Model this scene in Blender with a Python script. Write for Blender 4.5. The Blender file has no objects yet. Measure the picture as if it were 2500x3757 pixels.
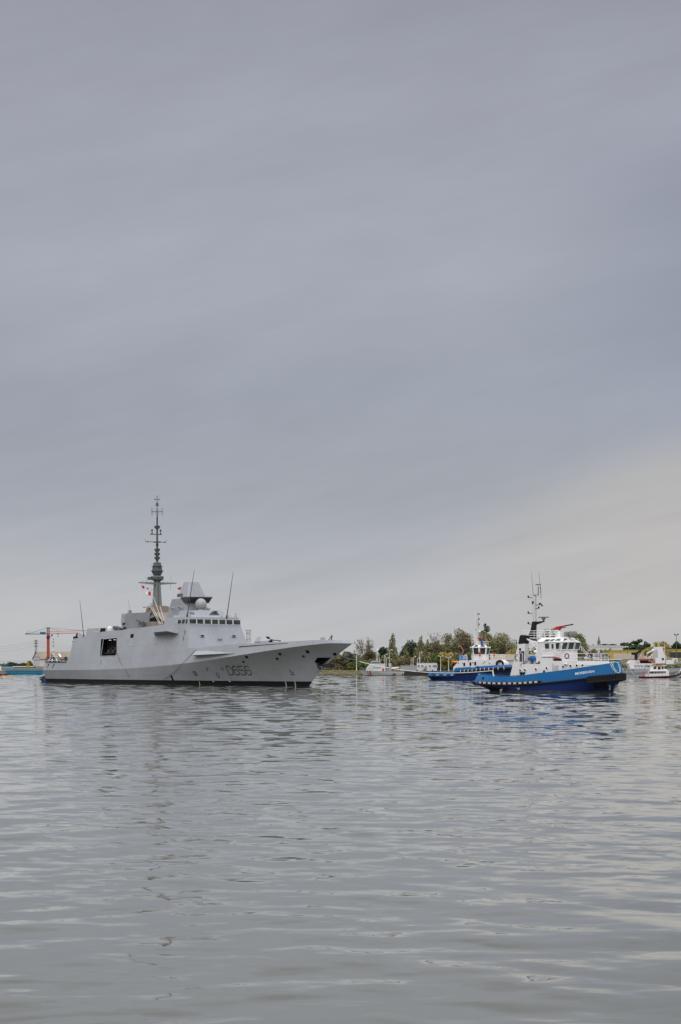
import bpy, bmesh, math, random
import numpy as np
from mathutils import Vector, Matrix
random.seed(7); rng = np.random.default_rng(7)
sc = bpy.context.scene; col = sc.collection
# ---------------------------------------------------------------- camera
F, VH, H = 9220.0, 2417.0, 6.5          # focal length in photo pixels, horizon row, eye height
cd = bpy.data.cameras.new('camera'); cam = bpy.data.objects.new('camera', cd); col.objects.link(cam)
cam.location = (0, 0, H); cam.rotation_euler = (math.pi/2, 0, 0)
cd.sensor_fit = 'HORIZONTAL'; cd.sensor_width = 36; cd.lens = 36*F/2500
cd.shift_y = (VH-1878.5)/2500; cd.clip_start = 1; cd.clip_end = 30000
sc.camera = cam
# ---------------------------------------------------------------- sky, sun, exposure
sc.view_settings.view_transform = 'Standard'; sc.view_settings.look = 'None'
sc.view_settings.exposure = 0.0; sc.view_settings.gamma = 1
SUN_EL, SUN_AZ = math.radians(42), math.radians(188)      # azimuth clockwise from +Y: behind the camera
w = bpy.data.worlds.new('World'); sc.world = w; w.use_nodes = True
nt = w.node_tree; nt.nodes.clear(); N = nt.nodes.new; L = nt.links.new
def lin(c): return tuple(((v/255+.055)/1.055)**2.4 if v > 10 else v/255/12.92 for v in c)
out = N('ShaderNodeOutputWorld'); bg1 = N('ShaderNodeBackground'); bg2 = N('ShaderNodeBackground'); add = N('ShaderNodeMixShader')
sky = N('ShaderNodeTexSky'); sky.sky_type = 'NISHITA'; sky.sun_disc = False
sky.sun_elevation = SUN_EL; sky.sun_rotation = SUN_AZ
L(sky.outputs[0], bg1.inputs[0]); bg1.inputs[1].default_value = .1
tc = N('ShaderNodeTexCoord'); sp = N('ShaderNodeSeparateXYZ'); L(tc.outputs['Generated'], sp.inputs[0])
def M_(op, a, b=None, c=None):
    n = N('ShaderNodeMath'); n.operation = op
    for i, v in enumerate((a, b, c)):
        if v is None: continue
        if isinstance(v, (int, float)): n.inputs[i].default_value = v
        else: L(v, n.inputs[i])
    return n.outputs[0]
ya = M_('ADD', M_('ABSOLUTE', sp.outputs[1]), .15)
ax = M_('DIVIDE', sp.outputs[0], ya); ez = M_('DIVIDE', sp.outputs[2], ya)
A = math.radians(13)
u_ = M_('ADD', M_('MULTIPLY', ax, math.cos(A)), M_('MULTIPLY', ez, math.sin(A)))
v_ = M_('SUBTRACT', M_('MULTIPLY', ez, math.cos(A)), M_('MULTIPLY', ax, math.sin(A)))
def noise(su, sv, seed, detail=5, rough=.55, dist=.4):
    cb = N('ShaderNodeCombineXYZ'); L(M_('MULTIPLY', u_, su), cb.inputs[0]); L(M_('MULTIPLY', v_, sv), cb.inputs[1]); cb.inputs[2].default_value = seed
    n = N('ShaderNodeTexNoise'); n.inputs['Scale'].default_value = 1; n.inputs['Detail'].default_value = detail
    n.inputs['Roughness'].default_value = rough; n.inputs['Distortion'].default_value = dist
    L(cb.outputs[0], n.inputs['Vector']); return n.outputs[0]
big = noise(3.2, 13, 3.3, 4, .5); mid = noise(7, 25, 8.1); fine = noise(20, 130, 1.7, 6)
wob = M_('MULTIPLY', M_('SUBTRACT', big, .5), .05)
el = M_('MAXIMUM', M_('ADD', ez, wob), 0.0)
ramp = N('ShaderNodeValToRGB'); L(M_('MULTIPLY', el, 1.0), ramp.inputs[0]); cr = ramp.color_ramp
stops = [(0, (188, 189, 191)), (.018, (184, 186, 190)), (.036, (174, 177, 184)), (.06, (162, 166, 175)), (.095, (157, 162, 174)), (.14, (166, 169, 181)), (.19, (161, 163, 175)), (.245, (148, 149, 162)), (.30, (146, 148, 158)), (.42, (152, 154, 162)), (.62, (208, 209, 212)), (1.0, (250, 251, 254))]
cr.elements[0].position = 0; cr.elements[0].color = (*lin(stops[0][1]), 1); cr.elements[1].position = 1; cr.elements[1].color = (*lin(stops[-1][1]), 1)
for p, c in stops[1:-1]:
    e = cr.elements.new(p); e.color = (*lin(c), 1)
def mixc(fac, a, b, mode='MIX'):
    n = N('ShaderNodeMix'); n.data_type = 'RGBA'; n.blend_type = mode
    if isinstance(fac, (int, float)): n.inputs[0].default_value = fac
    else: L(fac, n.inputs[0])
    for k, v in ((6, a), (7, b)):
        if isinstance(v, tuple): n.inputs[k].default_value = (*v, 1)
        else: L(v, n.inputs[k])
    return n.outputs[2]
def mr(v, a, b, c=0., d=1.):
    n = N('ShaderNodeMapRange'); n.interpolation_type = 'SMOOTHSTEP'; L(v, n.inputs[0])
    for i, q in enumerate((a, b, c, d)): n.inputs[i+1].default_value = q
    return n.outputs[0]
# a break of warmer, paler cloud low on the right
ex = M_('ADD', ax, M_('MULTIPLY', M_('SUBTRACT', mid, .5), .08))
ey = M_('ADD', ez, M_('MULTIPLY', M_('SUBTRACT', big, .5), .05))
warm = M_('MULTIPLY', mr(ex, .0, .11), M_('MULTIPLY', mr(M_('SUBTRACT', ey, M_('MULTIPLY', ax, .25)), .058, .026), mr(ey, -.005, .02, .55, 1)))
low = noise(6, 85, 5.5, 5); mot = noise(11, 22, 2.2, 6, .6)
c0 = mixc(warm, ramp.outputs[0], lin((187, 185, 185)))
shade = M_('MULTIPLY', mr(ex, .035, .15), M_('MULTIPLY', mr(ey, .085, .12), mr(ey, .20, .15)))
c0 = mixc(M_('MULTIPLY', shade, .75), c0, lin((141, 146, 162)))
shade2 = M_('MULTIPLY', mr(ex, .02, -.14), M_('MULTIPLY', mr(ey, .055, .08), mr(ey, .125, .09)))
c0 = mixc(M_('MULTIPLY', shade2, .5), c0, lin((150, 153, 165)))
veil = M_('MULTIPLY', mr(ex, -.06, -.15), mr(ey, .055, .03))
c0 = mixc(M_('MULTIPLY', veil, .4), c0, lin((190, 190, 190)))
amp = M_('ADD', M_('MULTIPLY', M_('SUBTRACT', mid, .5), .20), M_('MULTIPLY', M_('SUBTRACT', fine, .5), .09))
amp = M_('ADD', M_('ADD', amp, M_('MULTIPLY', M_('SUBTRACT', mot, .5), .17)), M_('MULTIPLY', M_('MULTIPLY', M_('SUBTRACT', low, .5), .26), mr(ey, .085, .035, .05, 1)))
amp = M_('ADD', M_('ADD', amp, M_('MULTIPLY', M_('SUBTRACT', big, .5), .20)), 1.0)
vs = N('ShaderNodeVectorMath'); vs.operation = 'SCALE'; L(c0, vs.inputs[0]); L(amp, vs.inputs['Scale'])
L(vs.outputs[0], bg2.inputs[0])
L(M_('ADD', 1.0, M_('MULTIPLY', mr(sp.outputs[2], .32, .9), .9)), bg2.inputs[1])
add.inputs[0].default_value = .965; L(bg1.outputs[0], add.inputs[1]); L(bg2.outputs[0], add.inputs[2]); L(add.outputs[0], out.inputs[0])
sl = bpy.data.lights.new('sun', 'SUN'); sl.energy = 1.5; sl.angle = math.radians(35); sl.color = (1, .965, .92)
so = bpy.data.objects.new('sun', sl); col.objects.link(so)
sd = Vector((math.sin(SUN_AZ)*math.cos(SUN_EL), math.cos(SUN_AZ)*math.cos(SUN_EL), math.sin(SUN_EL)))
so.rotation_euler = sd.to_track_quat('Z', 'Y').to_euler(); so.location = (0, -50, 200)
# ---------------------------------------------------------------- materials
MATS = {}
def mat(name, c, rough=.5, metal=0., var=.12, scale=.6, c2=None, streak=0., emit=None, ior=1.45, bump=0.):
    m = bpy.data.materials.new(name); m.use_nodes = True; t = m.node_tree; b = t.nodes['Principled BSDF']
    b.inputs['Roughness'].default_value = rough; b.inputs['Metallic'].default_value = metal; b.inputs['IOR'].default_value = ior
    te = t.nodes.new('ShaderNodeTexCoord'); n = t.nodes.new('ShaderNodeTexNoise'); n.inputs['Scale'].default_value = scale
    n.inputs['Detail'].default_value = 6; n.inputs['Roughness'].default_value = .62; t.links.new(te.outputs['Object'], n.inputs['Vector'])
    x = t.nodes.new('ShaderNodeMix'); x.data_type = 'RGBA'
    c2 = c2 or tuple(v*(1-var) for v in c); c1 = c if c2 is None else tuple(v*(1+var*.4) for v in c)
    x.inputs[6].default_value = (*c1, 1); x.inputs[7].default_value = (*c2, 1)
    r = t.nodes.new('ShaderNodeMapRange'); r.inputs[1].default_value = .3; r.inputs[2].default_value = .7
    t.links.new(n.outputs[0], r.inputs[0]); t.links.new(r.outputs[0], x.inputs[0]); last = x.outputs[2]
    if streak:                                     # rust and dirt runs down the plates
        mp = t.nodes.new('ShaderNodeMapping'); mp.inputs['Scale'].default_value = (1.1, 1.1, .07); t.links.new(te.outputs['Object'], mp.inputs[0])
        n2 = t.nodes.new('ShaderNodeTexNoise'); n2.inputs['Scale'].default_value = 1.6; n2.inputs['Detail'].default_value = 5; t.links.new(mp.outputs[0], n2.inputs['Vector'])
        r2 = t.nodes.new('ShaderNodeMapRange'); r2.inputs[1].default_value = .55; r2.inputs[2].default_value = .8; r2.inputs[4].default_value = streak; t.links.new(n2.outputs[0], r2.inputs[0])
        y = t.nodes.new('ShaderNodeMix'); y.data_type = 'RGBA'; t.links.new(r2.outputs[0], y.inputs[0]); t.links.new(last, y.inputs[6])
        y.inputs[7].default_value = (c[0]*.55+.03, c[1]*.5+.02, c[2]*.42+.01, 1); last = y.outputs[2]
    if bump:
        bp = t.nodes.new('ShaderNodeBump'); bp.inputs['Strength'].default_value = bump; bp.inputs['Distance'].default_value = .05
        t.links.new(n.outputs[0], bp.inputs['Height']); t.links.new(bp.outputs[0], b.inputs['Normal'])
    t.links.new(last, b.inputs['Base Color'])
    if name in ('black rubber', 'dark opening', 'black boot topping'): b.inputs['Specular IOR Level'].default_value = .15
    if emit: b.inputs['Emission Color'].default_value = (*emit, 1); b.inputs['Emission Strength'].default_value = 1
    MATS[name] = m; return m
navy = mat('naval grey paint', (.318, .332, .365), .5, streak=.42, scale=.12, var=.16)
navy2 = mat('naval grey fittings', (.33, .345, .375), .5, scale=.5)
mast_grey = mat('dark mast grey', (.085, .095, .1), .5, scale=1)
tan = mat('heat stained exhaust plating', (.25, .205, .175), .6, c2=(.17, .135, .115), scale=.5, streak=.4)
black = mat('black rubber', (.02, .02, .022), .7, scale=2)
bootp = mat('black boot topping', (.012, .013, .015), .45, scale=.3)
dark = mat('dark opening', (.008, .008, .009), .9)
glass = mat('dark window glass', (.03, .036, .036), .08, var=.5, scale=1.2)
glass2 = mat('wheelhouse glass', (.035, .05, .047), .06, var=.7, scale=.9)
white = mat('white boat paint', (.69, .675, .685), .4, streak=.16, scale=.4, var=.06)
white2 = mat('bright white paint', (.8, .8, .8), .4, scale=.6, var=.05)
blue = mat('light blue hull paint', (.005, .104, .29), .42, c2=(.008, .122, .315), streak=.10, scale=.35)
navyblue = mat('navy blue hull paint', (.005, .026, .158), .45, c2=(.012, .035, .175), scale=.4, streak=.25)
weed = mat('weed stained waterline', (.10, .085, .055), .7, c2=(.035, .03, .02), scale=1.5)
red = mat('red paint', (.36, .015, .022), .5)
flagred = mat('red flag cloth', (.55, .015, .04), .8, scale=3)
flagdark = mat('navy flag cloth', (.01, .012, .06), .8)
orange = mat('orange paint', (.75, .2, .05), .5)
rope_w = mat('white rope', (.7, .68, .63), .9)
rope_g = mat('pale green rope', (.42, .62, .52), .9, c2=(.6, .72, .66), scale=3)
rope_d = mat('dark wire rope', (.1, .1, .1), .8)
steel = mat('galvanised steel', (.42, .43, .44), .45, metal=.3)
canvas = mat('grey canvas cover', (.26, .26, .25), .9, c2=(.16, .16, .155), scale=1.6)
bluetarp = mat('blue tarpaulin', (.01, .14, .42), .6, c2=(.004, .06, .2), scale=1.4)
concrete = mat('concrete', (.30, .29, .27), .9, c2=(.2, .19, .175), scale=.25, streak=.4)
skin_m = mat('skin', (.45, .27, .2), .6)
cloth_d = mat('dark navy uniform', (.012, .014, .025), .9)
cloth_w = mat('white cap cloth', (.75, .75, .75), .9)
# ---------------------------------------------------------------- mesh helpers
class MB:
    def __init__(s): s.v = []; s.f = []; s.m = []; s.cm = 0
    def add(s, vs, fs):
        o = len(s.v); s.v += [tuple(v) for v in vs]; s.f += [tuple(i+o for i in f) for f in fs]; s.m += [s.cm]*len(fs); return s
    def box(s, x0, x1, y0, y1, z0, z1): return s.frus((x0, x1, y0, y1), z0, (x0, x1, y0, y1), z1)
    def frus(s, a, z0, b, z1):
        vs = [(a[0], a[2], z0), (a[1], a[2], z0), (a[1], a[3], z0), (a[0], a[3], z0), (b[0], b[2], z1), (b[1], b[2], z1), (b[1], b[3], z1), (b[0], b[3], z1)]
        return s.add(vs, [(3, 2, 1, 0), (4, 5, 6, 7), (0, 1, 5, 4), (1, 2, 6, 5), (2, 3, 7, 6), (3, 0, 4, 7)])
    def prism(s, a, b):                                # two matching rings
        n = len(a); return s.add(list(a)+list(b), [tuple(range(n))[::-1], tuple(range(n, 2*n))]+[(i, (i+1) % n, n+(i+1) % n, n+i) for i in range(n)])
    def ext(s, poly, y0, y1):                          # polygon in X,Z extruded along Y
        return s.prism([(x, y0, z) for x, z in poly], [(x, y1, z) for x, z in poly])
    def slab(s, poly, z0, z1): return s.prism([(x, y, z0) for x, y in poly], [(x, y, z1) for x, y in poly])
    def loft(s, rings, cap=True, closed=True):
        n = len(rings[0]); vs = [p for r in rings for p in r]; fs = []
        for k in range(len(rings)-1):
            for i in range(n if closed else n-1):
                j = (i+1) % n; fs.append((k*n+i, k*n+j, (k+1)*n+j, (k+1)*n+i))
        if cap and closed: fs += [tuple(range(n))[::-1], tuple(range((len(rings)-1)*n, len(rings)*n))]
        return s.add(vs, fs)
    def lathe(s, prof, c=(0, 0, 0), n=10, rot=0.):     # profile of (radius, z)
        return s.loft([[(c[0]+max(r, .001)*math.cos(rot+2*math.pi*i/n), c[1]+max(r, .001)*math.sin(rot+2*math.pi*i/n), c[2]+z) for i in range(n)] for r, z in prof])
    def tube(s, pts, r, n=5, r2=None):
        pts = [Vector(p) for p in pts]; rings = []
        for i, p in enumerate(pts):
            t = (pts[min(i+1, len(pts)-1)]-pts[max(i-1, 0)]).normalized()
            a = t.cross(Vector((0, 0, 1))) if abs(t.z) < .95 else t.cross(Vector((1, 0, 0))); a.normalize(); b = t.cross(a)
            rr = r if r2 is None else r+(r2-r)*i/(len(pts)-1)
            rings.append([tuple(p+a*rr*math.cos(2*math.pi*k/n)+b*rr*math.sin(2*math.pi*k/n)) for k in range(n)])
        return s.loft(rings)
    def sphere(s, c, r, n=12, sz=1.):
        k = max(6, n//2+2); return s.lathe([(r*math.sin(math.pi*i/k), -r*sz*math.cos(math.pi*i/k)) for i in range(k+1)], c, n)
    def torus(s, c, R, r, axis, n=18, m=7):
        ax = Vector(axis).normalized(); a = ax.cross(Vector((0, 0, 1)))
        if a.length < .1: a = Vector((1, 0, 0))
        a.normalize(); b = ax.cross(a); c = Vector(c); rings = []
        for i in range(n+1):
            t = 2*math.pi*i/n; e = a*math.cos(t)+b*math.sin(t)
            rings.append([tuple(c+e*(R+r*math.cos(2*math.pi*k/m))+ax*r*math.sin(2*math.pi*k/m)) for k in range(m)])
        return s.loft(rings, cap=False)
    def disc(s, c, r, axis, th=.05, n=14, sx=1.):
        ax = Vector(axis).normalized(); a = ax.cross(Vector((0, 0, 1))).normalized(); b = ax.cross(a); c = Vector(c)
        ring = lambda o: [tuple(c+ax*o+a*r*sx*math.cos(2*math.pi*k/n)+b*r*math.sin(2*math.pi*k/n)) for k in range(n)]
        return s.prism(ring(-th/2), ring(th/2))
    def quadp(s, a, b, c, d, th=.04):                  # a thin panel through four points
        nrm = (Vector(b)-Vector(a)).cross(Vector(d)-Vector(a)).normalized()*th
        return s.prism([tuple(Vector(p)-nrm*.5) for p in (a, b, c, d)], [tuple(Vector(p)+nrm*.5) for p in (a, b, c, d)])
def build(name, mb, m=None, parent=None, smooth=False, loc=None, merge=True, fix=True):
    me = bpy.data.meshes.new(name); me.from_pydata(mb.v, [], mb.f)
    ms = m if isinstance(m, (list, tuple)) else [m]
    for q in ms: me.materials.append(q)
    if len(ms) > 1: me.polygons.foreach_set('material_index', mb.m)
    if fix:
        bm = bmesh.new(); bm.from_mesh(me)
        if merge: bmesh.ops.remove_doubles(bm, verts=bm.verts, dist=.0005)
        bmesh.ops.recalc_face_normals(bm, faces=bm.faces); bm.to_mesh(me); bm.free()
    if smooth:
        me.polygons.foreach_set('use_smooth', [True]*len(me.polygons))
        try: me.set_sharp_from_angle(angle=math.radians(smooth if smooth is not True else 40))
        except Exception: pass
    o = bpy.data.objects.new(name, me); col.objects.link(o)
    if parent: o.parent = parent
    if loc: o.location = loc
    return o
def tag(o, label=None, cat=None, group=None, kind=None):
    for k, v in (('label', label), ('category', cat), ('group', group), ('kind', kind)):
        if v: o[k] = v
    return o
def empty(name, loc, rz=0, label=None, cat=None, group=None):
    o = bpy.data.objects.new(name, None); col.objects.link(o); o.location = loc; o.rotation_euler = (0, 0, rz); o.empty_display_size = .5
    return tag(o, label, cat, group)
def copy_tree(o, parent=None):
    c = o.copy(); col.objects.link(c); c.parent = parent
    for ch in list(o.children): copy_tree(ch, c)
    return c
def cut(o, mb, m):                                     # a recess cut into a plate, its walls in m
    b = build('cutter', mb, m); md = o.modifiers.new('cut', 'BOOLEAN'); md.object = b; md.operation = 'DIFFERENCE'; md.solver = 'EXACT'; md.material_mode = 'TRANSFER'
    b.parent = o.parent; bpy.context.view_layer.update()
    dg = bpy.context.evaluated_depsgraph_get(); me = bpy.data.meshes.new_from_object(o.evaluated_get(dg))
    o.modifiers.clear(); o.data = me; bpy.data.objects.remove(b)
def text_mb(s, size=1., shear=0., sx=1., bold=0.):
    c = bpy.data.curves.new('letters', 'FONT'); c.body = s; c.size = size; c.offset = bold; o = bpy.data.objects.new('letters', c); col.objects.link(o)
    bpy.context.view_layer.update(); me = bpy.data.meshes.new_from_object(o.evaluated_get(bpy.context.evaluated_depsgraph_get()))
    bm = bmesh.new(); bm.from_mesh(me); bmesh.ops.triangulate(bm, faces=bm.faces)
    vs = [((v.co.x+shear*v.co.y)*sx, v.co.y) for v in bm.verts]; bm.verts.index_update(); fs = [tuple(v.index for v in f.verts) for f in bm.faces]; bm.free()
    bpy.data.objects.remove(o); bpy.data.meshes.remove(me); return vs, fs
def ribbon(mb, pts, wd, fn):                           # a painted stroke on a surface fn(x, z) -> point
    for (a, b) in zip(pts, pts[1:]):
        a = Vector(a); b = Vector(b); t = (b-a).normalized(); n = Vector((-t.y, t.x))*wd/2; a = a-t*wd*.3; b = b+t*wd*.3
        k = max(1, int((b-a).length/.5)); ps = [a.lerp(b, i/k) for i in range(k+1)]
        mb.add([fn(*(p-n)) for p in ps]+[fn(*(p+n)) for p in ps], [(i, i+1, k+2+i, k+1+i) for i in range(k)])
def lerp(xs, x): return float(np.interp(x, [p[0] for p in xs], [p[1] for p in xs]))
class Fr:                                              # a vessel's own axes: X ahead, Y to port
    def __init__(s, u, v, deg, back, left=False):
        th = math.radians(deg); s.d = (-math.sin(th) if left else math.sin(th), -math.cos(th)); s.p = (-s.d[1], s.d[0])
        D = F*H/(v-VH); x = (u-1250)/F*D; s.O = (x-back*s.d[0], D-back*s.d[1]); s.rz = math.atan2(s.d[1], s.d[0])
    def onY(s, uv, Y):
        u, v = uv; k = (u-1250)/F; O, d, p = s.O, s.d, s.p
        X = (k*(O[1]+Y*p[1])-O[0]-Y*p[0])/(d[0]-k*d[1]); D = O[1]+X*d[1]+Y*p[1]; return X, H-(v-VH)/F*D
    def onX(s, uv, X):
        u, v = uv; k = (u-1250)/F; O, d, p = s.O, s.d, s.p
        Y = (k*(O[1]+X*d[1])-O[0]-X*d[0])/(p[0]-k*p[1]); D = O[1]+X*d[1]+Y*p[1]; return Y, H-(v-VH)/F*D
    def world(s, X, Y, Z): return (s.O[0]+X*s.d[0]+Y*s.p[0], s.O[1]+X*s.d[1]+Y*s.p[1], Z)
def at(u, D, v=None): return ((u-1250)/F*D, D, 0 if v is None else H-(v-VH)/F*D)
def zoomer(ox, oy, s): return lambda x, y: (ox+x/s, oy+y/s)
def rails(mb, pts, h=1.0, rows=2, r=.03, step=1.3):
    for a, b in zip(pts, pts[1:]):
        a = Vector(a); b = Vector(b); k = max(1, int((b-a).length/step))
        for i in range(k+1): p = a.lerp(b, i/k); mb.tube([p, p+Vector((0, 0, h))], r, 4)
        for j in range(rows): q = Vector((0, 0, h*(j+1)/rows)); mb.tube([a+q, b+q], r, 4)
    return mb
def hull_loft(rows, ss):
    """rows: (xa, xb, z(s), b(s)) from the lowest up; one closed skin over both sides."""
    mb = MB(); rings = []
    for s in ss:
        P = [(r[0]+(r[1]-r[0])*s, r[3](s), r[2](s)) for r in rows]
        rings.append([(x, -y, z) for x, y, z in P]+[(x, y, z) for x, y, z in P[::-1]])
    return mb.loft(rings)
def curve(*pts): return lambda s: lerp(pts, s)
def smooth_curve(*pts):
    xs = np.array([p[0] for p in pts]); ysv = np.array([p[1] for p in pts]); m = np.gradient(ysv, xs)
    for i in range(len(xs)-1):                          # keep flat ends flat
        if ysv[i] == ysv[i+1]: m[i] = m[i+1] = 0
    def f(x):
        x = min(max(x, xs[0]), xs[-1]); i = min(int(np.searchsorted(xs, x, 'right'))-1, len(xs)-2); h = xs[i+1]-xs[i]; t = (x-xs[i])/h
        return float((2*t**3-3*t**2+1)*ysv[i]+(t**3-2*t**2+t)*h*m[i]+(-2*t**3+3*t**2)*ysv[i+1]+(t**3-t**2)*h*m[i+1])
    return f
# ---------------------------------------------------------------- water
def water():
    ang = np.linspace(-.27, .27, 1100); inv = np.linspace(1/24., 1/760., 1000); D = 1/inv
    k_ = np.concatenate([D, [820, 900, 1000, 1150, 1400, 2000, 4000, 12000]])
    X = k_[:, None]*ang[None, :]; Y = np.repeat(k_[:, None], len(ang), 1); Z = np.zeros_like(X)
    dr = np.gradient(k_)[:, None]
    r = np.random.default_rng(11); nw = 130
    lam = np.exp(r.uniform(math.log(1.3), math.log(9), nw))
    fam = np.arange(nw) % 3                              # cross swell from two wakes, and the wind sea between
    th = np.where(fam == 0, r.normal(math.radians(90), .38, nw), np.where(fam == 1, r.normal(math.radians(38), .22, nw), r.normal(math.radians(138), .22, nw)))
    side = 1/(1+np.exp(-(X/np.maximum(Y, 20)+.02)*45)); W3 = (1.0, .35+1.25*side, 1.35-1.1*side)
    slope = .0165*np.minimum(1, (lam/2.6)**.8)*np.minimum(1, (5./lam)**.4)*r.uniform(.5, 1.3, nw)/math.sqrt(nw)*3.2
    ph = r.uniform(0, 6.28, nw); group = .65+.5*np.sin(X*.11+Y*.031+1)*np.sin(Y*.043-X*.05)+.35*np.sin(X*.31+Y*.12)*np.sin(Y*.09+2)
    group = np.clip(group, .2, 1.5)
    for i in range(nw):
        k = 2*math.pi/lam[i]; kx, ky = k*math.cos(th[i]), k*math.sin(th[i])
        att = np.exp(-(ky*dr*.55)**2)
        att = att*W3[fam[i]]*(group if lam[i] < 3 else 1)
        p = kx*X+ky*Y+ph[i]+.8*np.sin(X*.07+i)+.5*np.sin(Y*.05+2*i)
        Z += slope[i]/k*att*(np.sin(p)+.18*np.sin(2*p+.6))
    Z[-8:] = 0
    nr, nc = X.shape; co = np.stack([X, Y, Z], -1).reshape(-1, 3)
    idx = np.arange(nr*nc).reshape(nr, nc); q = np.stack([idx[:-1, :-1], idx[:-1, 1:], idx[1:, 1:], idx[1:, :-1]], -1).reshape(-1, 4)
    # plain water all round the rippled part
    R = 12000.; a0 = math.atan(.27); ring = []
    ex = []
    n0 = len(co)
    left = co[idx[:, 0]]; right = co[idx[:, -1]]
    sideL = left.copy(); sideL[:, 0] = -R; sideR = right.copy(); sideR[:, 0] = R; sideL[:, 2] = 0; sideR[:, 2] = 0
    near = np.array([[-R, -3000, 0], [R, -3000, 0]])
    co = np.concatenate([co, sideL, sideR, near]); nL = n0+np.arange(nr); nR = n0+nr+np.arange(nr)
    q2 = np.stack([nL[:-1], idx[:-1, 0], idx[1:, 0], nL[1:]], -1); q3 = np.stack([idx[:-1, -1], nR[:-1], nR[1:], idx[1:, -1]], -1)
    q = np.concatenate([q, q2, q3]); me = bpy.data.meshes.new('water')
    ng = [n0+2*nr, n0+2*nr+1, nR[0]]+list(idx[0, ::-1])+[nL[0]]
    nf = len(q); me.vertices.add(len(co)); me.vertices.foreach_set('co', co.ravel().astype('f4'))
    loops = np.concatenate([q.ravel(), np.array(ng)]); me.loops.add(len(loops)); me.loops.foreach_set('vertex_index', loops.astype('i4'))
    me.polygons.add(nf+1); me.polygons.foreach_set('loop_start', np.concatenate([np.arange(nf)*4, [nf*4]]).astype('i4'))
    me.polygons.foreach_set('use_smooth', np.ones(nf+1, bool)); me.update(calc_edges=True); me.validate()
    o = bpy.data.objects.new('water', me); col.objects.link(o); tag(o, kind='structure')
    m = bpy.data.materials.new('harbour water'); m.use_nodes = True; t = m.node_tree; b = t.nodes['Principled BSDF']
    b.inputs['Base Color'].default_value = (.074, .075, .040, 1); b.inputs['Roughness'].default_value = .04; b.inputs['IOR'].default_value = 1.333
    te = t.nodes.new('ShaderNodeTexCoord'); se = t.nodes.new('ShaderNodeSeparateXYZ'); t.links.new(te.outputs['Object'], se.inputs[0])
    def mth(op, a, b_, c=None):
        n = t.nodes.new('ShaderNodeMath'); n.operation = op
        for i_, v in enumerate((a, b_, c)):
            if v is None: continue
            if isinstance(v, (int, float)): n.inputs[i_].default_value = v
            else: t.links.new(v, n.inputs[i_])
        return n.outputs[0]
    def span(v, a, b_, c, d):
        n = t.nodes.new('ShaderNodeMapRange'); n.interpolation_type = 'SMOOTHSTEP'; t.links.new(v, n.inputs[0])
        for k_, q_ in enumerate((a, b_, c, d)): n.inputs[k_+1].default_value = q_
        return n.outputs[0]
    def tex(sx, sy, rot, det, rough=.55):
        mp = t.nodes.new('ShaderNodeMapping'); mp.vector_type = 'TEXTURE'; mp.inputs['Scale'].default_value = (sx, sy, 1); mp.inputs['Rotation'].default_value = (0, 0, rot); t.links.new(te.outputs['Object'], mp.inputs[0])
        n = t.nodes.new('ShaderNodeTexNoise'); n.inputs['Scale'].default_value = 1; n.inputs['Detail'].default_value = det; n.inputs['Roughness'].default_value = rough; n.inputs['Distortion'].default_value = .3; t.links.new(mp.outputs[0], n.inputs['Vector']); return n.outputs[0]
    Y_ = se.outputs[1]; slope = None
    # wind ripples: short near the quay, running together into longer bands farther out
    for sx, sy, rot, det, amp, (a, b_, c, d) in WL:
        f_ = tex(sx, sy, rot, det); k_ = mth('MULTIPLY', span(Y_, a, b_, 0, 1), span(Y_, c, d, 1, 0)); sh_ = mth('ADD', mth('SUBTRACT', f_, .5), mth('MULTIPLY', mth('MAXIMUM', mth('SUBTRACT', f_, .56), 0.0), 3.4)); v = mth('MULTIPLY', mth('MULTIPLY', sh_, amp), k_); slope = v if slope is None else mth('ADD', slope, v)
    patch_ = mth('MULTIPLY', span(tex(35, 90, .15, 3), .35, .65, .6, 1.35), 1.0); slope = mth('SUBTRACT', mth('MULTIPLY', slope, patch_), span(Y_, 90, 330, .001, .011))   # at a glancing view mostly the near faces of the wavelets show
    sxn = mth('MULTIPLY', mth('SUBTRACT', tex(1.8, 4.5, .4, 2), .5), .42)
    cb = t.nodes.new('ShaderNodeCombineXYZ'); t.links.new(sxn, cb.inputs[0]); t.links.new(slope, cb.inputs[1]); ge = t.nodes.new('ShaderNodeNewGeometry'); ad = t.nodes.new('ShaderNodeVectorMath'); t.links.new(ge.outputs['Normal'], ad.inputs[0]); t.links.new(cb.outputs[0], ad.inputs[1]); bp = t.nodes.new('ShaderNodeVectorMath'); bp.operation = 'NORMALIZE'; t.links.new(ad.outputs[0], bp.inputs[0])
    b.inputs['Coat Weight'].default_value = .42; b.inputs['Coat IOR'].default_value = 1.36; b.inputs['Coat Roughness'].default_value = .03; t.links.new(bp.outputs[0], b.inputs['Coat Normal']); t.links.new(bp.outputs[0], b.inputs['Normal']); me.materials.append(m)
WL = [(.5, .3, .45, 3, .018, (-10, 0, 60, 140)), (2.6, 1.7, .55, 2, .055, (-10, 0, 60, 150)), (1.1, .8, -.35, 2, .03, (10, 40, 120, 220)), (2.0, 1.5, -.4, 2, .11, (45, 90, 170, 300)), (2.8, 3.6, .2, 2, .14, (90, 160, 300, 480)), (3.2, 9.0, -.1, 2, .17, (160, 270, 520, 800)), (4.0, 24.0, .05, 2, .16, (280, 440, 9000, 9999))]
water()
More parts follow.
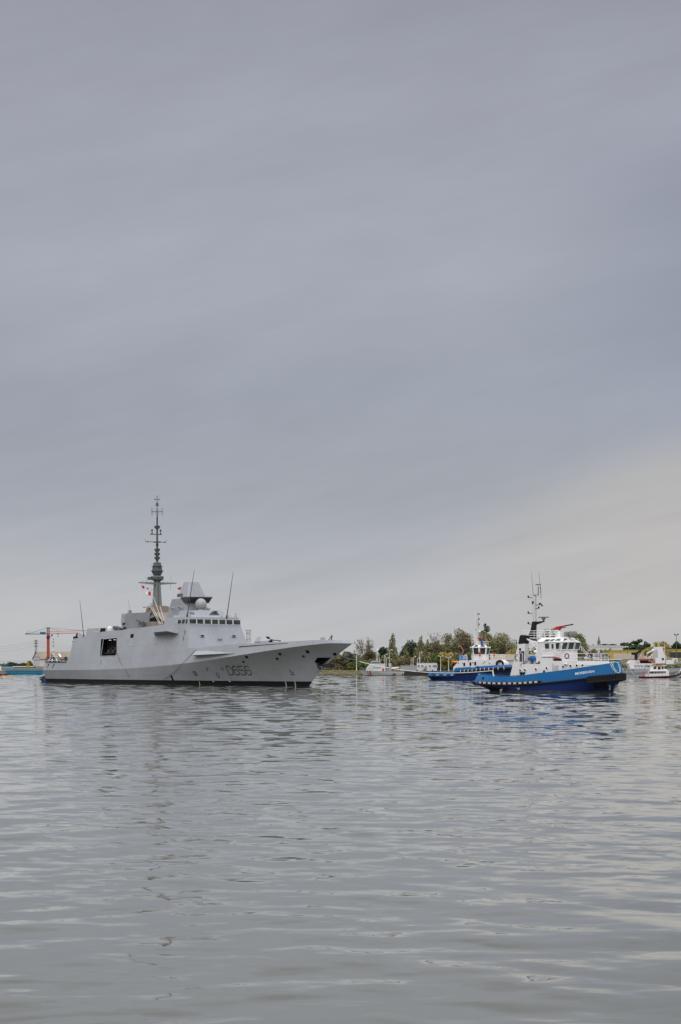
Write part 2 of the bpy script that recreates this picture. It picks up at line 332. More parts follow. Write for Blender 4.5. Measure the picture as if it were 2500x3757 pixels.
# ---------------------------------------------------------------- the frigate
FR = Fr(1135, 2518, 36, 60)
z1 = zoomer(0, 2200, 2.24); z2 = zoomer(600, 2200, 2.24); z3 = zoomer(450, 1800, 4.712)
z6 = zoomer(620, 2210, 5.227); z7 = zoomer(400, 2100, 3.92); zh = zoomer(240, 2280, 6.533); zb = zoomer(1050, 2300, 5.227)
KZ = smooth_curve((-53, 3.42), (-35, 3.5), (-18, 3.72), (-4, 4.1), (9, 4.65), (23.6, 5.56), (41.5, 7.2), (52.9, 8.4), (65.6, 9.67), (72, 10.12), (77.3, 9.98))
KB = smooth_curve((-53, 8.6), (-40, 9.2), (-10, 9.75), (18, 9.9), (35, 9.2), (50, 7.3), (62, 4.95), (70, 2.75), (74.5, 1.2), (77.3, 0.0))
WBR = smooth_curve((-52, 7.5), (-35, 8.5), (-10, 9.1), (10, 8.7), (28, 6.5), (42, 3.9), (53, 1.6), (60, 0))
TUM = .22
def side_y(X, Z): return -(KB(X)-TUM*(Z-KZ(X)))               # starboard side above the knuckle
def on_side(uv, o=0.):                                           # a photo point carried on to that plating
    Y = -9.
    for _ in range(12): X, Z = FR.onY(uv, Y); Y = side_y(X, Z)-o
    return X, Y, Z
ST = lambda t: -52.0-.7*t                                       # transom and stem, t from waterline to knuckle
SM = lambda t: 60+17.3*(.62*max(t, 0)+.38*max(t, 0)**2.0) if t >= 0 else 60+2*t
def low_pt(s, t):
    X = ST(t)+(SM(t)-ST(t))*s; xk = ST(1)+(SM(1)-ST(1))*s; xw = ST(0)+(60-ST(0))*s
    z = KZ(xk)*t if t > 0 else 1.6*t; tt = max(t, 0)
    y = WBR(xw)+(KB(xk)-WBR(xw))*(tt**(1+.9*max(0, (s-.45))))
    return X, max(y, 0), z
def low_y(X, Z):                                                 # starboard side below the knuckle
    s = .5; t = .5
    for _ in range(25):
        s = (X-ST(t))/(SM(t)-ST(t)); s = min(max(s, 0), 1); t = max(0, Z/KZ(ST(1)+(SM(1)-ST(1))*s))
    return -low_pt(s, t)[1]
def on_low(uv, o=0.):
    Y = -8.
    for _ in range(20): X, Z = FR.onY(uv, Y); Y = .5*Y+.5*(low_y(X, Z)-o)
    return X, Y, Z
frig = empty('frigate', FR.world(0, 0, 0), FR.rz, 'grey naval frigate with a tall dark mast and D656 painted on its bow', 'warship')
SS = list(np.linspace(0, .5, 14))+list(np.linspace(.53, .97, 26))+[.98, .99, 1.0]
def lower(ts):
    rings = []
    for s in SS:
        P = [low_pt(s, t(s)) for t in ts]; rings.append([(x, -y, z) for x, y, z in P]+[(x, y, z) for x, y, z in P[::-1]])
    return MB().loft(rings)
band = lambda s: 1.12/KZ(ST(1)+(SM(1)-ST(1))*s)
build('boot_topping', lower([lambda s: -1, lambda s: 0, band]), bootp, frig, smooth=50)
hull = build('hull', lower([(lambda s, q=q: band(s)+(1-band(s))*q) for q in (0, .15, .3, .45, .6, .75, .88, 1)]), navy, frig, smooth=50)
# anchor pocket through the stem, the shade inside put into its black walls
pk = [on_low((1154, 2429))[::2], on_low((1165, 2413))[::2], (90, FR.onY((1230, 2412), -1)[1]), (90, 4.2), FR.onY((1184, 2450), -.2)]
cut(hull, MB().ext(pk, -7, -.3), dark); cut(hull, MB().ext(pk, .3, 7), dark)
# strip of plating between knuckle and weather deck
DZ = smooth_curve((-53, 5.56), (-38, 5.75), (-20, 6.6), (0, 7.6), (20, 8.72), (33, 9.62), (46, 10.15), (60, 10.6), (70, 10.85), (77.3, 10.7))
rings = []
for s in SS:
    xk = ST(1)+(SM(1)-ST(1))*s; xd = xk+(0.7 if s < .01 else -1.25*max(0, (s-.8)/.2)**2); zd = DZ(xd); yk = KB(xk)
    yd = max(0, yk-TUM*(zd-KZ(xk))*(1 if s < .93 else .9*(1-s)/.07+.1*0)); P = [(xk, yk, KZ(xk)), (xd, yd, zd)]
    rings.append([(x, -y, z) for x, y, z in P]+[(x, y, z) for x, y, z in P[::-1]])
build('upper_hull', MB().loft(rings), navy, frig, smooth=50)
# ---- superstructure: the side plating carried up
def top_pts(pts): return [(lambda q: (q[0], q[2]))(on_side(p)) for p in pts]
prof = top_pts([(248, 2424), (253.5, 2414), (258, 2398), (270, 2344), zh(300, 400), zh(310, 268), zh(335, 268), zh(440, 345), zh(486, 345), zh(510, 245), zh(595, 240), zh(680, 232), zh(682, 262), zh(790, 266), zh(1050, 226), zh(1340, 212), (480, 2306), (506, 2304), (568, 2296.5), (602, 2291.5)])
zbr = 16.84; xb0 = FR.onY((606, 2276), -7.4)[0]; xfr = 18.9
prof += [(xb0-.5, prof[-1][1]), (xb0, zbr-.15), (xfr, zbr), (xfr+.45, 14.2), (21.0, 9.05)]
prof = [p for i, p in enumerate(prof) if i == 0 or p[0] > prof[i-1][0]+.01]
mb = MB(); xs = []
for (a, b) in zip(prof, prof[1:]):
    k = max(1, int((b[0]-a[0])/2.5)); xs += [(a[0]+(b[0]-a[0])*i/k, a[1]+(b[1]-a[1])*i/k) for i in range(k)]
xs.append(prof[-1]); rings = []
for x, z in xs:
    zb_ = DZ(x)-.5; zl = max(z, zb_+.05); yb, yt = side_y(x, zb_)-.012, side_y(x, zl)-.012
    rings.append([(x, yb, zb_), (x, yt, zl), (x, -yt, zl), (x, -yb, zb_)])
sup = build('superstructure', mb.loft(rings), navy, frig)
# boat bay
bay = [on_side(zh(*p)) for p in ((915, 425), (1290, 390), (1255, 760), (1200, 830), (855, 835))]
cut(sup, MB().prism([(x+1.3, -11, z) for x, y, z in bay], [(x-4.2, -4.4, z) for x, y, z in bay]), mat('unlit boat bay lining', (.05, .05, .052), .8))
bb = MB(); x0, x1 = bay[4][0], bay[1][0]; zlo, zhi = bay[4][2], bay[0][2]
for i in range(7):
    x = x0-3.9+(x1-x0-.4)*i/6.5; bb.box(x, x+.14, -4.75, -4.5, zlo, zhi-.3)
bb.box(x0-3.9, x1-4.4, -4.9, -4.72, zlo+2.2, zlo+2.4)
for q in (1.2, 3.4): bb.tube([(x0+q-2, -4.8, zlo+2.3), (x0+q-2, -6.2, zlo+1.4), (x0+q-2, -6.4, zlo+.2)], .1, 4)
build('boat_bay_frame', bb, mat('bay frame grey', (.22, .22, .22), .6), frig)
rb = MB(); L_ = x1-x0-1.3; pt = lambda q: (x0+.5+L_*q, -6.8+.0*q, zlo+.75)
for s_ in (-1, 1): rb.tube([(x0-1, -6.6+s_*.8, zlo+.6), (x0-1+L_*.6, -6.6+s_*.85, zlo+.65), (x0-1+L_*.98, -6.6+s_*.1, zlo+.95)], .3, 7)
rb.box(x0-.9, x0-1+L_*.6, -7.3, -5.9, zlo+.3, zlo+.75)
build('workboat', rb, black, frig)
mat('bay lamp glow', (.8, .8, .8), emit=(.9, .95, 1))
for a_, b_, c_ in ((1.2, 1.9, .34), (3.6, 4.2, .26)): build('bay_lamp', MB().box(x0+a_, x0+b_, -7.2, -6.9, zhi-c_, zhi-c_+.12), MATS['bay lamp glow'], frig)
fr = MB(); q = bay+[bay[0]]
fr.tube([(x, y-.01, z) for x, y, z in q], .09, 4); build('bay_door_frame', fr, navy, frig)
# ---- bridge windows
def front_pt(uv): 
    X = xfr
    for _ in range(6): Y, Z = FR.onX(uv, X); X = xfr+(zbr-Z)*.17+.03
    return X, Y, Z
def win(pts, ofs, n):
    """frame with a pane inset in it, pts around the opening."""
    P = [Vector(p) for p in pts]; n = Vector(n).normalized(); c = sum(P, Vector())/len(P); outer = [c+(p-c)*1.17+n*.01 for p in P]; m = MB()
    k = len(P); inner = [p+n*.03 for p in P]; o2 = [p+n*.05 for p in outer]
    m.add([tuple(v) for v in outer+o2+inner+P], [(i, (i+1) % k, k+(i+1) % k, k+i) for i in range(k)]+[(k+i, k+(i+1) % k, 2*k+(i+1) % k, 2*k+i) for i in range(k)]+[(2*k+i, 2*k+(i+1) % k, 3*k+(i+1) % k, 3*k+i) for i in range(k)])
    f = build('bridge_window', m, mat_frame, frig)
    pm = MB(); pm.prism([tuple(p-n*.02) for p in P], [tuple(p+n*.02) for p in P]); build('pane', pm, glass, f); return f
mat_frame = mat('window surround paint', (.52, .53, .54), .5)
fx = [(390, 525), (540, 660), (685, 808), (827, 945), (964, 1085), (1102, 1220), (1238, 1372)]
for a, b in fx:
    yt = lambda x: 322+(x-390)*.023; yb = lambda x: 411+(x-390)*.021
    i = 4 if b < 1300 else 2
    P = [front_pt(z6(a, yt(a))), front_pt(z6(b-i, yt(b))), front_pt(z6(b, yb(b))), front_pt(z6(a+i, yb(a)))]
    win(P, 0, (1, 0, .17))
for q in ([(172, 342), (243, 336), (236, 413), (164, 414)], [(255, 331), (317, 327), (300, 412), (243, 413)], [(330, 325), (366, 322), (356, 412), (313, 412)]):
    win([on_side(z6(*p), .03) for p in q], 0, (0, -1, TUM))
sd_ = MB(); P = [on_side(z6(*p), .05) for p in [(105, 350), (160, 348), (152, 412), (97, 415)]]; sd_.prism(P, [(x, y+.06, z) for x, y, z in P]); build('wing_door', sd_, navy2, frig)
# bridge roof: coaming, deck house and sights
roof = MB(); a_ = 6.2
roof.frus((9.5, 18.2, -a_, a_), zbr-.1, (9.7, 17.6, -a_+.3, a_-.3), zbr+.55)
roof.frus((9.5, 17.0, -4.6, 4.6), zbr+.5, (9.7, 16.2, -4.2, 4.2), zbr+1.75)
build('bridge_roof', roof, navy, frig)
sg = MB(); gx, gz = FR.onY(z6(870, 285), -2.4)
sg.frus((gx-1, gx+1, -3.4, -1.4), zbr+.4, (gx-.8, gx+.9, -3.2, -1.6), zbr+.75); sg.box(gx-.7, gx+.7, -3, -1.8, zbr+.7, zbr+.95); sg.box(gx-.9, gx+.9, -3.1, -1.7, zbr+.95, zbr+1.05); sg.frus((gx-.6, gx+.5, -2.9, -1.9), zbr+1.05, (gx-.3, gx+.6, -2.7, -2.1), zbr+1.5); sg.tube([(gx, -2.4, zbr+1.35), (gx+1.6, -2.4, zbr+1.4)], .1)
build('remote_gun_mount', sg, mast_grey, frig)
for x in (1022, 1135, 1292):
    Y, Z = FR.onX(z6(x, 290), 18.2); lc = MB(); lc.lathe([(.35, zbr-.1), (.25, zbr+.5), (.09, zbr+.75), (.09, zbr+.9)]+([(.3, zbr+.92), (.3, zbr+1.0), (.05, zbr+1.02)] if x > 1200 else [(.05, zbr+1)]), (18.0, Y, 0), 8); build('roof_sensor', lc, navy2, frig)
# ---- radar house and its housing above
rh = MB(); pA = FR.onY((601, 2291), -3.4); pB = FR.onY((631.5, 2199), -3.3); pC = FR.onY((690, 2190), -3.2); pD = FR.onY((676, 2262), -3.3)
rh.loft([[(pA[0], -3.4, 14.8), (pD[0], -3.4, 14.8), (pD[0]+1.4, -2.6, 14.8), (pD[0]+1.4, 2.6, 14.8), (pD[0], 3.4, 14.8), (pA[0], 3.4, 14.8)],
         [(pB[0], -3.3, pB[1]), (pD[0]+.0, -3.2, pB[1]+.25), (pD[0]+.9, -2.5, pB[1]+.3), (pD[0]+.9, 2.5, pB[1]+.3), (pD[0], 3.2, pB[1]+.25), (pB[0], 3.3, pB[1])]])
hz0 = pC[1]
rh.frus((pD[0]-2.0, pD[0]+3.0, -3.35, 3.35), hz0-.06, (pD[0]-2.0, pD[0]+3.0, -3.35, 3.35), hz0+.12)
build('radar_house', rh, navy, frig)
ov = MB().frus((pD[0]-.2, pD[0]+1.2, -3.28, 3.28), hz0-1.5, (pD[0]-1.8, pD[0]+2.9, -3.32, 3.32), hz0-.05); build('radar_overhang', ov, mat('near-black overhang grey', (.045, .05, .054), .7), frig)  # undercut block below the housing platform, in a near-black grey
hs = MB(); ha = FR.onY(z7(995, 350), -2.7); hb = FR.onY(z7(1105, 350), -2.7)
ht = FR.onY(z7(1078, 142), -1.5); he = FR.onY(z7(1110, 142), -1.5); x1_ = hb[0]+.6
hs.loft([[(ha[0], -2.7, hz0+.1), (x1_, -2.7, hz0+.1), (x1_+.3, -2.2, hz0+.1), (x1_+.3, 2.6, hz0+.1), (x1_, 2.7, hz0+.1), (ha[0], 2.7, hz0+.1)],
         [(ht[0], -1.5, ht[1]), (x1_-1.1, -1.5, ht[1]), (x1_-.9, -1.2, ht[1]), (x1_-.9, 1.4, ht[1]), (x1_-1.1, 1.5, ht[1]), (ht[0], 1.5, ht[1])]])
build('radar_housing', hs, navy, frig)
sk = MB(); sk.frus((ha[0]-.3, ha[0]+2.2, -2.9, -2.2), hz0+.05, (ha[0]-.2, ha[0]+1.9, -2.8, -2.3), hz0+.9); build('housing_step', sk, mast_grey, frig)
dm = MB(); dY, dZ = FR.onX(z7(1322, 460), pD[0]+3.6); dm.sphere((pD[0]+3.6, dY, dZ), 1.48, 22); dm.lathe([(.9, zbr+1.6), (.8, dZ-1.2)], (pD[0]+3.6, dY, 0), 12)
build('radome', dm, mat('radome shell', (.31, .325, .325), .5, var=.04), frig, smooth=60)
d2 = MB(); Y, Z = FR.onX(z7(1430, 522), 14.6); d2.sphere((14.6, Y, Z), .55, 12, .7); d2.lathe([(.3, zbr+1.6), (.3, Z-.2)], (14.6, Y, 0), 8); d2.tube([(14.6, Y, Z+.3), (14.6, Y-.9, Z+.5), (14.6, Y-1.0, Z+1.2)], .06)
build('small_radome', d2, navy2, frig, smooth=60)
for a, b, y in ((z7(845, 500), z7(945, 520), -4.2), (z7(950, 490), z7(1045, 505), -4.2), (z7(1080, 572), z7(1228, 576), -5)):
    A_, B_ = FR.onY(a, y), FR.onY(b, y); pl = MB(); pl.tube([(A_[0], y+.9, A_[1]), (B_[0], y, B_[1])], .13); build('boom', pl, navy2, frig)
# ---- exhaust house (tan), stem of the mast, mast
ex_ = MB(); mx = FR.onY((577, 2225), 0)[0]
b0 = FR.onY(z7(415, 815), -4.)[0]; b1 = FR.onY(z7(800, 745), -2.6)[0]; zt = FR.onY(z7(700, 478), -1.5)[1]; zm = FR.onY(z7(700, 560), -2)[1]; zl = 12.6
xa0 = FR.onY(z7(470, 715), -3.6)[0]; xa1 = FR.onY(z7(610, 505), -1.9)[0]; xc = FR.onY(z7(835, 575), 2.4)[0]
ex_.loft([[(b0, -4, zl), (b1, -3.4, zl), (b1, 3.4, zl), (b0, 4, zl)], [(b0, -3.9, zl+3.3), (b1, -3.3, zl+3.3), (b1, 3.3, zl+3.3), (b0, 3.9, zl+3.3)], [(xa0, -3.3, zl+3.4), (b1, -3, zl+3.4), (b1, 3, zl+3.4), (xa0, 3.3, zl+3.4)],
          [(xa1, -2.4, zm), (mx+1.9, -2.3, zm), (mx+1.9, 2.3, zm), (xa1, 2.4, zm)], [(mx-1.9, -1.7, zt), (mx+1.6, -1.7, zt), (mx+1.6, 1.7, zt), (mx-1.9, 1.7, zt)]])
build('exhaust_house', ex_, tan, frig)
hood = MB(); hood.frus((mx-1.6, mx+2.2, -2.6, 2.6), zm-.25, (mx-1.5, mx+1.9, -2.2, 2.2), zt-.1); build('exhaust_hood', hood, mat('brown exhaust hood', (.21, .165, .14), .7, streak=.4), frig)
lv = MB(); lv.quadp((mx+1.0, -2.55, zm-.5), (mx+2.05, -2.35, zm-.5), (b1+.1, -3.05, zl+3.4), (mx+.4, -3.22, zl+3.4), .1); build('exhaust_louvre', lv, dark, frig)
S_ = 4.712*14.45                                             # zoomed photo pixels per metre at the mast
mz = lambda y: FR.onY(z3(575, y), 0)[1]
oct_ = math.pi/8
col_ = MB(); col_.loft([[(mx+r*c, r*s_, z) for c, s_ in ((-1, -1), (1, -1), (1, 1), (-1, 1))] for r, z in ((.92, mz(1995)), (.62, mz(1560)))]); mast = build('mast_column', col_, mat('mast column grey', (.19, .2, .198), .5, streak=.3), frig)
ld = MB()
for i in range(22): z = mz(1980)+(mz(1640)-mz(1980))*i/21; ld.tube([(mx+1.0-.012*i, -.35, z), (mx+1.0-.012*i, .1, z)], .03, 4)
build('ladder', ld, mast_grey, mast)
sec = MB(); R = lambda w_: w_/S_
def octs(prof): sec.lathe([(R(r), mz(y)) for r, y in prof], (mx, 0, 0), 8, oct_)
octs([(50, 1575), (70, 1562), (112, 1540), (118, 1495), (104, 1478), (66, 1476), (66, 1455), (78, 1450), (95, 1408)])
octs([(98, 1408), (100, 1400), (114, 1393), (114, 1383), (88, 1380), (84, 1322)]); octs([(86, 1318), (104, 1313), (104, 1305), (74, 1302), (66, 1246)]); octs([(30, 1244), (16, 1212)])
sec.box(mx-1.75, mx-.2, -1.85, -1.2, mz(1545), mz(1495)); build('sensor_tower', sec, mast_grey, frig)
for y0 in (1058, 1128, 1198, 662):
    e = MB(); e.lathe([(R(36), mz(y0+4)), (R(34), mz(y0-10)), (R(24), mz(y0-58))], (mx, 0, 0), 8)
    for k in range(4):
        c, s_ = math.cos(k*math.pi/2+.5), math.sin(k*math.pi/2+.5); e.box(mx+c*.5-.22, mx+c*.5+.22, s_*.5-.22, s_*.5+.22, mz(y0-16), mz(y0-50))
    build('antenna_cluster', e, mat('antenna dark grey', (.055, .06, .064), .5) if 'antenna dark grey' not in MATS else MATS['antenna dark grey'], frig)
AD = MATS['antenna dark grey']
pole = MB(); pole.lathe([(R(22), mz(1215)), (R(16), mz(900)), (R(14), mz(470)), (R(8), mz(420)), (R(5), mz(270)), (R(5), mz(100)), (R(12), mz(98)), (R(12), mz(92))], (mx, 0, 0), 8); pole.lathe([(R(28), mz(955)), (R(26), mz(935)), (R(14), mz(925))], (mx, 0, 0), 8)
build('mast_pole', pole, AD, frig)
cn = MB(); cn.lathe([(R(16), mz(268)), (R(32), mz(258)), (R(20), mz(212)), (R(6), mz(208))], (mx, 0, 0), 10); build('antenna_cone', cn, mast_grey, frig)
def yard(name, y, px0, px1, r, ang, ends=None, m=AD):
    """a yard across the mast seen px0..px1 wide, turned ang from athwartships."""
    A_ = FR.onX(z3(px0, y), mx)[0]; B_ = FR.onX(z3(px1, y), mx)[0]; z = mz(y); e = MB(); e.tube([(mx, A_, z), (mx, 0, z), (mx, B_, z)], r, 5); 
    if ends: ends(e, A_, B_, z)
    return build(name, e, m, frig)
def dip(e, A_, B_, z):
    for k in range(6):
        a = k*math.pi/3+.3; x, y = mx+1.55*math.cos(a), 1.55*math.sin(a); e.tube([(mx, 0, z), (x, y, z)], .05, 4); e.tube([(x, y, z-.95), (x, y, z+.95)], .045, 4)
yard('dipole_array', 368, 520, 630, .05, 0, dip)
def sm(e, A_, B_, z):
    for k in range(4): a = k*math.pi/2+.4; x, y = mx+.85*math.cos(a), .85*math.sin(a); e.tube([(mx, 0, z), (x, y, z)], .05, 4); e.tube([(x, y, z-.2), (x, y, z+.3)], .04, 4)
yard('wind_vane', 158, 560, 590, .05, 0, sm)
def cones(e, A_, B_, z):
    for Y in (A_*.72, B_*.72): e.lathe([(.2, 0), (.26, .15), (.1, .5), (.12, .8), (.26, 1.05), (.24, 1.25), (.05, 1.3)], (mx, Y, z), 8)
yard('sensor_yard', 760, 475, 678, .1, 0, cones)
def hooks(e, A_, B_, z):
    e.lathe([(1.0, -.15), (1.0, .1)], (mx, 0, z), 10)
    for Y in (A_, B_): e.tube([(mx, Y, z), (mx, Y, z+.6), (mx, Y*.97, z+.7)], .05, 4); e.sphere((mx, Y*.8, z), .2, 6)
yard('signal_yard', 890, 395, 755, .07, 0, hooks)
def stays(e, A_, B_, z):
    for f_ in (.33, .55, .8): e.tube([(mx, A_*f_, z), (mx, A_*f_, z+.5)], .06, 4); e.tube([(mx, B_*f_, z), (mx, B_*f_, z+.5)], .06, 4)
    e.tube([(mx, A_*.6, z-.5), (mx, A_*.6, z+1.9)], .05, 4, .02); e.tube([(mx, B_*.7, z-1.7), (mx, B_*.7, z+2)], .05, 4, .02); e.loft([[(mx-.3*k-.1, q, z-.42*k-.1), (mx+.3*k+.1, q, z-.42*k-.1), (mx+.3*k+.1, q, z+.12), (mx-.3*k-.1, q, z+.12)] for q, k in ((A_, 0), (0, 1), (B_, 0))])
y_main = yard('main_yard', 1598, 278, 930, .16, 0, stays, MATS['mast column grey'])
def lowc(e, A_, B_, z):
    for Y in (A_*.45, B_*.8): e.lathe([(.12, 0), (.2, .15), (.12, .5), (.24, .95), (.05, 1.0)], (mx, Y, z), 8)
    e.box(mx-.35, mx+.35, A_*.95, B_*.95, z-.15, z+.05)
yard('lower_yard', 2020, 355, 905, .14, 0, lowc, navy2)
# halyards
for a, b in ((z7(430, 145), z7(455, 590)), (z7(490, 180), z7(525, 480)), (z7(965, 165), z7(968, 390)), (z7(640, 350), z7(790, 700)), (z7(585, 340), z7(570, 450))):
    A_, B_ = FR.onX(a, mx+.2), FR.onX(b, mx+.2); hl = MB(); hl.tube([(mx+.2, A_[0], A_[1]), (mx+.2, B_[0], B_[1])], .022, 3); build('halyard', hl, rope_w, frig)
for a, b in ((z7(600, 490), z7(728, 748)), (z7(630, 500), z7(748, 750)), (z7(640, 350), z7(775, 745)), (z7(735, 490), z7(795, 690))):
    A_, B_ = FR.onY(a, -2.9), FR.onY(b, -4.4); sy = MB(); sy.tube([(A_[0], -2.9, A_[1]), (B_[0], -4.4, B_[1])], .055, 4); build('mast_stay', sy, rope_w, frig)
# ---- after weapons block, launchers, domes, whips
wb = MB(); yb_ = 3.6; c = [FR.onY(z7(*p), -yb_) for p in ((240, 800), (240, 595), (520, 580), (520, 775))]
wb.loft([[(c[0][0], -yb_, 12.0), (c[3][0]+2, -yb_, 12.0), (c[3][0]+2, yb_, 12.0), (c[0][0], yb_, 12.0)], [(c[1][0], -yb_+.3, c[1][1]+.1), (c[2][0]+1, -yb_+.3, c[2][1]+.1), (c[2][0]+1, yb_-.3, c[2][1]+.1), (c[1][0], yb_-.3, c[1][1]+.1)]])
build('funnel_casing', wb, mat('weathered casing grey', (.23, .24, .265), .5, streak=.4, scale=.4), frig)
wa = MB(); xw = c[1][0]; za, zz = 12.4, c[1][1]
wa.box(xw-2.6, xw-.01, -3.3, -2.9, za+2.4, zz); wa.box(xw-2.6, xw-2.2, -2.9, 3.2, za+2.0, zz); wa.frus((xw-1.9, xw-.5, -3.9, -3.3), za+3.4, (xw-1.8, xw-.5, -3.8, -3.3), zz-.4); wa.box(xw-2.6, xw, -3.2, 3.2, zz-.1, zz+.05); wa.box(xw-.6, xw+.2, -2.6, -1.8, zz, zz+.9)
build('casing_screen', wa, navy2, frig)
ws = MB(); ws.frus((xw-1.8, xw+.2, -3.6, -3.3), 13.2, (xw-2.4, xw+.3, -4.4, -3.3), 14.4); build('casing_overhang', ws, mast_grey, frig)
wd = MB(); wd.box(xw-2.0, xw-.8, -3.36, -3.3, za+3.0, zz-.6); build('casing_recess', wd, dark, frig)
gn = MB(); A_, B_ = FR.onY(z7(400, 688), -4.4), FR.onY(z7(495, 722), -4.4); gn.tube([(A_[0], -4.4, A_[1]), (B_[0], -4.4, B_[1])], .28, 6); gn.box(B_[0]-1.2, B_[0]+.3, -4.8, -4, B_[1]-.8, B_[1]); build('decoy_tube', gn, mast_grey, frig)
dl = MB(); A_, B_ = FR.onY(zh(1200, 130), -5), FR.onY(zh(1370, 185), -5)
for k in range(3):
    for j in range(2): dl.tube([(A_[0], -5.6+k*.5, A_[1]-j*.45), (B_[0], -5.6+k*.5, B_[1]-j*.35)], .24, 6)
dl.frus((A_[0]+.3, B_[0]+.3, -5.8, -4.4), A_[1]-1.6, (A_[0]+.8, B_[0]-.2, -5.6, -4.6), A_[1]-.6); build('decoy_launcher', dl, AD, frig)
rd = MB(); A_ = FR.onY(zh(1065, 185), -4.5); rd.sphere((A_[0], -4.5, A_[1]), .78, 16); rd.lathe([(.75, A_[1]-2), (.77, A_[1])], (A_[0], -4.5, 0), 14); build('satellite_dome', rd, mat('white dome shell', (.62, .63, .6), .5, var=.04), frig, smooth=60)
hk = MB(); A_, B_ = FR.onY(zh(600, 172), -4), FR.onY(zh(790, 172), -4); hk.frus((A_[0], B_[0]+.6, -5.5, 4), A_[1]-2.4, (A_[0]+.1, B_[0]+.4, -5, 4), A_[1]); build('hangar_roof_house', hk, navy, frig)
lvh = MB(); A_, B_ = FR.onY(zh(780, 158), -5), FR.onY(zh(1000, 155), -5); lvh.frus((A_[0], B_[0], -5.6, -2), A_[1]-1.9, (A_[0]+.3, B_[0]-.3, -5.2, -2), A_[1]); lh = build('ventilator_house', lvh, navy2, frig)
lv2 = MB(); C_ = FR.onY(zh(850, 160), -5.3); lv2.quadp((C_[0], -5.3, A_[1]-.12), (B_[0]-.4, -5.3, A_[1]-.12), (B_[0]-.25, -5.5, A_[1]-1.1), (C_[0], -5.5, A_[1]-1.1), .12); build('louvre', lv2, dark, lh)
def whip(a, b, Y, r, y2=None):
    A_, B_ = FR.onY(a, Y), FR.onY(b, Y); m_ = MB(); m_.tube([(A_[0], Y, A_[1]-.4), (B_[0], Y, B_[1])], r, 6, r*.35); m_.lathe([(r*1.7, -.6), (r*1.6, .0), (r, .3)], (A_[0], Y, A_[1]), 6); build('whip_antenna', m_, AD, frig)
whip(zh(440, 320), (293, 2203), -7.4, .13); whip((687, 2256), (713.5, 2091), -6.6, .14); whip((832, 2262), (856, 2099), 3.2, .14); whip(z7(308, 565), z7(272, 370), -2.5, .05)
# ---- gun
gt = empty('gun', (0, 0, 0)); gt.parent = frig
gp = [FR.onY(z2(*p), 0) for p in ((765, 372), (778, 306), (820, 318), (845, 306), (890, 306), (905, 340), (905, 366))]
gx = FR.onY(z2(835, 366), 0)[0]; gz0 = DZ(gx)-.4; gz1 = FR.onY(z2(835, 306), 0)[1]
g = MB(); g.loft([[(gx-2.2, -1.0, gz0), (gx+1.2, -1.7, gz0), (gx+2.6, -.9, gz0), (gx+2.6, .9, gz0), (gx+1.2, 1.7, gz0), (gx-2.2, 1.0, gz0)],
                  [(gx-2.6, -1.4, gz0+1.0), (gx+.9, -2.0, gz0+1.1), (gx+2.4, -1., gz0+1.3), (gx+2.4, 1., gz0+1.3), (gx+.9, 2.0, gz0+1.1), (gx-2.6, 1.4, gz0+1.0)],
                  [(gx-2.2, -.7, gz1), (gx+.3, -1.2, gz1), (gx+1.0, -.7, gz1), (gx+1.0, .7, gz1), (gx+.3, 1.2, gz1), (gx-2.2, .7, gz1)]])
build('gun_shield', g, navy, gt)
sl_ = MB(); sl_.quadp((gx+1.05, -.5, gz1-.02), (gx+1.05, .4, gz1-.02), (gx+2.66, .45, gz0+.9), (gx+2.66, -.6, gz0+.9), .16); build('gun_slot', sl_, dark, gt)
A_ = FR.onY(z2(960, 339), 0); br = MB(); br.tube([(gx+1.6, 0, gz0+1.25), (gx+3.0, 0, gz0+1.42)], .26, 8); br.tube([(gx+3.0, 0, gz0+1.42), (A_[0], 0, A_[1])], .12, 8); br.tube([(A_[0]-.5, 0, A_[1]-.03), (A_[0]+.1, 0, A_[1])], .16, 8); build('gun_barrel', br, AD, gt)
# ---- sponsons and fittings on the side
def sponson(name, inner, outer, out, dz, m):
    I = [on_side(p) for p in inner]; m_ = MB(); O = []
    for p, o in zip(outer, out): O.append(on_side(p, o))
    m_.prism(I, O); return build(name, m_, m, frig)
def wedge(name, line, o_pts, m, m2=None):
    L_ = [on_side(p, -.3) for p in line]; O = [on_side(p, o) for p, o in o_pts]; m_ = MB(); m_.add(L_+O, [tuple(range(len(L_)+len(O)))]); return m_
I = [on_side(z7(*p), -.2) for p in ((660, 913), (830, 900), (1000, 888))]; T = [on_side(z7(*p), o) for p, o in (((645, 862), 2.2), ((838, 845), 2.4), ((1000, 886), .1))]
m_ = MB(); top = [(x, y+2.4, z+.05) for x, y, z in T]
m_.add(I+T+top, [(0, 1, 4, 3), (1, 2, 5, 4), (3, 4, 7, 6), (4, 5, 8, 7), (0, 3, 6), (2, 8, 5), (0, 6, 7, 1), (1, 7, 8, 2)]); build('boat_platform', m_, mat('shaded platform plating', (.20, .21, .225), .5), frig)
I = [on_side(z2(*p), -.05) for p in ((268, 421), (360, 419), (450, 428), (582, 440))]; O = [on_side(z2(*p), o) for p, o in (((236, 457), 1.3), ((360, 451), 1.1), ((450, 446), .8), ((584, 441), .05))]
U = [(x, y+1.8, z-.55) for x, y, z in O]
m_ = MB(); m_.add(I+O+U, [(0, 1, 5, 4), (1, 2, 6, 5), (2, 3, 7, 6), (4, 5, 9, 8), (5, 6, 10, 9), (6, 7, 11, 10), (0, 4, 8), (3, 11, 7)]); build('side_sponson', m_, navy, frig, fix=True)
def patch(name, pts, m, fn, th=.05, o=.02):
    P = [fn(p, o) for p in pts]; m_ = MB(); m_.prism(P, [(x, y+th+.12, z) for x, y, z in P]); return build(name, m_, m, frig)
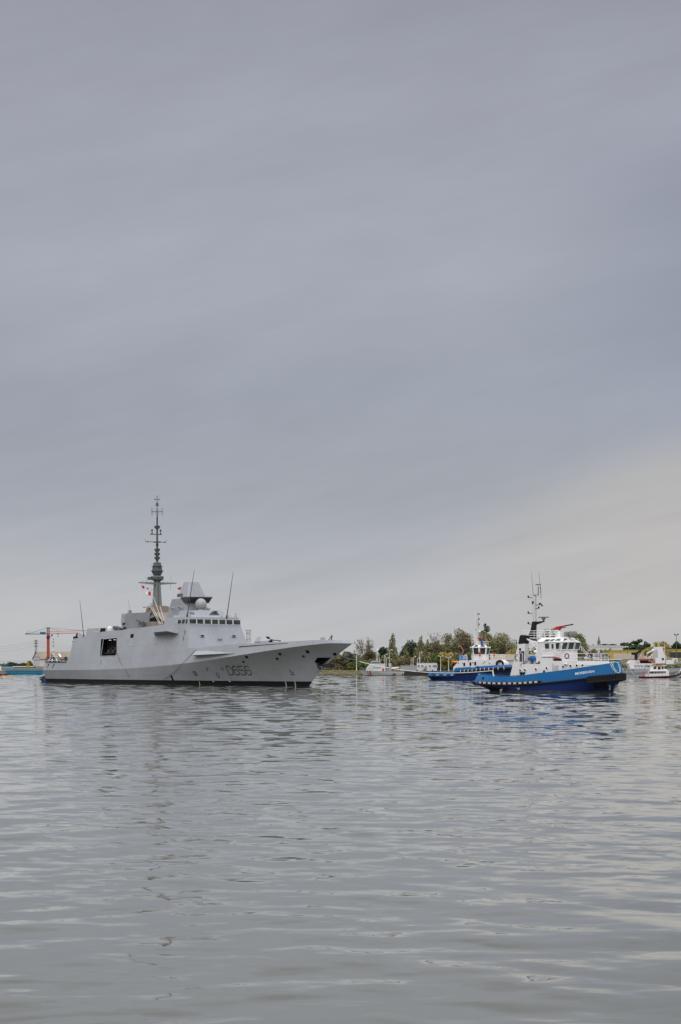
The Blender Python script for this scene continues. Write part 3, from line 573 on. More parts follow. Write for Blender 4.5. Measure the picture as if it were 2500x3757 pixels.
patch('side_port', [z7(313, 888), z7(357, 886), z7(350, 942), z7(305, 945)], dark, on_side)
patch('round_hatch', [z7(955, 832), z7(988, 832), z7(992, 850), z7(988, 870), z7(955, 870), z7(949, 850)], navy2, on_side, .1, .06)
for (x, y, dx, dy) in ((1090, 865, 14, 33), (1072, 950, 14, 33), (275, 982, 9, 8), (268, 1018, 9, 8)):
    patch('vent_grille', [z7(x-dx+5, y-dy), z7(x+dx, y-dy), z7(x+dx-6, y+dy), z7(x-dx, y+dy)], mat('vent grille grey', (.16, .17, .18), .6) if 'vent grille grey' not in MATS else MATS['vent grille grey'], on_side)
for (x, y, dx, dy) in ((625, 642, 42, 20), (1230, 645, 42, 20)):
    P = [Vector(front_pt(z6(x+a*dx, y+b*dy))) for a, b in ((-1, -1), (1, -1), (1, 1), (-1, 1))]; m_ = MB(); n_ = Vector((1, 0, 0)); k = [P[0]+n_*.25, P[1]+n_*.25, P[2]+n_*.6, P[3]+n_*.6]
    m_.prism([tuple(p-n_*.1) for p in P], [tuple(p) for p in k]); o = build('light_box', m_, navy2, frig)
    m_ = MB(); q = [p+(sum(k, Vector())/4-p)*.25+n_*.03 for p in k]; m_.prism([tuple(p-n_*.03) for p in q], [tuple(p) for p in q]); build('lens', m_, dark, o)
P = Vector(front_pt(z6(955, 712))); m_ = MB(); m_.frus((P.x, P.x+.5, P.y-.35, P.y+.35), P.z-.3, (P.x, P.x+.9, P.y-.6, P.y+.6), P.z+.1); m_.box(P.x, P.x+.9, P.y-.6, P.y+.6, P.z+.1, P.z+.25); build('front_bracket', m_, navy2, frig)
shadow_strip = MB()                                                     # shadow gap at the deck edge beside the gun, laid on as a black strip
A_ = [on_side(p, .03) for p in ((877, 2373.5), (930, 2369.5), (1000, 2364), (1056, 2360))]; shadow_strip.tube(A_, .12, 4, .04); build('deck_edge_shadow_gap', shadow_strip, dark, frig)
for q, fn in ((((1166, 418), (1190, 417), (1204, 440), (1178, 441)), on_low), (((668, 465), (690, 463), (698, 482), (678, 484)), on_low), (((943, 440), (965, 439), (972, 458), (950, 459)), on_low), (((55, 625), (70, 624), (86, 666), (72, 667)), on_low)):
    patch('hull_opening', [z2(*p) for p in q], dark, fn, .05, .03)
for x, y, r in ((1153, 467, 12), (937, 487, 14), (660, 513, 11), (1412, 450, 20)):
    P = [on_low(z2(x+r*math.cos(a)*1.1, y+r*.8*math.sin(a)), .05) for a in [k*math.pi/5 for k in range(10)]]; m_ = MB(); m_.prism(P, [(a, b+.15, c_) for a, b, c_ in P]); o = build('hawse_pipe', m_, mat('hawse lip grey', (.3, .31, .32), .5) if 'hawse lip grey' not in MATS else MATS['hawse lip grey'], frig)
    c_ = sum((Vector(p) for p in P), Vector())/10; m_ = MB(); P2 = [c_+(Vector(p)-c_)*.72+Vector((0, -.14, .04)) for p in P]; m_.prism([tuple(p) for p in P2], [tuple(p+Vector((0, .1, 0))) for p in P2]); build('hawse_hole', m_, dark, o)
for q in (((390, 1), 0), ((430, 1), 0)):
    x = 797 if q[0][0] == 390 else 888
    patch('hull_opening', [(x/4.48-1.6, 2250+835/4.48), (x/4.48+1.8, 2250+833/4.48), (x/4.48-.2, 2250+873/4.48), (x/4.48-3, 2250+874/4.48)], dark, on_side, .05, .03)
    patch('hull_opening', [(x/4.48-5.6, 2250+880/4.48), (x/4.48-3, 2250+879/4.48), (x/4.48-4, 2250+902/4.48), (x/4.48-6.5, 2250+903/4.48)], dark, on_side, .05, .03)
# painted numbers and marks on the bow
num = MB(); fn = lambda x, z: (x, low_y(x, z)-.035, z)
def glyph(pts, x, z, w_, h_, lean=.0): return [(x+p[0]*w_-lean*p[1]*h_, z+p[1]*h_) for p in pts]
D_ = [(0, 0), (0, 1), (.62, 1), (1, .72), (1, .25), (.7, 0), (0, 0)]; S6 = [(.9, .85), (.72, 1), (.25, 1), (0, .8), (0, .18), (.22, 0), (.78, 0), (1, .18), (1, .4), (.8, .56), (0, .56)]; S5 = [(1, 1), (0, 1), (0, .55), (.75, .55), (1, .4), (1, .15), (.78, 0), (.2, 0), (0, .15)]
P0, P1 = on_low(z2(512, 546)), on_low(z2(740, 620)); Pb = on_low(z2(545, 622)); hh = P0[2]-P1[2]-.05; wch = (P1[0]-P0[0]-.9)
adv = (P1[0]-Pb[0])/4
ln = (Pb[0]-P0[0])/hh
for i, gch in enumerate((D_, S6, S5, S6)): ribbon(num, glyph(gch, Pb[0]+i*adv, P1[2], adv*.78, hh, ln), .2, fn)
build('pennant_number', num, mat('black number paint', (.012, .013, .014), .5), frig, fix=False)
zz_ = lambda x, y: (lambda q: (q[0], q[2]))(on_low(z2(x, y)))
for ps in ([(1037, 575), (1045, 595), (1062, 597), (1074, 610), (1070, 618), (1047, 617)], [(369, 568), (357, 568), (362, 584)], [(475, 564), (490, 566), (495, 582)], [(432, 598), (440, 625), (458, 645), (463, 635), (448, 600)]):
    mk = MB(); ribbon(mk, [zz_(*p) for p in ps], .16, fn); build('hull_mark', mk, MATS['black number paint'], frig, fix=False)
c_ = zz_(261, 607); mk = MB(); ribbon(mk, [(c_[0]+.62*math.cos(a), c_[1]+.55*math.sin(a)) for a in [k*math.pi/6 for k in range(13)]], .13, fn)
ribbon(mk, [(c_[0]-.4, c_[1]-.4), (c_[0]+.4, c_[1]+.4)], .13, fn); ribbon(mk, [(c_[0]-.4, c_[1]+.4), (c_[0]+.4, c_[1]-.4)], .13, fn)
build('hull_mark', mk, MATS['black number paint'], frig, fix=False)
for x in (1005, 1081, 295):
    dmk = MB()
    for k in range(6): P = zz_(x+k*1.5, 676+k*7); dmk.add([fn(P[0]+a*.14, P[1]+b*.055) for a, b in ((-1, -1), (1, -1), (1, 1), (-1, 1))], [(0, 1, 2, 3)])
    build('draught_mark', dmk, white2, frig, fix=False)
for x in (408, 542): dmk = MB(); ribbon(dmk, [zz_(x-5, 660), zz_(x, 675), zz_(x+10, 675)], .14, fn); build('tug_mark', dmk, white2, frig, fix=False)
# anchor in its pocket
ak = MB(); A_ = FR.onY(zb(835, 745), 0); ax0, az0 = A_
ak.box(ax0-1.6, ax0+.9, -.9, .9, az0-.5, az0+.35); ak.tube([(ax0-3.5, 0, az0+.2), (ax0-1, 0, az0+.1), (ax0+1, 0, az0)], .35, 6); ak.tube([(ax0-1.8, -1.4, az0-.7), (ax0-2.8, -1.3, az0-.2), (ax0-3.4, -.9, az0+.5)], .3, 6); ak.box(ax0-1.3, ax0-.9, -.2, .2, az0+.3, az0+1.4)
build('anchor', ak, mat('anchor black', (.018, .018, .02), .5), frig)
# bow locker, jackstaff, deck-edge netting, safety line
bx = MB(); A_ = FR.onY(zb(705, 235), 0); bx.frus((A_[0]-.45, A_[0]+.45, -.4, .4), 10.2, (A_[0]-.4, A_[0]+.4, -.35, .35), FR.onY(zb(705, 203), 0)[1]); build('bow_locker', bx, mat('cream locker paint', (.34, .34, .28), .6), frig)
js = MB(); A_, B_, C_ = FR.onY(zb(878, 268), 0), FR.onY(zb(880, 140), 0), FR.onY(zb(800, 268), 0); js.tube([(A_[0], 0, 10.3), (B_[0], 0, B_[1])], .11, 5, .05); js.tube([(A_[0], -.4, 10.3), (A_[0], 0, FR.onY(zb(880, 180), 0)[1])], .08, 5); js.tube([(C_[0]-.4, 0, 10.3), (A_[0], 0, FR.onY(zb(880, 175), 0)[1])], .09, 5); js.sphere((A_[0], 0, FR.onY(zb(880, 182), 0)[1]), .24, 8); build('jackstaff', js, AD, frig)
nt_ = MB(); 
for i in range(23):
    x = -51.8+i*.56; y = side_y(x, 5.6); nt_.tube([(x, y, 5.4), (x-.12, y-.35, 5.8), (x, y+.1, 6.9)], .045, 4); nt_.tube([(x, y, 5.5), (x+.25, y-.3, 5.62)], .07, 4)
for z, d_ in ((6.9, .1), (6.5, 0), (6.1, -.1)): nt_.tube([(-51.8+i*1.1, side_y(-51.8+i*1.1, 5.6)+d_, z) for i in range(12)], .035, 4)
nt_.tube([(-51.8, y_, 6.9) for y_ in (-8.1, 0, 8.1)], .035, 4); nt_.tube([(-51.8, y_, 6.5) for y_ in (-8.1, 0, 8.1)], .035, 4)
build('flight_deck_netting', nt_, black, frig)
ln_ = MB(); P = [on_side(z2(265, 413), .1), on_side(z2(150, 530), .2)]+[on_low(z2(*p), .15) for p in ((100, 585), (40, 632), (0, 655))]; ln_.tube(P, .045, 4); build('boom_line', ln_, rope_d, frig); ln_ = MB()
P = [on_side(zh(1250, 775), .08), on_side(z1(985, 510), .15), on_low(z1(1040, 590), .12), on_low(z1(1065, 640), .12)]; ln_.tube(P, .05, 4); build('boom_line', ln_, rope_d, frig)
for a, b in ((zh(1450, 608), z7(1105, 1005)), (z7(250, 1070), z7(760, 1030)), (zh(830, 372), zh(1400, 335)), (zh(120, 930), zh(840, 900)), (zh(170, 660), zh(860, 620)), (zh(1250, 900), z7(1105, 1090)), (zh(1340, 212), zh(1310, 352))):
    A_, B_ = on_side(a, .005), on_side(b, .005); sq = MB(); sq.tube([A_, tuple((Vector(A_)+Vector(B_))/2), B_], .03, 4); build('weld_seam', sq, MATS['shaded platform plating'], frig)
stain = mat('rust and salt stain', (.235, .225, .185), .7, var=.25, scale=.8)
for pts in ([zh(835, 880), zh(870, 878), zh(858, 1040), zh(838, 1045)], [zh(1262, 640), zh(1292, 620), zh(1275, 800), zh(1255, 770)], [zh(415, 455), zh(430, 455), zh(424, 640), zh(416, 640)], [zh(1330, 560), zh(1342, 560), zh(1335, 720), zh(1328, 720)]): patch('rust_stain', pts, stain, on_side, .004, .006)
for x0 in (60, 420): hz_ = MB(); q = [low_pt(.1+.0008*x0+.02*k, .52) for k in range(14)]; hz_.tube([(a, -b-.0, c) for a, b, c in q], .028, 4); build('weld_seam', hz_, MATS['shaded platform plating'], frig)
st = MB(); A_ = FR.onY((278, 2338), -7); st.box(A_[0]-1.0, A_[0]+.4, -7.2, -6.2, A_[1]-1.4, A_[1]+.2); st.tube([(A_[0]-.4, -6.7, A_[1]), (A_[0]+.3, -6.7, A_[1]+.9)], .25, 6); st.tube([(A_[0]-2.2, -6.7, A_[1]-1.2), (A_[0], -6.7, A_[1]-1.2)], .16, 5); build('stern_camera', st, black, frig)
# ---- signal flags hang on the halyards: things of their own
def flag(name, label, pts, m, X=None, group=None, parts=()):
    X = mx+.35 if X is None else X; W_ = [FR.world(X, *FR.onX(p, X)) for p in pts]; c0_ = Vector(W_[0]); k = 6; mb_ = MB(); P = [Vector(p) for p in W_]; g_ = []
    for i in range(k+1):
        for j in range(k+1):
            a = P[0].lerp(P[1], i/k); b = P[3].lerp(P[2], i/k); q = a.lerp(b, j/k); g_.append(q-c0_+Vector((0, .12*math.sin(i*1.5+j*.6)*i/k, 0)))
    n_ = k+1; fs = [(i*n_+j, (i+1)*n_+j, (i+1)*n_+j+1, i*n_+j+1) for i in range(k) for j in range(k)]; mb_.add(g_, fs)
    if isinstance(m, tuple): mb_.m = [0 if (f // k) < k//2 else 1 for f in range(k*k)]
    o = build(name, mb_, list(m) if isinstance(m, tuple) else m, None, smooth=60, loc=c0_); sld = o.modifiers.new('cloth', 'SOLIDIFY'); sld.thickness = .02
    return tag(o, label, 'flag', group)
G = 'signal flags on the frigate halyards'
flag('signal_flag', 'small red signal flag nearest the outer end of the main yard', [z3(322, 1636), z3(375, 1650), z3(384, 1690), z3(350, 1695)], flagred, group=G)
flag('signal_flag', 'red flag with a white fly edge just left of the mast', [z3(412, 1675), z3(458, 1690), z3(450, 1712), z3(425, 1705)], flagred, group=G)
flag('signal_flag', 'dark navy pennant streaming against the grey mast column', [z3(488, 1722), z3(545, 1705), z3(540, 1708), z3(490, 1715)], flagdark, group=G)
flag('signal_flag', 'largest red and white flag, lowest of those left of mast', [z3(398, 1750), z3(485, 1745), z3(492, 1815), z3(405, 1808)], (white2, flagred), group=G)
flag('signal_flag', 'red flag flying beside the grey radar housing', [z3(945, 1690), z3(1000, 1662), z3(1018, 1680), z3(992, 1728)], flagred, group=G)
# ---- people on the flight deck
def person(label, loc, rz, shirt, trousers, hatm, group=None, sc_=1., lean=0.):
    V = [(0, 0, .95), (0, 0, 1.2), (0, 0, 1.42), (0, 0, 1.53), (0, 0, 1.62), (0, .02, 1.74), (-.1, 0, .9), (-.11, .02, .5), (-.11, 0, .09), (-.11, .14, .05), (.1, 0, .9), (.12, -.02, .5), (.12, 0, .09), (.12, .14, .05), (-.19, 0, 1.4), (-.25, -.02, 1.13), (-.24, .1, .9), (-.24, .14, .82), (.19, 0, 1.4), (.25, .03, 1.14), (.22, .2, 1.0), (.2, .26, .98)]
    E_ = [(0, 1), (1, 2), (2, 3), (3, 4), (4, 5), (0, 6), (6, 7), (7, 8), (8, 9), (0, 10), (10, 11), (11, 12), (12, 13), (2, 14), (14, 15), (15, 16), (16, 17), (2, 18), (18, 19), (19, 20), (20, 21)]
    Rr = [.15, .14, .16, .06, .1, .085, .09, .065, .045, .04, .09, .065, .045, .04, .065, .05, .036, .03, .065, .05, .036, .03]
    me = bpy.data.meshes.new('person'); me.from_pydata(V, E_, []); o = bpy.data.objects.new('person', me); col.objects.link(o)
    md = o.modifiers.new('skin', 'SKIN'); 
    for i, sv in enumerate(me.skin_vertices[0].data): sv.radius = (Rr[i], Rr[i]); sv.use_root = (i == 0)
    s2 = o.modifiers.new('sub', 'SUBSURF'); s2.levels = 1; s2.render_levels = 1; bpy.context.view_layer.update()
    m2 = bpy.data.meshes.new_from_object(o.evaluated_get(bpy.context.evaluated_depsgraph_get())); o.modifiers.clear(); o.data = m2; m2.materials.clear()
    for q in (trousers, shirt, skin_m): m2.materials.append(q)
    for p in m2.polygons: p.material_index = 2 if p.center.z > 1.5 or (p.center.z < 1.02 and abs(p.center.x) > .18) else (1 if p.center.z > .95 else 0); p.use_smooth = True
    o.location = loc; o.rotation_euler = (0, 0, rz); o.scale = (sc_,)*3; tag(o, label, 'person', group)
    h_ = MB(); h_.lathe([(.115, 1.72), (.13, 1.75), (.11, 1.83), (.02, 1.85)], (0, .02, 0), 10); h_.disc((0, .12, 1.74), .1, (0, .1, 1), .02); build('cap', h_, hatm, o); return o
def on_deck(uv): X, Z = FR.onY(uv, -5.5); return FR.world(X, -5.5, 5.5)
G = 'crew on the frigate flight deck'
person('sailor in dark uniform and white cap nearest the hangar wall', on_deck((245, 2424)), 1.2, cloth_d, cloth_d, cloth_w, G)
person('sailor in dark clothes and dark cap beside the white-capped sailor', on_deck((239.5, 2424)), -.6, cloth_d, cloth_d, cloth_d, G)
person('sailor in dark uniform standing midway along the flight deck rail', on_deck((197, 2424)), .3, cloth_d, cloth_d, cloth_d, G)
# ---------------------------------------------------------------- tugs
def hull_y(rows, X, Z):
    for r0, r1 in zip(rows, rows[1:]):
        t = .5
        for _ in range(14):
            xa, xb = r0[0]+(r1[0]-r0[0])*t, r0[1]+(r1[1]-r0[1])*t; s = min(max((X-xa)/(xb-xa), 0), 1); z0, z1_ = r0[2](s), r1[2](s); t = (Z-z0)/max(z1_-z0, .01)
            tt = t; t = min(max(t, 0), 1)
        if tt <= 1.001 or r1 is rows[-1]: return -(r0[3](s)+(r1[3](s)-r0[3](s))*t)
def on_rows(fr, rows, uv, o=0.):
    Y = -4.
    for _ in range(25): X, Z = fr.onY(uv, Y); Y = .5*Y+.5*(hull_y(rows, X, Z)-o)
    return X, Y, Z
def fender_line(row, s0, s1, n, o, dz=0.):
    return [(row[0]+(row[1]-row[0])*s, row[3](s), row[2](s)+dz) for s in np.linspace(s0, s1, n)]
def ring_round(row, s0, n, o, dz):                      # round the bow from starboard to port
    S = [(s, -1) for s in np.linspace(s0, 1, n)]+[(s, 1) for s in np.linspace(1, s0, n)[1:]]
    return [(row[0]+(row[1]-row[0])*s+o*max(0, (s-.9))*10, q*(row[3](s)+o), row[2](s)+dz) for s, q in S]
def bow_fender(name, parent, row, s0, o, h, r, n=15, top=.3, m=None):
    mb_ = MB(); pts = ring_round(row, s0, n, o, 0); dense = []
    for a, b in zip(pts, pts[1:]):
        a, b = Vector(a), Vector(b); k = max(1, int((b-a).length/(r*1.6)))
        dense += [a.lerp(b, i/k) for i in range(k)]
    dense.append(Vector(pts[-1]))
    for p in dense: mb_.tube([p+Vector((0, 0, top)), p+Vector((0, 0, top-h))], r, 7)
    mb_.tube([p+Vector((0, 0, top-.1)) for p in dense], r*.9, 6); mb_.tube([p+Vector((0, 0, top-h+.1)) for p in dense], r*.9, 6)
    return build(name, mb_, m or black, parent)
def window(name, P, n, parent, frame=white2, g=glass2, k_=1.16, fr_=.045):
    P = [Vector(p) for p in P]; n = Vector(n).normalized(); c = sum(P, Vector())/len(P); k = len(P); m = MB(); outer = [c+(p-c)*k_+n*.01 for p in P]; o2 = [p+n*fr_ for p in outer]; inner = [p+n*fr_*.7 for p in P]
    m.add([tuple(v) for v in outer+o2+inner+P], [(i, (i+1) % k, k+(i+1) % k, k+i) for i in range(k)]+[(k+i, k+(i+1) % k, 2*k+(i+1) % k, 2*k+i) for i in range(k)]+[(2*k+i, 2*k+(i+1) % k, 3*k+(i+1) % k, 3*k+i) for i in range(k)])
    f = build(name, m, frame, parent); pm = MB(); pm.prism([tuple(p-n*.02) for p in P], [tuple(p+n*.025) for p in P]); build('pane', pm, g, f); return f
def porthole(c, n, r, parent):
    m = MB(); m.torus(Vector(c)+Vector(n)*.02, r, r*.22, n, 14, 5); f = build('porthole', m, white2, parent); p = MB(); p.disc(Vector(c)+Vector(n)*.02, r, n, .05, 14); build('pane', p, dark, f)
T1 = Fr(2251, 2540, 55, 15); z5 = zoomer(1700, 2050, 2.412); zp = zoomer(1940, 2290, 7.84); zm1 = zoomer(1880, 2080, 6.533)
tug = empty('tugboat', T1.world(0, 0, 0), T1.rz, 'blue and white tug named MORBIHAN with a red water cannon on its roof', 'tugboat')
bS = curve((0, 0), (.012, 1.3), (.03, 2.4), (.07, 3.6), (.13, 4.4), (.22, 4.85), (.5, 5.0), (.7, 4.8), (.82, 4.15), (.9, 3.1), (.95, 2.1), (.98, 1.2), (1, 0))
bT = curve((0, 0), (.012, 1.2), (.03, 2.2), (.07, 3.4), (.13, 4.2), (.22, 4.7), (.5, 4.9), (.7, 4.75), (.82, 4.2), (.9, 3.2), (.95, 2.2), (.98, 1.3), (1, 0))
bW = smooth_curve((0, 0), (.06, 1.6), (.15, 3.1), (.3, 4.2), (.5, 4.5), (.7, 3.9), (.85, 2.1), (.95, .7), (1, 0))
zS = smooth_curve((0, 1.75), (.06, 1.5), (.13, 1.35), (.38, 1.3), (.61, 1.85), (.88, 2.85), (1, 3.3)); zT = smooth_curve((0, 3.55), (.06, 3.3), (.3, 2.98), (.53, 3.75), (.77, 4.65), (.9, 5.3), (1, 5.85))
K1 = (-11, 14.2, lambda s: -1.2, lambda s: bW(s)*.8); W1 = (-13.0, 15.0, lambda s: 0., bW); Wb = (-13.2, 15.25, lambda s: .24, lambda s: bW(s)+(bS(s)-bW(s))*.12); S1 = (-16.4, 17.2, zS, bS); T1r = (-15.4, 16.7, zT, bT)
T1i = (-15.2, 16.5, zT, lambda s: max(0, bT(s)-.14)); T1d = (-15.2, 16.4, lambda s: zT(s)-1.1, lambda s: max(0, bT(s)-.2))
SST = list(np.linspace(0, .03, 4))+[.05, .07, .1, .13, .17]+list(np.linspace(.22, .82, 16))+[.86, .9, .925, .95, .965, .98, .99, 1.0]
build('waterline_band', hull_loft([K1, W1, Wb], SST), weed, tug, smooth=50)
build('hull_bottom', hull_loft([Wb, S1], SST), navyblue, tug, smooth=50)
build('hull_topsides', hull_loft([S1, T1r, T1i, T1d], SST), blue, tug, smooth=50)
dk = hull_loft([(-15.1, 16.2, lambda s: zT(s)-1.2, lambda s: max(0, bT(s)-.25)), (-15.1, 16.2, lambda s: zT(s)-1.06, lambda s: max(0, bT(s)-.25))], SST)
build('deck', dk, mat('red oxide deck paint', (.10, .03, .022), .8, streak=.3), tug)
R1 = [W1, Wb, S1, T1r]; ont = lambda uv, o=0.: on_rows(T1, R1, uv, o)
st_ = MB(); pts = [(x, -y-.08, z) for x, y, z in fender_line(S1, 0.0, .9, 34, 0)]; pp = [(x, y+.08, z) for x, y, z in fender_line(S1, 0, .9, 34, 0)][::-1]
st_.tube(pp+pts, .2, 7); build('rubbing_strake', st_, black, tug, smooth=60)
bow_fender('bow_fender', tug, S1, .84, .32, 1.25, .22, top=.35)
bow_f2 = MB(); q = fender_line(S1, 0, .06, 6, 0); P = [(x-.15, -y-.1, z+.1) for x, y, z in q[::-1]]+[(x-.15, y+.1, z+.1) for x, y, z in q]; bow_f2.tube(P, .32, 7); build('stern_fender', bow_f2, black, tug, smooth=60)
for i in range(12):
    s = .105+i*.036; row = S1; x0, x1 = [row[0]+(row[1]-row[0])*q for q in (s, s+.0185)]; y0, y1 = [-row[3](q)-.34 for q in (s, s+.0185)]; z0, z1_ = [row[2](q)+.22 for q in (s, s+.0185)]
    m_ = MB(); m_.prism([(x0, y0, z0), (x1, y1, z1_), (x1, y1, z1_+.34), (x0, y0, z0+.34)], [(x0, y0+.3, z0), (x1, y1+.3, z1_), (x1, y1+.3, z1_+.34), (x0, y0+.3, z0+.34)]); build('fender_pad', m_, mat('pinkish white pad', (.62, .5, .5), .8) if 'pinkish white pad' not in MATS else MATS['pinkish white pad'], tug)
m_ = MB(); pts = [(x, -y-.1, z+.43) for x, y, z in fender_line(S1, .09, .54, 24, 0)]; m_.tube(pts, .17, 5); build('pad_rail', m_, black, tug)
# name on the bow
tv, tf = text_mb('MORBIHAN', .8, 0, 1.0, .009); A_, B_ = ont(z5(992, 1030)), ont(z5(1161, 1007)); wd_ = max(v[0] for v in tv); sx = (B_[0]-A_[0])/wd_; hh = (ont(z5(992, 1008))[2]-A_[2])/max(v[1] for v in tv); slp = (B_[2]-A_[2])/(B_[0]-A_[0])
m_ = MB(); m_.add([(lambda x, z: (x, hull_y(R1, x, z)-.03, z))(A_[0]+v[0]*sx, A_[2]+v[0]*sx*slp+v[1]*hh) for v in tv], tf); build('name_lettering', m_, white2, tug, fix=False)
for i in range(2):
    m_ = MB(); fn1 = lambda x, z: (x, hull_y(R1, x, z)-.04, z); zz5 = lambda x, y: (lambda q: (q[0], q[2]))(ont(z5(x, y)))
    for k in range(4): a = zz5((1300, 1340)[i]+k*(0, 6)[i], 1160-k*(12, 14)[i]); m_.add([fn1(a[0]+c_*.13, a[1]+e_*.07) for c_, e_ in ((-1, -1), (1, -1), (1, 1), (-1, 1))], [(0, 1, 2, 3)])
    build('draught_mark', m_, white2, tug, fix=False)
m_ = MB(); a = zz5(490, 1148); ribbon(m_, [(a[0]-.3, a[1]+.15), (a[0], a[1]-.25), (a[0]+.3, a[1]+.15)], .14, fn1); build('hull_mark', m_, white2, tug, fix=False)
a = ont(z5(1228, 1128), .03); m_ = MB(); m_.prism([(a[0]-1.3, hull_y(R1, a[0]-1.3, a[2]+.9)-.05, a[2]+.8), (a[0]+1.0, hull_y(R1, a[0]+1, a[2]+.9)-.05, a[2]+.8), (a[0]+1.0, hull_y(R1, a[0]+1, a[2]-.4)-.05, a[2]-.55), (a[0]-1.3, hull_y(R1, a[0]-1.3, a[2]-.4)-.05, a[2]-.55)], [(a[0]-1.3, a[1]+.6, a[2]+.8), (a[0]+1.0, a[1]+.9, a[2]+.8), (a[0]+1.0, a[1]+.9, a[2]-.55), (a[0]-1.3, a[1]+.6, a[2]-.55)]); build('anchor_recess', m_, mat('navy recess', (.004, .006, .03), .6), tug)
a = ont(z5(178, 1060), .02); m_ = MB(); m_.disc(a, .28, (-.4, -1, 0), .2, 12, .7); build('fairlead', m_, dark, tug)
a = ont(z5(345, 1165), .1); m_ = MB(); m_.tube([(a[0]+.9, a[1]+.1, a[2]+.75), (a[0]+.3, a[1]-.15, a[2]+.4), (a[0]-.2, a[1]-.3, a[2]-.1)], .1, 6, .2); build('cooling_water', m_, white2, tug)
# deckhouse
HY = 4.15
hx0, hx1 = T1.onY(z5(445, 1000), -HY)[0], T1.onY(z5(1183, 930), -HY)[0]; hz = T1.onY(z5(1000, 905), -HY)[1]; hza = T1.onY(z5(600, 933), -HY)[1]
xm0, xm1 = T1.onY(z5(682, 900), -HY)[0], T1.onY(z5(790, 900), -HY)[0]; hzm = T1.onY(z5(740, 878), -HY)[1]
h_ = MB(); bow_w = 2.6
h_.prism([(hx0, -HY, 2), (9.5, -HY, 2.4), (hx1-.6, -bow_w, 3), (hx1-.6, bow_w, 3), (9.5, HY, 2.4), (hx0, HY, 2)], [(hx0, -HY+.05, hza), (9.3, -HY+.05, hza+.02), (hx1-.9, -bow_w, hza+.03), (hx1-.9, bow_w, hza+.03), (9.3, HY-.05, hza+.02), (hx0, HY-.05, hza)])
h_.prism([(xm0, -HY+.04, hza-.2), (9.4, -HY+.04, hza-.2), (hx1-.7, -bow_w, hza-.2), (hx1-.7, bow_w, hza-.2), (9.4, HY-.04, hza-.2), (xm0, HY-.04, hza-.2)], [(xm0, -HY+.06, hz), (9.2, -HY+.06, hz), (hx1-1, -bow_w, hz), (hx1-1, bow_w, hz), (9.2, HY-.06, hz), (xm0, HY-.06, hz)])
h_.box(xm0, xm1, -HY+.08, HY-.08, hz-.1, hzm)
build('deckhouse', h_, white, tug)
for x, y in ((505, 990), (548, 986), (645, 979), (740, 969), (885, 958), (951, 950), (1007, 946)):
    a = T1.onY(z5(x, y), -HY-.02); porthole((a[0], -HY-.02, a[1]), (0, -1, 0), .27, tug)
for x, y in ((1062, 944), (1112, 943)):
    a = T1.onY(z5(x, y), -3.5); porthole((a[0], -HY+(a[0]-9.4)*.52-.03, a[1]), (.47, -.88, 0), .25, tug)
def panel(name, pts, Y, m, parent, th=.06):
    P = [(T1.onY(z5(*p), Y)) for p in pts]; q = MB(); q.prism([(x, Y, z) for x, z in P], [(x, Y+th, z) for x, z in P]); return build(name, q, m, parent)
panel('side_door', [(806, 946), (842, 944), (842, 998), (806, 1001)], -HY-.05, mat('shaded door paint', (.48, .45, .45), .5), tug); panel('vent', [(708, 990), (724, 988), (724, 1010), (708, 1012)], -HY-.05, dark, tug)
panel('pipe', [(792, 925), (796, 925), (796, 1000), (792, 1002)], -HY-.1, steel, tug)
fl = MB(); a = T1.onY(z5(905, 930), -HY-.3); fl.lathe([(.1, -.3), (.12, 0)], (a[0]-.2, -HY-.15, a[1]), 6); fl.tube([(a[0]-.4, -HY-.3, a[1]+.05), (a[0]+.5, -HY-.35, a[1]-.02)], .17, 8); build('searchlight', fl, white2, tug)
lk = MB(); A_, B_ = T1.onY(z5(808, 912), -HY+.3), T1.onY(z5(858, 912), -HY+.3); lk.box(A_[0], B_[0], -HY+.1, -HY+1.0, A_[1], A_[1]+.55); lkr = build('deck_locker', lk, dark, tug)
lk2 = MB(); lk2.prism([(A_[0], -HY+.1, A_[1]+.56), (B_[0]-.2, -HY+.1, A_[1]+.56), (B_[0]-.2, -HY+1, A_[1]+.56), (A_[0], -HY+1, A_[1]+.56)], [(A_[0], -HY+.2, A_[1]+.95), (B_[0]-.5, -HY+.2, A_[1]+.8), (B_[0]-.5, -HY+1, A_[1]+.8), (A_[0], -HY+1, A_[1]+.95)]); build('lid', lk2, mat('dark red lid', (.2, .02, .025), .5), lkr)
# wheelhouse
PY = 3.45; px0 = T1.onY(z5(660, 800), -PY)[0]; px1 = T1.onY(z5(812, 800), -PY)[0]; pxf = 5.75; zw0 = T1.onY(z5(868, 806), -PY)[1]; zw1 = T1.onY(z5(868, 740), -PY)[1]; cf = .75
plan = lambda g_, xf=0.: [(px0, -PY-g_), (pxf-1.3, -PY-g_), (pxf-.2+xf, -PY+.55-g_*.3), (pxf+xf, -PY+1.1), (pxf+.2+xf, 0), (pxf+xf, PY-1.1), (pxf-.2+xf, PY-.55+g_*.3), (pxf-1.3, PY+g_), (px0, PY+g_)]
ph = MB(); r_ = lambda pl_, z: [(x, y, z) for x, y in pl_]
ph.loft([r_(plan(.0, -.1), hz-.1), r_(plan(0, -.1), zw0), r_(plan(.05, .25), zw1)])
ph.loft([r_(plan(.12, .45), zw1-.02), r_(plan(.14, .47), zw1+.12), [(px0+(x-px0)*.80+.3, y*.66, zw1+.95) for x, y in plan(.1, .3)]])
wh = build('wheelhouse', ph, white, tug)
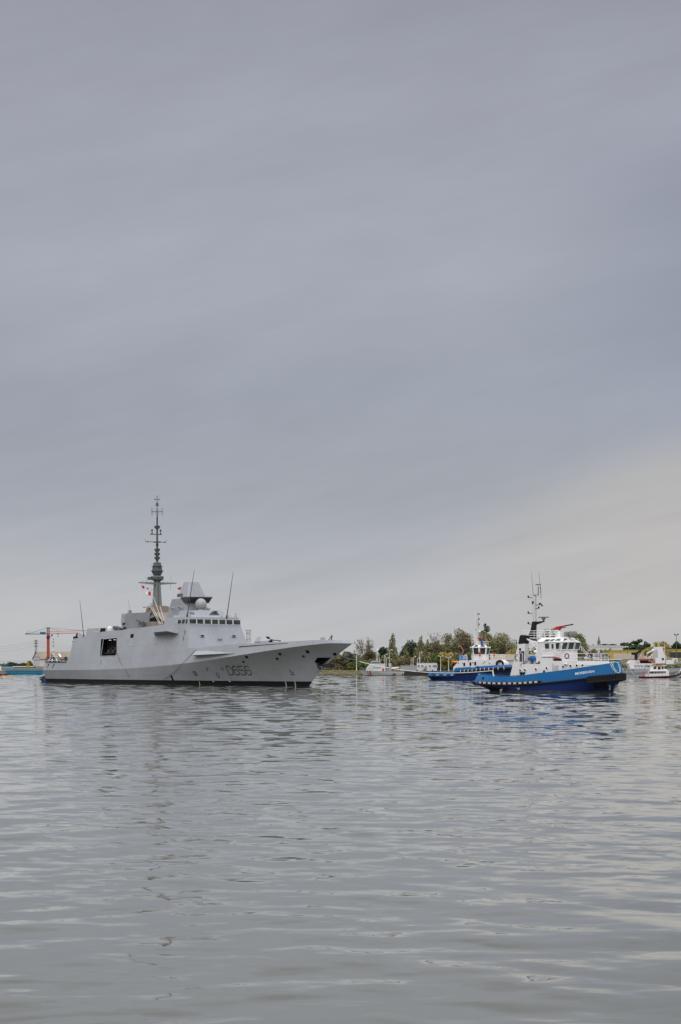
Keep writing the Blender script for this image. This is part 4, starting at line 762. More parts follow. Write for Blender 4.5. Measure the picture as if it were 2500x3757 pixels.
def wall_pt(uv, face):                                   # side or front wall of the wheelhouse
    Xf = pxf
    if face == 's': X, Z = T1.onY(uv, -PY-.06); return X, -PY-.03-.05*(Z-zw0)/(zw1-zw0), Z
    for _ in range(5): Y, Z = T1.onX(uv, Xf); Xf = pxf+.12-.1+.3*(Z-zw0)/(zw1-zw0)+.2*(1-min(1, abs(Y)/(PY-1.1)))
    return Xf+.03, Y, Z
for q in (((469, 560), (596, 553), (600, 722), (480, 725)), ((660, 574), (722, 572), (722, 716), (664, 716)), ((780, 543), (905, 536), (872, 722), (790, 722))):
    window('wheelhouse_window', [wall_pt(zp(*p), 's') for p in q], (0, -1, 0), tug)
for q in (((986, 537), (1130, 530), (1080, 724), (948, 724)), ((1168, 530), (1316, 527), (1276, 724), (1128, 724)), ((1360, 538), (1500, 534), (1452, 724), (1316, 722))):
    window('wheelhouse_window', [wall_pt(zp(*p), 'f') for p in q], (1, 0, 0), tug)
def roofpt(p):                                           # the sloping roof edge, starboard side
    Z = zw1+.5
    X, Z = T1.onY(p, -PY*.83); f_ = (Z-zw1-.12)/.83; return X, -(PY+.14)*(1-f_)-PY*.68*f_-.03, Z
for q in (((515, 445), (650, 440), (615, 495), (485, 500)), ((685, 437), (778, 430), (745, 482), (655, 490)), ((825, 425), (922, 418), (918, 468), (790, 478))):
    window('roof_window', [roofpt(zp(*p)) for p in q], (0, -.6, .6), tug, k_=1.1)
def rooff(p):
    X, y = pxf, 0
    for _ in range(5): Y, Z = T1.onX(p, X); f_ = (Z-zw1-.12)/.83; X = pxf+.6-f_*1.35
    return X+.04, Y, Z
for q in (((1005, 418), (1092, 415), (1112, 452), (1012, 452)), ((1140, 415), (1275, 415), (1298, 455), (1160, 455)), ((1325, 415), (1392, 415), (1440, 455), (1345, 455))):
    window('roof_window', [rooff(zp(*p)) for p in q], (.6, 0, .6), tug, k_=1.1)
rl = MB(); rails(rl, [(T1.onY(z5(x, 905), -HY)[0], -HY+.1, hz) for x in (870, 1000)], .95, 2, .03); build('deck_rail', rl, steel, tug)
rl = MB(); xr = T1.onY(z5(1040, 900), -2.4)[0]; xe_ = T1.onY(z5(1168, 900), -2.6)[0]; rails(rl, [(xr-2.5, -3.5, hz), (xr-.3, -3.2, hz), (xe_, -2.7, hz), (xe_, 2.7, hz), (xr-.3, 3.2, hz)], 1.45, 2, .032); rails(rl, [(pxf+.3, 3.3, hz+1.9), (pxf+2.2, 3.2, hz+.2)], .9, 2, .04); build('foredeck_rail', rl, white2, tug)
rl = MB(); a0, a1 = T1.onY(z5(690, 800), -PY-.45)[0], T1.onY(z5(800, 800), -PY-.45)[0]; q = [T1.onY(z5(*p), -PY-.45) for p in ((690, 802), (800, 800), (828, 835), (870, 830))]; rl.tube([(x, -PY-.45, z) for x, z in q], .04, 4); q = [T1.onY(z5(*p), -PY-.45) for p in ((690, 835), (785, 830), (815, 868))]; rl.tube([(x, -PY-.45, z) for x, z in q], .035, 4); rl.box(a0, a1, -PY-.5, -PY+.05, zw0-1.35, zw0-1.25); rl.tube([(a0, -PY-.45, zw0-1.3), (a0, -PY-.45, zw0)], .035, 4); rl.tube([(a1, -PY-.45, zw0-1.3), (a1, -PY-.45, zw0)], .035, 4); build('bridge_wing_rail', rl, white2, tug)
# platform over the wheelhouse, mast, monitor
zr = zw1+.95; mxx = T1.onY(z5(632, 550), 0)[0]
pfm = MB(); pfm.box(mxx-1.5, 3.6, -2.1, 2.1, zr-.12, zr+.02); pfm.tube([(mxx-1.0, -1.9, zr-.15), (px0+1, -1.9, zr-.15)], .16, 6)
for y_ in (-1.9, 1.9): pfm.tube([(mxx-.6, y_, zr-.1), (mxx-.6, y_, hza)], .09, 5)
build('monkey_island', pfm, white, tug)
rl = MB(); rails(rl, [(mxx-1.4, 2.0, zr), (mxx-1.4, -2.0, zr), (3.4, -2.0, zr), (4.2, 0, zr), (3.4, 2.0, zr), (mxx-1.4, 2, zr)], 1.35, 3, .04, 1.15); build('roof_rail', rl, white2, tug)
ms = MB(); zmb, zmm, zmt = zr-.6, T1.onY(z5(630, 555), 0)[1], T1.onY(z5(640, 318), 0)[1]; rake = .022
ms.loft([[(mxx-1.9, -.35, zmb), (mxx+.25, -.35, zmb), (mxx+.25, .35, zmb), (mxx-1.9, .35, zmb)], [(mxx-.75, -.32, zmb+2.0), (mxx+.3, -.32, zmb+2.0), (mxx+.3, .32, zmb+2), (mxx-.75, .32, zmb+2)], [(mxx-.35, -.3, zmm), (mxx+.35, -.3, zmm), (mxx+.35, .3, zmm), (mxx-.35, .3, zmm)]])
ms.loft([[(mxx+.2, -.12, zmm-.75), (mxx+.2, .12, zmm-.75), (mxx+.2, .12, zmm-.1), (mxx+.2, -.12, zmm-.1)], [(mxx+2.3, -.1, zmm-.1), (mxx+2.3, .1, zmm-.1), (mxx+2.3, .1, zmm+.1), (mxx+2.3, -.1, zmm+.1)]])
build('mast_base', ms, black, tug)
mc = MB(); mc.loft([[(mxx+a*w_+rake*i, b*w_, z) for a, b in ((-1, -1), (1, -1), (1, 1), (-1, 1))] for i, (w_, z) in enumerate(((.34, zmm-.02), (.3, zmm+4.5), (.24, zmt)))]); mc.box(mxx-.7, mxx+.75, -.4, .4, zmt-.02, zmt+.1); build('mast', mc, mat('pale mast paint', (.55, .55, .53), .5, streak=.2), tug)
rdr = MB(); a = T1.onY(z5(692, 520), 0); rdr.lathe([(.14, zmm), (.16, zmm+.3), (.42, zmm+.4), (.42, zmm+.65), (.15, zmm+.75), (.12, a[1])], (mxx+2.1, 0, 0), 10); rdr.box(mxx+.95, mxx+3.3, -.14, .14, a[1]-.06, a[1]+.12); build('radar', rdr, mast_grey, tug)
for (x, y, sgn, lamp) in ((580, 345, -1, 1), (575, 358, -1, 0), (580, 485, -1, 1), (580, 578, -1, 1), (680, 408, 1, 1), (672, 440, 1, 1), (690, 358, 1, 0)):
    A_ = T1.onY(z5(x, y), 0); b_ = MB(); b_.tube([(A_[0], -.1, A_[1]), (mxx, 0, A_[1]-.05)], .06, 4)
    if lamp: b_.lathe([(.17, .02), (.17, .35), (.1, .4)], (A_[0], -.1, A_[1]), 8)
    build('mast_light', b_, black if lamp else white, tug)
for a, b, r in (((622, 315), (606, 128), .05), ((688, 300), (671, 108), .045), ((665, 318), (664, 228), .09), ((690, 340), (686, 220), .06)):
    A_, B_ = T1.onY(z5(*a), 0), T1.onY(z5(*b), 0); q = MB(); q.tube([(A_[0], 0, A_[1]-.3), (B_[0], 0, B_[1])], r, 5, r*.5)
    if a[0] == 665: q.tube([(B_[0]-.55, 0, B_[1]), (B_[0]+.55, 0, B_[1])], .1, 5)
    build('aerial', q, mast_grey, tug)
q = MB(); A_ = T1.onY(z5(665, 262), 0); q.tube([(A_[0], 0, A_[1]), (A_[0]+.6, 0, A_[1])], .03, 4); q.tube([(A_[0]+.05, 0, A_[1]-.75), (A_[0]+.7, 0, A_[1]-.75)], .03, 4); q.tube([(A_[0]+.05, 0, A_[1]-1.2), (A_[0]+.05, 0, A_[1]+.3)], .05, 4); build('aerial_bracket', q, mast_grey, tug)
mn = MB(); A_ = T1.onY(z5(853, 700), -1.0); mn.frus((A_[0]-.55, A_[0]+.55, -1.55, -.45), zr-.1, (A_[0]-.22, A_[0]+.22, -1.22, -.78), T1.onY(z5(853, 640), -1)[1]); build('cannon_pedestal', mn, white2, tug)
mo = MB(); c0_, c1_, c2_ = [T1.onY(z5(*p), -1) for p in ((822, 612), (902, 595), (973, 581))]; cz = T1.onY(z5(853, 640), -1)[1]; mo.tube([(A_[0], -1, cz), (A_[0], -1, cz+.7)], .22, 7); mo.tube([(c0_[0], -1, c0_[1]), (c1_[0], -1, c1_[1])], .24, 7, .16); mo.box(c0_[0]-.15, c0_[0]+1.0, -1.3, -.7, c0_[1]-.35, c0_[1]+.05); mo.tube([(c0_[0]+.4, -.7, c0_[1]-.1), (c1_[0]+.1, -.75, c1_[1]-.3)], .08, 5); cnn = build('water_cannon', mo, red, tug)
mo = MB(); mo.tube([(c1_[0]-.1, -1, c1_[1]), (c2_[0], -1, c2_[1])], .12, 7); mo.tube([(c2_[0]-.2, -1, c2_[1]-.03), (c2_[0], -1, c2_[1])], .15, 7); build('cannon_barrel', mo, black, cnn)
for (x0, x1, y0, y1) in ((899, 938, 646, 690), (942, 998, 640, 694)):
    A_, B_ = T1.onY(z5(x0, y1), -.4), T1.onY(z5(x1, y0), -.4); q = MB(); rr = random.Random(x0); rings = []
    for k, (f_, w_) in enumerate(((0, .78), (.25, 1), (.6, 1.02), (.88, .95), (1, .6))):
        rings.append([((A_[0]+B_[0])/2+(B_[0]-A_[0])/2*w_*math.cos(t)*(1+.06*rr.random()), -.4+.8*w_*math.sin(t)*(1+.06*rr.random()), A_[1]+(B_[1]-A_[1])*f_+.05*rr.random()) for t in [i*math.pi/4+.39 for i in range(8)]])
    q.loft(rings); build('canvas_cover', q, canvas, tug, smooth=30)
# funnel and after deck
fY0, fY1 = -4.25, -2.7; fp = [T1.onY(z5(*p), fY0) for p in ((416, 1036), (487, 757), (546, 752), (546, 905), (500, 940), (495, 1030))]
q = MB(); q.prism([(x, fY0, z) for x, z in fp], [(x, fY1, z) for x, z in fp]); fun = build('funnel', q, white, tug)
fp = [T1.onY(z5(*p), fY0) for p in ((487, 757), (500, 686), (512, 676), (551, 682), (548, 752))]; q = MB(); q.prism([(x, fY0+.02, z+.03) for x, z in fp], [(x, fY1-.02, z+.03) for x, z in fp]); build('funnel_top', q, black, fun)
panel('funnel_door', [(497, 820), (541, 818), (538, 910), (494, 912)], fY0-.04, mat('teal funnel door', (.02, .06, .08), .5, c2=(.10, .05, .03), scale=.9), fun); panel('funnel_plate', [(495, 793), (513, 793), (513, 812), (495, 812)], fY0-.04, dark, fun)
a = T1.onY(z5(469, 877), fY0); em = MB()
for r, a0_, a1_ in ((.53, 50, 310), (.28, 60, 300)):
    P = [(a[0]+.1+r*math.cos(math.radians(t))*.75, a[1]+r*1.25*math.sin(math.radians(t))) for t in range(a0_, a1_+1, 20)]; ribbon(em, P, .12, lambda x, z: (x, fY0-.02, z))
build('funnel_emblem', em, MATS['black number paint'], fun, fix=False)
q = MB(); A_ = T1.onY(z5(510, 900), fY0-.4)[0]
for o_ in (-.35, .35): q.tube([(A_+o_, fY0-.3, T1.onY(z5(500, 980), fY0-.3)[1]), (A_+o_, fY0-.3, T1.onY(z5(505, 850), fY0-.3)[1])], .05, 5)
q.tube([(A_+.35*math.cos(t), fY0-.3, T1.onY(z5(505, 850), fY0-.3)[1]+.35*math.sin(t)) for t in [i*math.pi/8 for i in range(9)]], .05, 5); build('ladder_hoop', q, white2, fun)
q = MB(); P = [T1.onY(z5(*p), -3.6) for p in ((655, 922), (655, 745), (541, 702))]; q.tube([(x, -3.6, z) for x, z in P[:2]], .16, 7); q.tube([(x, -3.6, z) for x, z in P[1:]], .11, 6); P = [T1.onY(z5(*p), -3.6) for p in ((655, 800), (600, 735), (541, 702))]; q.tube([(x, -3.6, z) for x, z in P], .09, 6); P = [T1.onY(z5(*p), -3.6) for p in ((640, 905), (638, 820))]; q.sphere((P[1][0], -3.4, P[1][1]-.1), .38, 9); q.tube([(P[0][0], -3.4, P[0][1]), (P[1][0], -3.4, P[1][1])], .14, 6); build('davit', q, white2, tug)
q = MB(); A_, B_ = T1.onY(z5(582, 885), -3), T1.onY(z5(676, 885), -3); q.loft([[(x, -3+w_*math.cos(t), A_[1]+h2*math.sin(t)) for t in [i*math.pi/5 for i in range(10)]] for x, w_, h2 in ((A_[0], .25, .3), (A_[0]+.5, .7, .55), ((A_[0]+B_[0])/2, .85, .62), (B_[0]-.5, .8, .55), (B_[0], .3, .3))]); tarp = build('covered_boat', q, bluetarp, None, smooth=60, loc=T1.world(0, 0, 0)); tarp.rotation_euler = (0, 0, T1.rz); tag(tarp, 'small boat under a blue tarpaulin on the after deck of the front tug', 'boat')
cr = MB(); cr.box(A_[0]+.5, A_[0]+.7, -3.7, -2.3, hza-.05, A_[1]-.3); cr.box(B_[0]-.7, B_[0]-.5, -3.7, -2.3, hza-.05, A_[1]-.3); build('boat_cradle', cr, steel, tug)
rl = MB(); xa_ = T1.onY(z5(550, 930), -4)[0]; rails(rl, [(xa_, -4.0, hza), (A_[0]+.2, -4.0, hza)], 1.1, 2, .035); build('after_rail', rl, steel, tug)
q = MB(); A_ = T1.onY(z5(520, 1018), -4.4); q.lathe([(.2, -.8), (.2, .2), (.34, .22), (.34, .3)], (A_[0]-.25, -4.3, A_[1]), 8); q.lathe([(.2, -.8), (.2, .2), (.34, .22), (.34, .3)], (A_[0]+.35, -4.3, A_[1]), 8); build('bollard', q, black, tug)
q = MB(); A_ = T1.onY(z5(300, 1030), -.5); q.tube([(A_[0]+1.5, -.9, A_[1]-1), (A_[0]+.6, -.6, A_[1]+.4)], .12, 6); q.box(A_[0]-.5, A_[0]+3.8, -1.0, 1.0, A_[1]-1.1, A_[1]-.25); q.tube([(A_[0]-2, 2.5, A_[1]+.1), (A_[0]+4.5, 2.7, A_[1]+.2)], .12, 5); build('towing_winch', q, black, tug)
# towing post that the towline meets
tp = [T1.onY(z5(*p), -.6) for p in ((280, 1036), (262, 992))]; q = MB(); q.tube([(tp[0][0], -.6, tp[0][1]-1.2), (tp[1][0], -.6, tp[1][1])], .14, 6); build('towing_post', q, rope_w, tug)
ring = lambda c, ax, name, lab, fr_, m: None
def life_ring(pos, ax, label, R_=.42):
    m_ = MB(); m_.torus((0, 0, 0), R_, .11, ax, 20, 7); o = build('life_ring', m_, mat('dark red life ring', (.13, .014, .012), .6, c2=(.06, .01, .01), scale=3) if 'dark red life ring' not in MATS else MATS['dark red life ring'], None, smooth=60, loc=pos); return tag(o, label, 'life ring', 'life rings on the vessels')
a = T1.onY(z5(918, 862), -HY-.1); nW = Vector((-T1.p[0], -T1.p[1], 0)); life_ring(T1.world(a[0], -HY-.05, a[1]), nW, 'dark red life ring on the white wheelhouse front of the nearest tug', .46)
a = T1.onY(z5(1135, 860), -2.4); life_ring(T1.world(a[0], -2.75, a[1]), nW, 'red life ring on the foredeck rail of the nearest tug', .4)
# flags
def tug_flag(pts, m, label):
    W_ = [T1.world(T1.onY(p, -.3)[0], -.3, T1.onY(p, -.3)[1]) for p in pts]; c_ = Vector(W_[0]); P = [Vector(p)-c_ for p in W_]; q = MB(); k = 4; g_ = [P[0].lerp(P[1], i/k).lerp(P[3].lerp(P[2], i/k), j/k)+Vector((0, .08*math.sin(i*1.7+j), 0)) for i in range(k+1) for j in range(k+1)]
    q.add(g_, [(i*(k+1)+j, (i+1)*(k+1)+j, (i+1)*(k+1)+j+1, i*(k+1)+j+1) for i in range(k) for j in range(k)]); q.m = [0 if f//k < k*.7 else 1 for f in range(k*k)]; o = build('flag', q, m, None, smooth=60, loc=c_); sd2 = o.modifiers.new('cloth', 'SOLIDIFY'); sd2.thickness = .02; tag(o, label, 'flag', 'flags on the front tug')
tug_flag([zm1(470, 812), zm1(545, 845), zm1(540, 905), zm1(478, 890)], [flagdark, white2], 'dark flag with a pale fly hanging left of the front tug mast')
tug_flag([zm1(682, 850), zm1(748, 945), zm1(738, 952), zm1(688, 930)], [flagdark, flagdark], 'dark flag drooping right of the front tug mast')
# mooring rope hung over the bow
q = MB(); rr = random.Random(3)
for i, (xa_, xb_, yb_, bow_) in enumerate(((1302, 1352, 1006, 9), (1312, 1360, 1000, 4), (1326, 1346, 985, 7), (1366, 1388, 1004, -5), (1372, 1394, 994, -8))):
    P = [ont(z5(xa_+(xb_-xa_)*t-bow_*math.sin(t*3.1), 922-i*.8+(yb_-922)*t), .1) for t in (0, .2, .4, .6, .8, 1)]; q.tube([(P[0][0], P[0][1]+.35, P[0][2]+.1)]+P, .062, 5)
P = [ont(z5(x, y), .16) for x, y in ((1335, 985), (1350, 1006), (1375, 1012), (1395, 1000))]; q.tube(P, .065, 5); P = [ont(z5(x, y), .1) for x, y in ((1295, 925), (1320, 920), (1350, 918), (1374, 922))]; q.tube([(x, y+.1, z+.08) for x, y, z in P], .07, 5)
mr_ = build('mooring_rope', q, rope_g, None, loc=T1.world(0, 0, 0)); mr_.rotation_euler = (0, 0, T1.rz); tag(mr_, 'pale green mooring rope looped over the blue bow of the front tug', 'rope')
# ---- second tug
T2 = Fr(1866, 2496, 58, 13); zt2 = zoomer(1560, 2230, 4.61)
tug2 = empty('tugboat', T2.world(0, 0, 0), T2.rz, 'blue tug with black sausage fender and octagonal white wheelhouse, behind the front tug', 'tugboat')
b2S = curve((0, 2.6), (.02, 3.4), (.06, 4.1), (.2, 4.6), (.6, 4.7), (.8, 4.3), (.9, 3.5), (.96, 2.6), (.988, 1.5), (1, 0.3)); b2W = smooth_curve((0, 2.2), (.1, 3.4), (.3, 4.0), (.6, 4.0), (.82, 2.7), (.94, 1.0), (1, 0))
z2T = curve((0, 2.55), (.36, 2.62), (.385, 3.7), (.7, 4.2), (1, 4.75)); z2S = curve((0, 1.1), (.36, 1.15), (.4, 2.3), (.7, 3.0), (1, 3.6))
K2 = (-11.5, 12.5, lambda s: -1.2, lambda s: b2W(s)*.8); W2 = (-12.3, 13.0, lambda s: 0., b2W); S2 = (-13.6, 14.2, z2S, b2S); T2r = (-13.2, 13.7, z2T, lambda s: b2S(s)*.97)
SS2 = [0, .02, .04, .06, .1, .15, .2, .28, .36, .372, .385, .4, .45, .5, .6, .7, .75, .8, .85, .9, .93, .96, .98, 1]
build('hull_bottom', hull_loft([K2, W2, S2], SS2), navyblue, tug2, smooth=50)
build('hull_topsides', hull_loft([S2, T2r, (-13, 13.5, z2T, lambda s: max(0, b2S(s)*.97-.15)), (-13, 13.4, lambda s: z2T(s)-.9, lambda s: max(0, b2S(s)*.97-.2))], SS2), blue, tug2, smooth=50)
R2 = [W2, S2, T2r]; on2 = lambda uv, o=0.: on_rows(T2, R2, uv, o)
q = MB(); P = ring_round((S2[0], S2[1], z2S, b2S), .395, 26, .25, .05); q.tube(P, .45, 8); bf = build('sausage_fender', q, black, tug2, smooth=60)
for i in range(3, 24, 2):
    p = Vector(P[i]); pn = Vector(P[i+1]); t_ = (pn-p).normalized(); lsh = MB(); lsh.torus(tuple(p), .48, .07, tuple(t_), 12, 5); build('lashing', lsh, white2, bf)
q = MB(); a = [(x, -y-.12, z+.0) for x, y, z in fender_line((S2[0], S2[1], lambda s: 1.1, b2S), 0, .37, 12, 0)]; q.tube([(a[0][0]-.1, 0, 1.1)]+a, .2, 6); build('rubbing_strake', q, black, tug2, smooth=60)
for i in range(6):
    a = on2(zt2(150+i*62, 1138), .05); q = MB(); q.box(a[0]-.3, a[0]+.3, a[1]-.08, a[1]+.1, a[2]-.12, a[2]+.12); build('fender_pad', q, white if i % 2 else black, tug2)
tv, tf = text_mb('BRETAGNE', .5, 0, 1., .008); A_, B_ = on2(zt2(779, 1013)), on2(zt2(843, 1008)); q = MB(); sx = (B_[0]-A_[0])/max(v[0] for v in tv); q.add([(lambda x, z: (x, hull_y(R2, x, z)-.04, z))(A_[0]+v[0]*sx, A_[2]+v[1]*1.1) for v in tv], tf); build('name_lettering', q, white2, tug2, fix=False)
a = on2(zt2(895, 1003), .02); q = MB(); q.disc(a, .3, (0, -1, 0), .15, 12); build('fairlead', q, dark, tug2)
a = on2(zt2(140, 1100), .02); q = MB(); q.disc(a, .28, (0, -1, 0), .15, 12); build('fairlead', q, dark, tug2)
HY2 = 3.6; h_ = MB(); hp = [T2.onY(zt2(*p), -HY2) for p in ((478, 1004), (590, 888), (1195, 878), (1260, 925), (1275, 970))]
x_m = hp[2][0]-2.2; yy_ = lambda x: HY2 if x <= x_m+.01 else 2.3
profl = [hp[0], hp[1], (x_m, hp[2][1]), hp[2], hp[3], hp[4], (hp[4][0], 2.5), (x_m, 2.5), (hp[0][0], 2.5)]
st3 = [(hp[0][0], hp[0][1]), (hp[1][0], hp[1][1]), (x_m, hp[2][1]), (hp[2][0], hp[2][1]), (hp[3][0], hp[3][1]), (hp[4][0], hp[4][1])]; h_.loft([[(x, -yy_(x), 2.5), (x, -yy_(x), z), (x, yy_(x), z), (x, yy_(x), 2.5)] for x, z in st3]); build('deckhouse', h_, white, tug2)
for x, y in ((570, 936), (642, 936), (812, 928), (1012, 914), (986, 938), (1090, 935)): a = T2.onY(zt2(x, y), -HY2); porthole((a[0], -HY2-.02, a[1]), (0, -1, 0), .24, tug2)
for x, y in ((666, 957), (770, 951), (852, 945)): a = T2.onY(zt2(x, y), -HY2); q = MB(); q.box(a[0]-.3, a[0]+.3, -HY2-.05, -HY2+.05, a[1]-.55, a[1]+.5); build('door', q, dark, tug2)
c2x = 3.35; zA, zB, zC = [T2.onY(zt2(930, y), -2.5)[1] for y in (872, 795, 675)]
og = lambda r, z, n=8: [(c2x+r*math.cos(2*math.pi*(i+.5)/n), r*math.sin(2*math.pi*(i+.5)/n), z) for i in range(n)]
q = MB(); q.loft([og(2.55, zA-.6), og(2.55, zB)]); build('wheelhouse_base', q, white, tug2)
q = MB(); q.loft([og(2.62, zB-.05), og(3.05, zC)]); q.loft([og(3.2, zC-.02), og(3.2, zC+.15), og(2.2, zC+.85), og(.5, zC+.9)]); build('wheelhouse', q, white2, tug2)
lo, hi = og(2.66, zB+.15), og(3.03, zC-.12); lo2, hi2 = og(3.1, zC+.25), og(2.38, zC+.78)
for i in range(8):
    j = (i+1) % 8; A_, B_, C_, D_ = [Vector(p) for p in (lo[i], lo[j], hi[j], hi[i])]; n_ = Vector((math.cos(2*math.pi*(i+1)/8), math.sin(2*math.pi*(i+1)/8), 0)); o_ = n_*.03
    window('wheelhouse_window', [tuple(A_.lerp(B_, .13)+o_), tuple(A_.lerp(B_, .87)+o_), tuple(D_.lerp(C_, .87)+o_), tuple(D_.lerp(C_, .13)+o_)], tuple(n_), tug2, k_=1.04)
    A_, B_, C_, D_ = [Vector(p) for p in (lo2[i], lo2[j], hi2[j], hi2[i])]; o_ = n_*.03+Vector((0, 0, .03)); P = [A_.lerp(B_, .18)+o_, A_.lerp(B_, .82)+o_, D_.lerp(C_, .8)+o_, D_.lerp(C_, .2)+o_]; q = MB(); q.quadp(*[tuple(p) for p in P], .05); build('roof_window', q, glass2, tug2)
m2 = MB(); m2x = T2.onY(zt2(890, 540), 0)[0]; z0_ = zC+.8; zt_ = T2.onY(zt2(885, 112), 0)[1]; m2.loft([[(m2x+a*w_, b*w_, z) for a, b in ((-1, -1), (1, -1), (1, 1), (-1, 1))] for w_, z in ((.45, z0_), (.36, z0_+3.5), (.28, zt_-1.0), (.1, zt_))]); build('mast', m2, MATS['pale mast paint'], tug2)
for i, (dx, z, l) in enumerate(((-.9, .25, 1), (0, .2, 0), (.85, .25, 1), (-.9, -1.1, 1), (.2, -1.3, 1), (.9, -1.3, 1), (-.8, -2.9, 1), (.9, -2.9, 1), (-.9, -4.6, 1), (.7, -7.2, 1))):
    q = MB(); q.tube([(m2x, 0, zt_+z-.3), (m2x+dx*.83, -dx*.3, zt_+z-.3)], .05, 4); q.lathe([(.16, -.28), (.16, .05), (.05, .1)], (m2x+dx*.83, -dx*.3, zt_+z), 7); build('mast_light', q, black if i % 3 else white2, tug2)
q = MB(); q.sphere((m2x+1.0, -.5, zt_-5.2), .33, 10); q.tube([(m2x, 0, zt_-5.4), (m2x+1, -.5, zt_-5.4)], .06, 4); build('small_radome', q, white2, tug2, smooth=60)
q = MB(); 
for k in range(9): q.tube([(m2x-.95, -.25, z0_+.4*k), (m2x-.95, .25, z0_+.4*k)], .035, 4)
for y_ in (-.25, .25): q.tube([(m2x-.95, y_, z0_), (m2x-.95, y_, z0_+4.4)], .05, 4)
q.tube([(m2x-.95, 0, z0_+4.3), (m2x, 0, z0_+4.3)], .05, 4); build('mast_ladder', q, white2, tug2)
q = MB(); rails(q, [(c2x-2.1, -1.5, z0_), (c2x+1.9, -1.5, z0_), (c2x+2, 1.4, z0_), (c2x-2.1, 1.5, z0_)], 1.1, 2, .045, 1.1); build('roof_rail', q, white2, tug2)
for x, ya, yb in ((792, 600, 380), (1030, 600, 400), (958, 590, 470)): A_, B_ = T2.onY(zt2(x+8, ya), -1), T2.onY(zt2(x-8, yb), -1); q = MB(); q.tube([(A_[0], -1, A_[1]), (B_[0], -1, B_[1])], .05, 4, .03); build('aerial', q, mat('straw coloured aerial', (.5, .47, .33), .6) if 'straw coloured aerial' not in MATS else MATS['straw coloured aerial'], tug2)
q = MB(); a = T2.onY(zt2(968, 580), -1.2); q.lathe([(.35, -.75), (.42, -.7), (.42, .5), (.3, .75), (.05, .8)], (a[0], -1.2, a[1]), 10); build('buoy_drum', q, mat('dark blue drum', (.01, .03, .2), .5), tug2, smooth=40)
def monitor(fr, parent, uv, Y, s=1.): a = fr.onY(uv, Y); q = MB(); q.lathe([(.2, -.9), (.16, -.2), (.3, -.1), (.3, .2)], (a[0], Y, a[1]), 8); q.tube([(a[0]-.5, Y, a[1]+.1), (a[0]+.2, Y-.1, a[1]+.15), (a[0]+.9, Y-.2, a[1]-.05)], .2*s, 7, .12); q.torus((a[0]-.2, Y-.2, a[1]+.3), .22, .05, (0, 1, 0), 10, 5); build('water_cannon', q, red, parent)
monitor(T2, tug2, zt2(930, 772), -3.1, 1.2); monitor(T2, tug2, zt2(1168, 778), -1.8, 1.3); monitor(T2, tug2, zt2(920, 525), -1.0, 1.2)
f2 = MB(); fp = [T2.onY(zt2(*p), -2) for p in ((568, 886), (572, 815), (600, 800), (670, 802), (690, 826), (690, 884))]; f2.prism([(x, -2.3, z) for x, z in fp], [(x, -.6, z) for x, z in fp]); build('funnel', f2, blue, tug2)
q = MB(); P = [T2.onY(zt2(*p), -1.4) for p in ((628, 802), (655, 735), (596, 640))]; q.tube([(x, -1.4, z) for x, z in P[:2]], .27, 7); q.tube([(x, -1.4, z) for x, z in P[1:]], .22, 7, .16); q.tube([(P[0][0]-.6, -1.4, P[0][1]), (P[1][0]-.3, -1.4, P[1][1])], .09, 5); build('deck_crane', q, mat('rusty brown crane', (.2, .09, .06), .6, c2=(.3, .16, .1)), tug2)
q = MB(); a = T2.onY(zt2(1135, 868), -2.6); rails(q, [(a[0]-1.0, -2.9, a[1]), (a[0]+1.6, -2.6, a[1]), (a[0]+1.6, 2.6, a[1])], 1.3, 2, .05, 1.2); rails(q, [(hp[1][0], -HY2+.1, hp[1][1]), (c2x-2.6, -HY2+.1, hp[1][1])], 1.3, 2, .05, 1.1); build('deck_rail', q, white2, tug2)
for x, y in ((690, 800), (1122, 790), (806, 790)): a = T2.onY(zt2(x, y), -2.7); q = MB(); q.tube([(a[0]+.28*math.cos(t), -2.7, a[1]+.28*math.sin(t)-(.0)) for t in [k*math.pi/6 for k in range(7)]], .06, 5); q.tube([(a[0]-.28, -2.7, a[1]), (a[0]-.28, -2.7, a[1]-1.3)], .06, 5); q.tube([(a[0]+.28, -2.7, a[1]), (a[0]+.28, -2.7, a[1]-1.3)], .06, 5); build('ladder_hoop', q, white2, tug2)
q = MB(); a = T2.onY(zt2(520, 918), -2.6); q.loft([[(x, -2.6+w_*math.cos(t), a[1]+w_*.6*math.sin(t)) for t in [i*math.pi/4 for i in range(8)]] for x, w_ in ((a[0]-1.4, .15), (a[0]-.9, .5), (a[0]+.6, .55), (a[0]+1.2, .4))]); ro = build('rescue_boat', q, orange, None, smooth=60, loc=T2.world(0, 0, 0)); ro.rotation_euler = (0, 0, T2.rz); tag(ro, 'orange rescue boat at the after end of the second tug deckhouse', 'boat')
q = MB(); a = T2.onY(zt2(750, 885), -3.2); q.lathe([(.55, -.5), (.55, .4), (.3, .5)], (a[0], -3.1, a[1]), 8); build('deck_winch', q, black, tug2)
t3 = copy_tree(tug2)                                      # the tug made fast astern of the frigate
for (x, y, R_) in ((1272, 940, .95), (1155, 950, .75)): a = T2.onY(zt2(x, y+10), -2.4); q = MB(); q.torus((a[0], -2.6, a[1]), R_, .32, (.5, -1, .1), 20, 8); build('tyre_fender', q, black, tug2, smooth=60)
t3.location = at(193, 700); t3.scale = (.6,)*3; t3.rotation_euler = (0, 0, math.radians(-74)); t3['label'] = 'small blue tug with a white mast half hidden astern of the frigate'
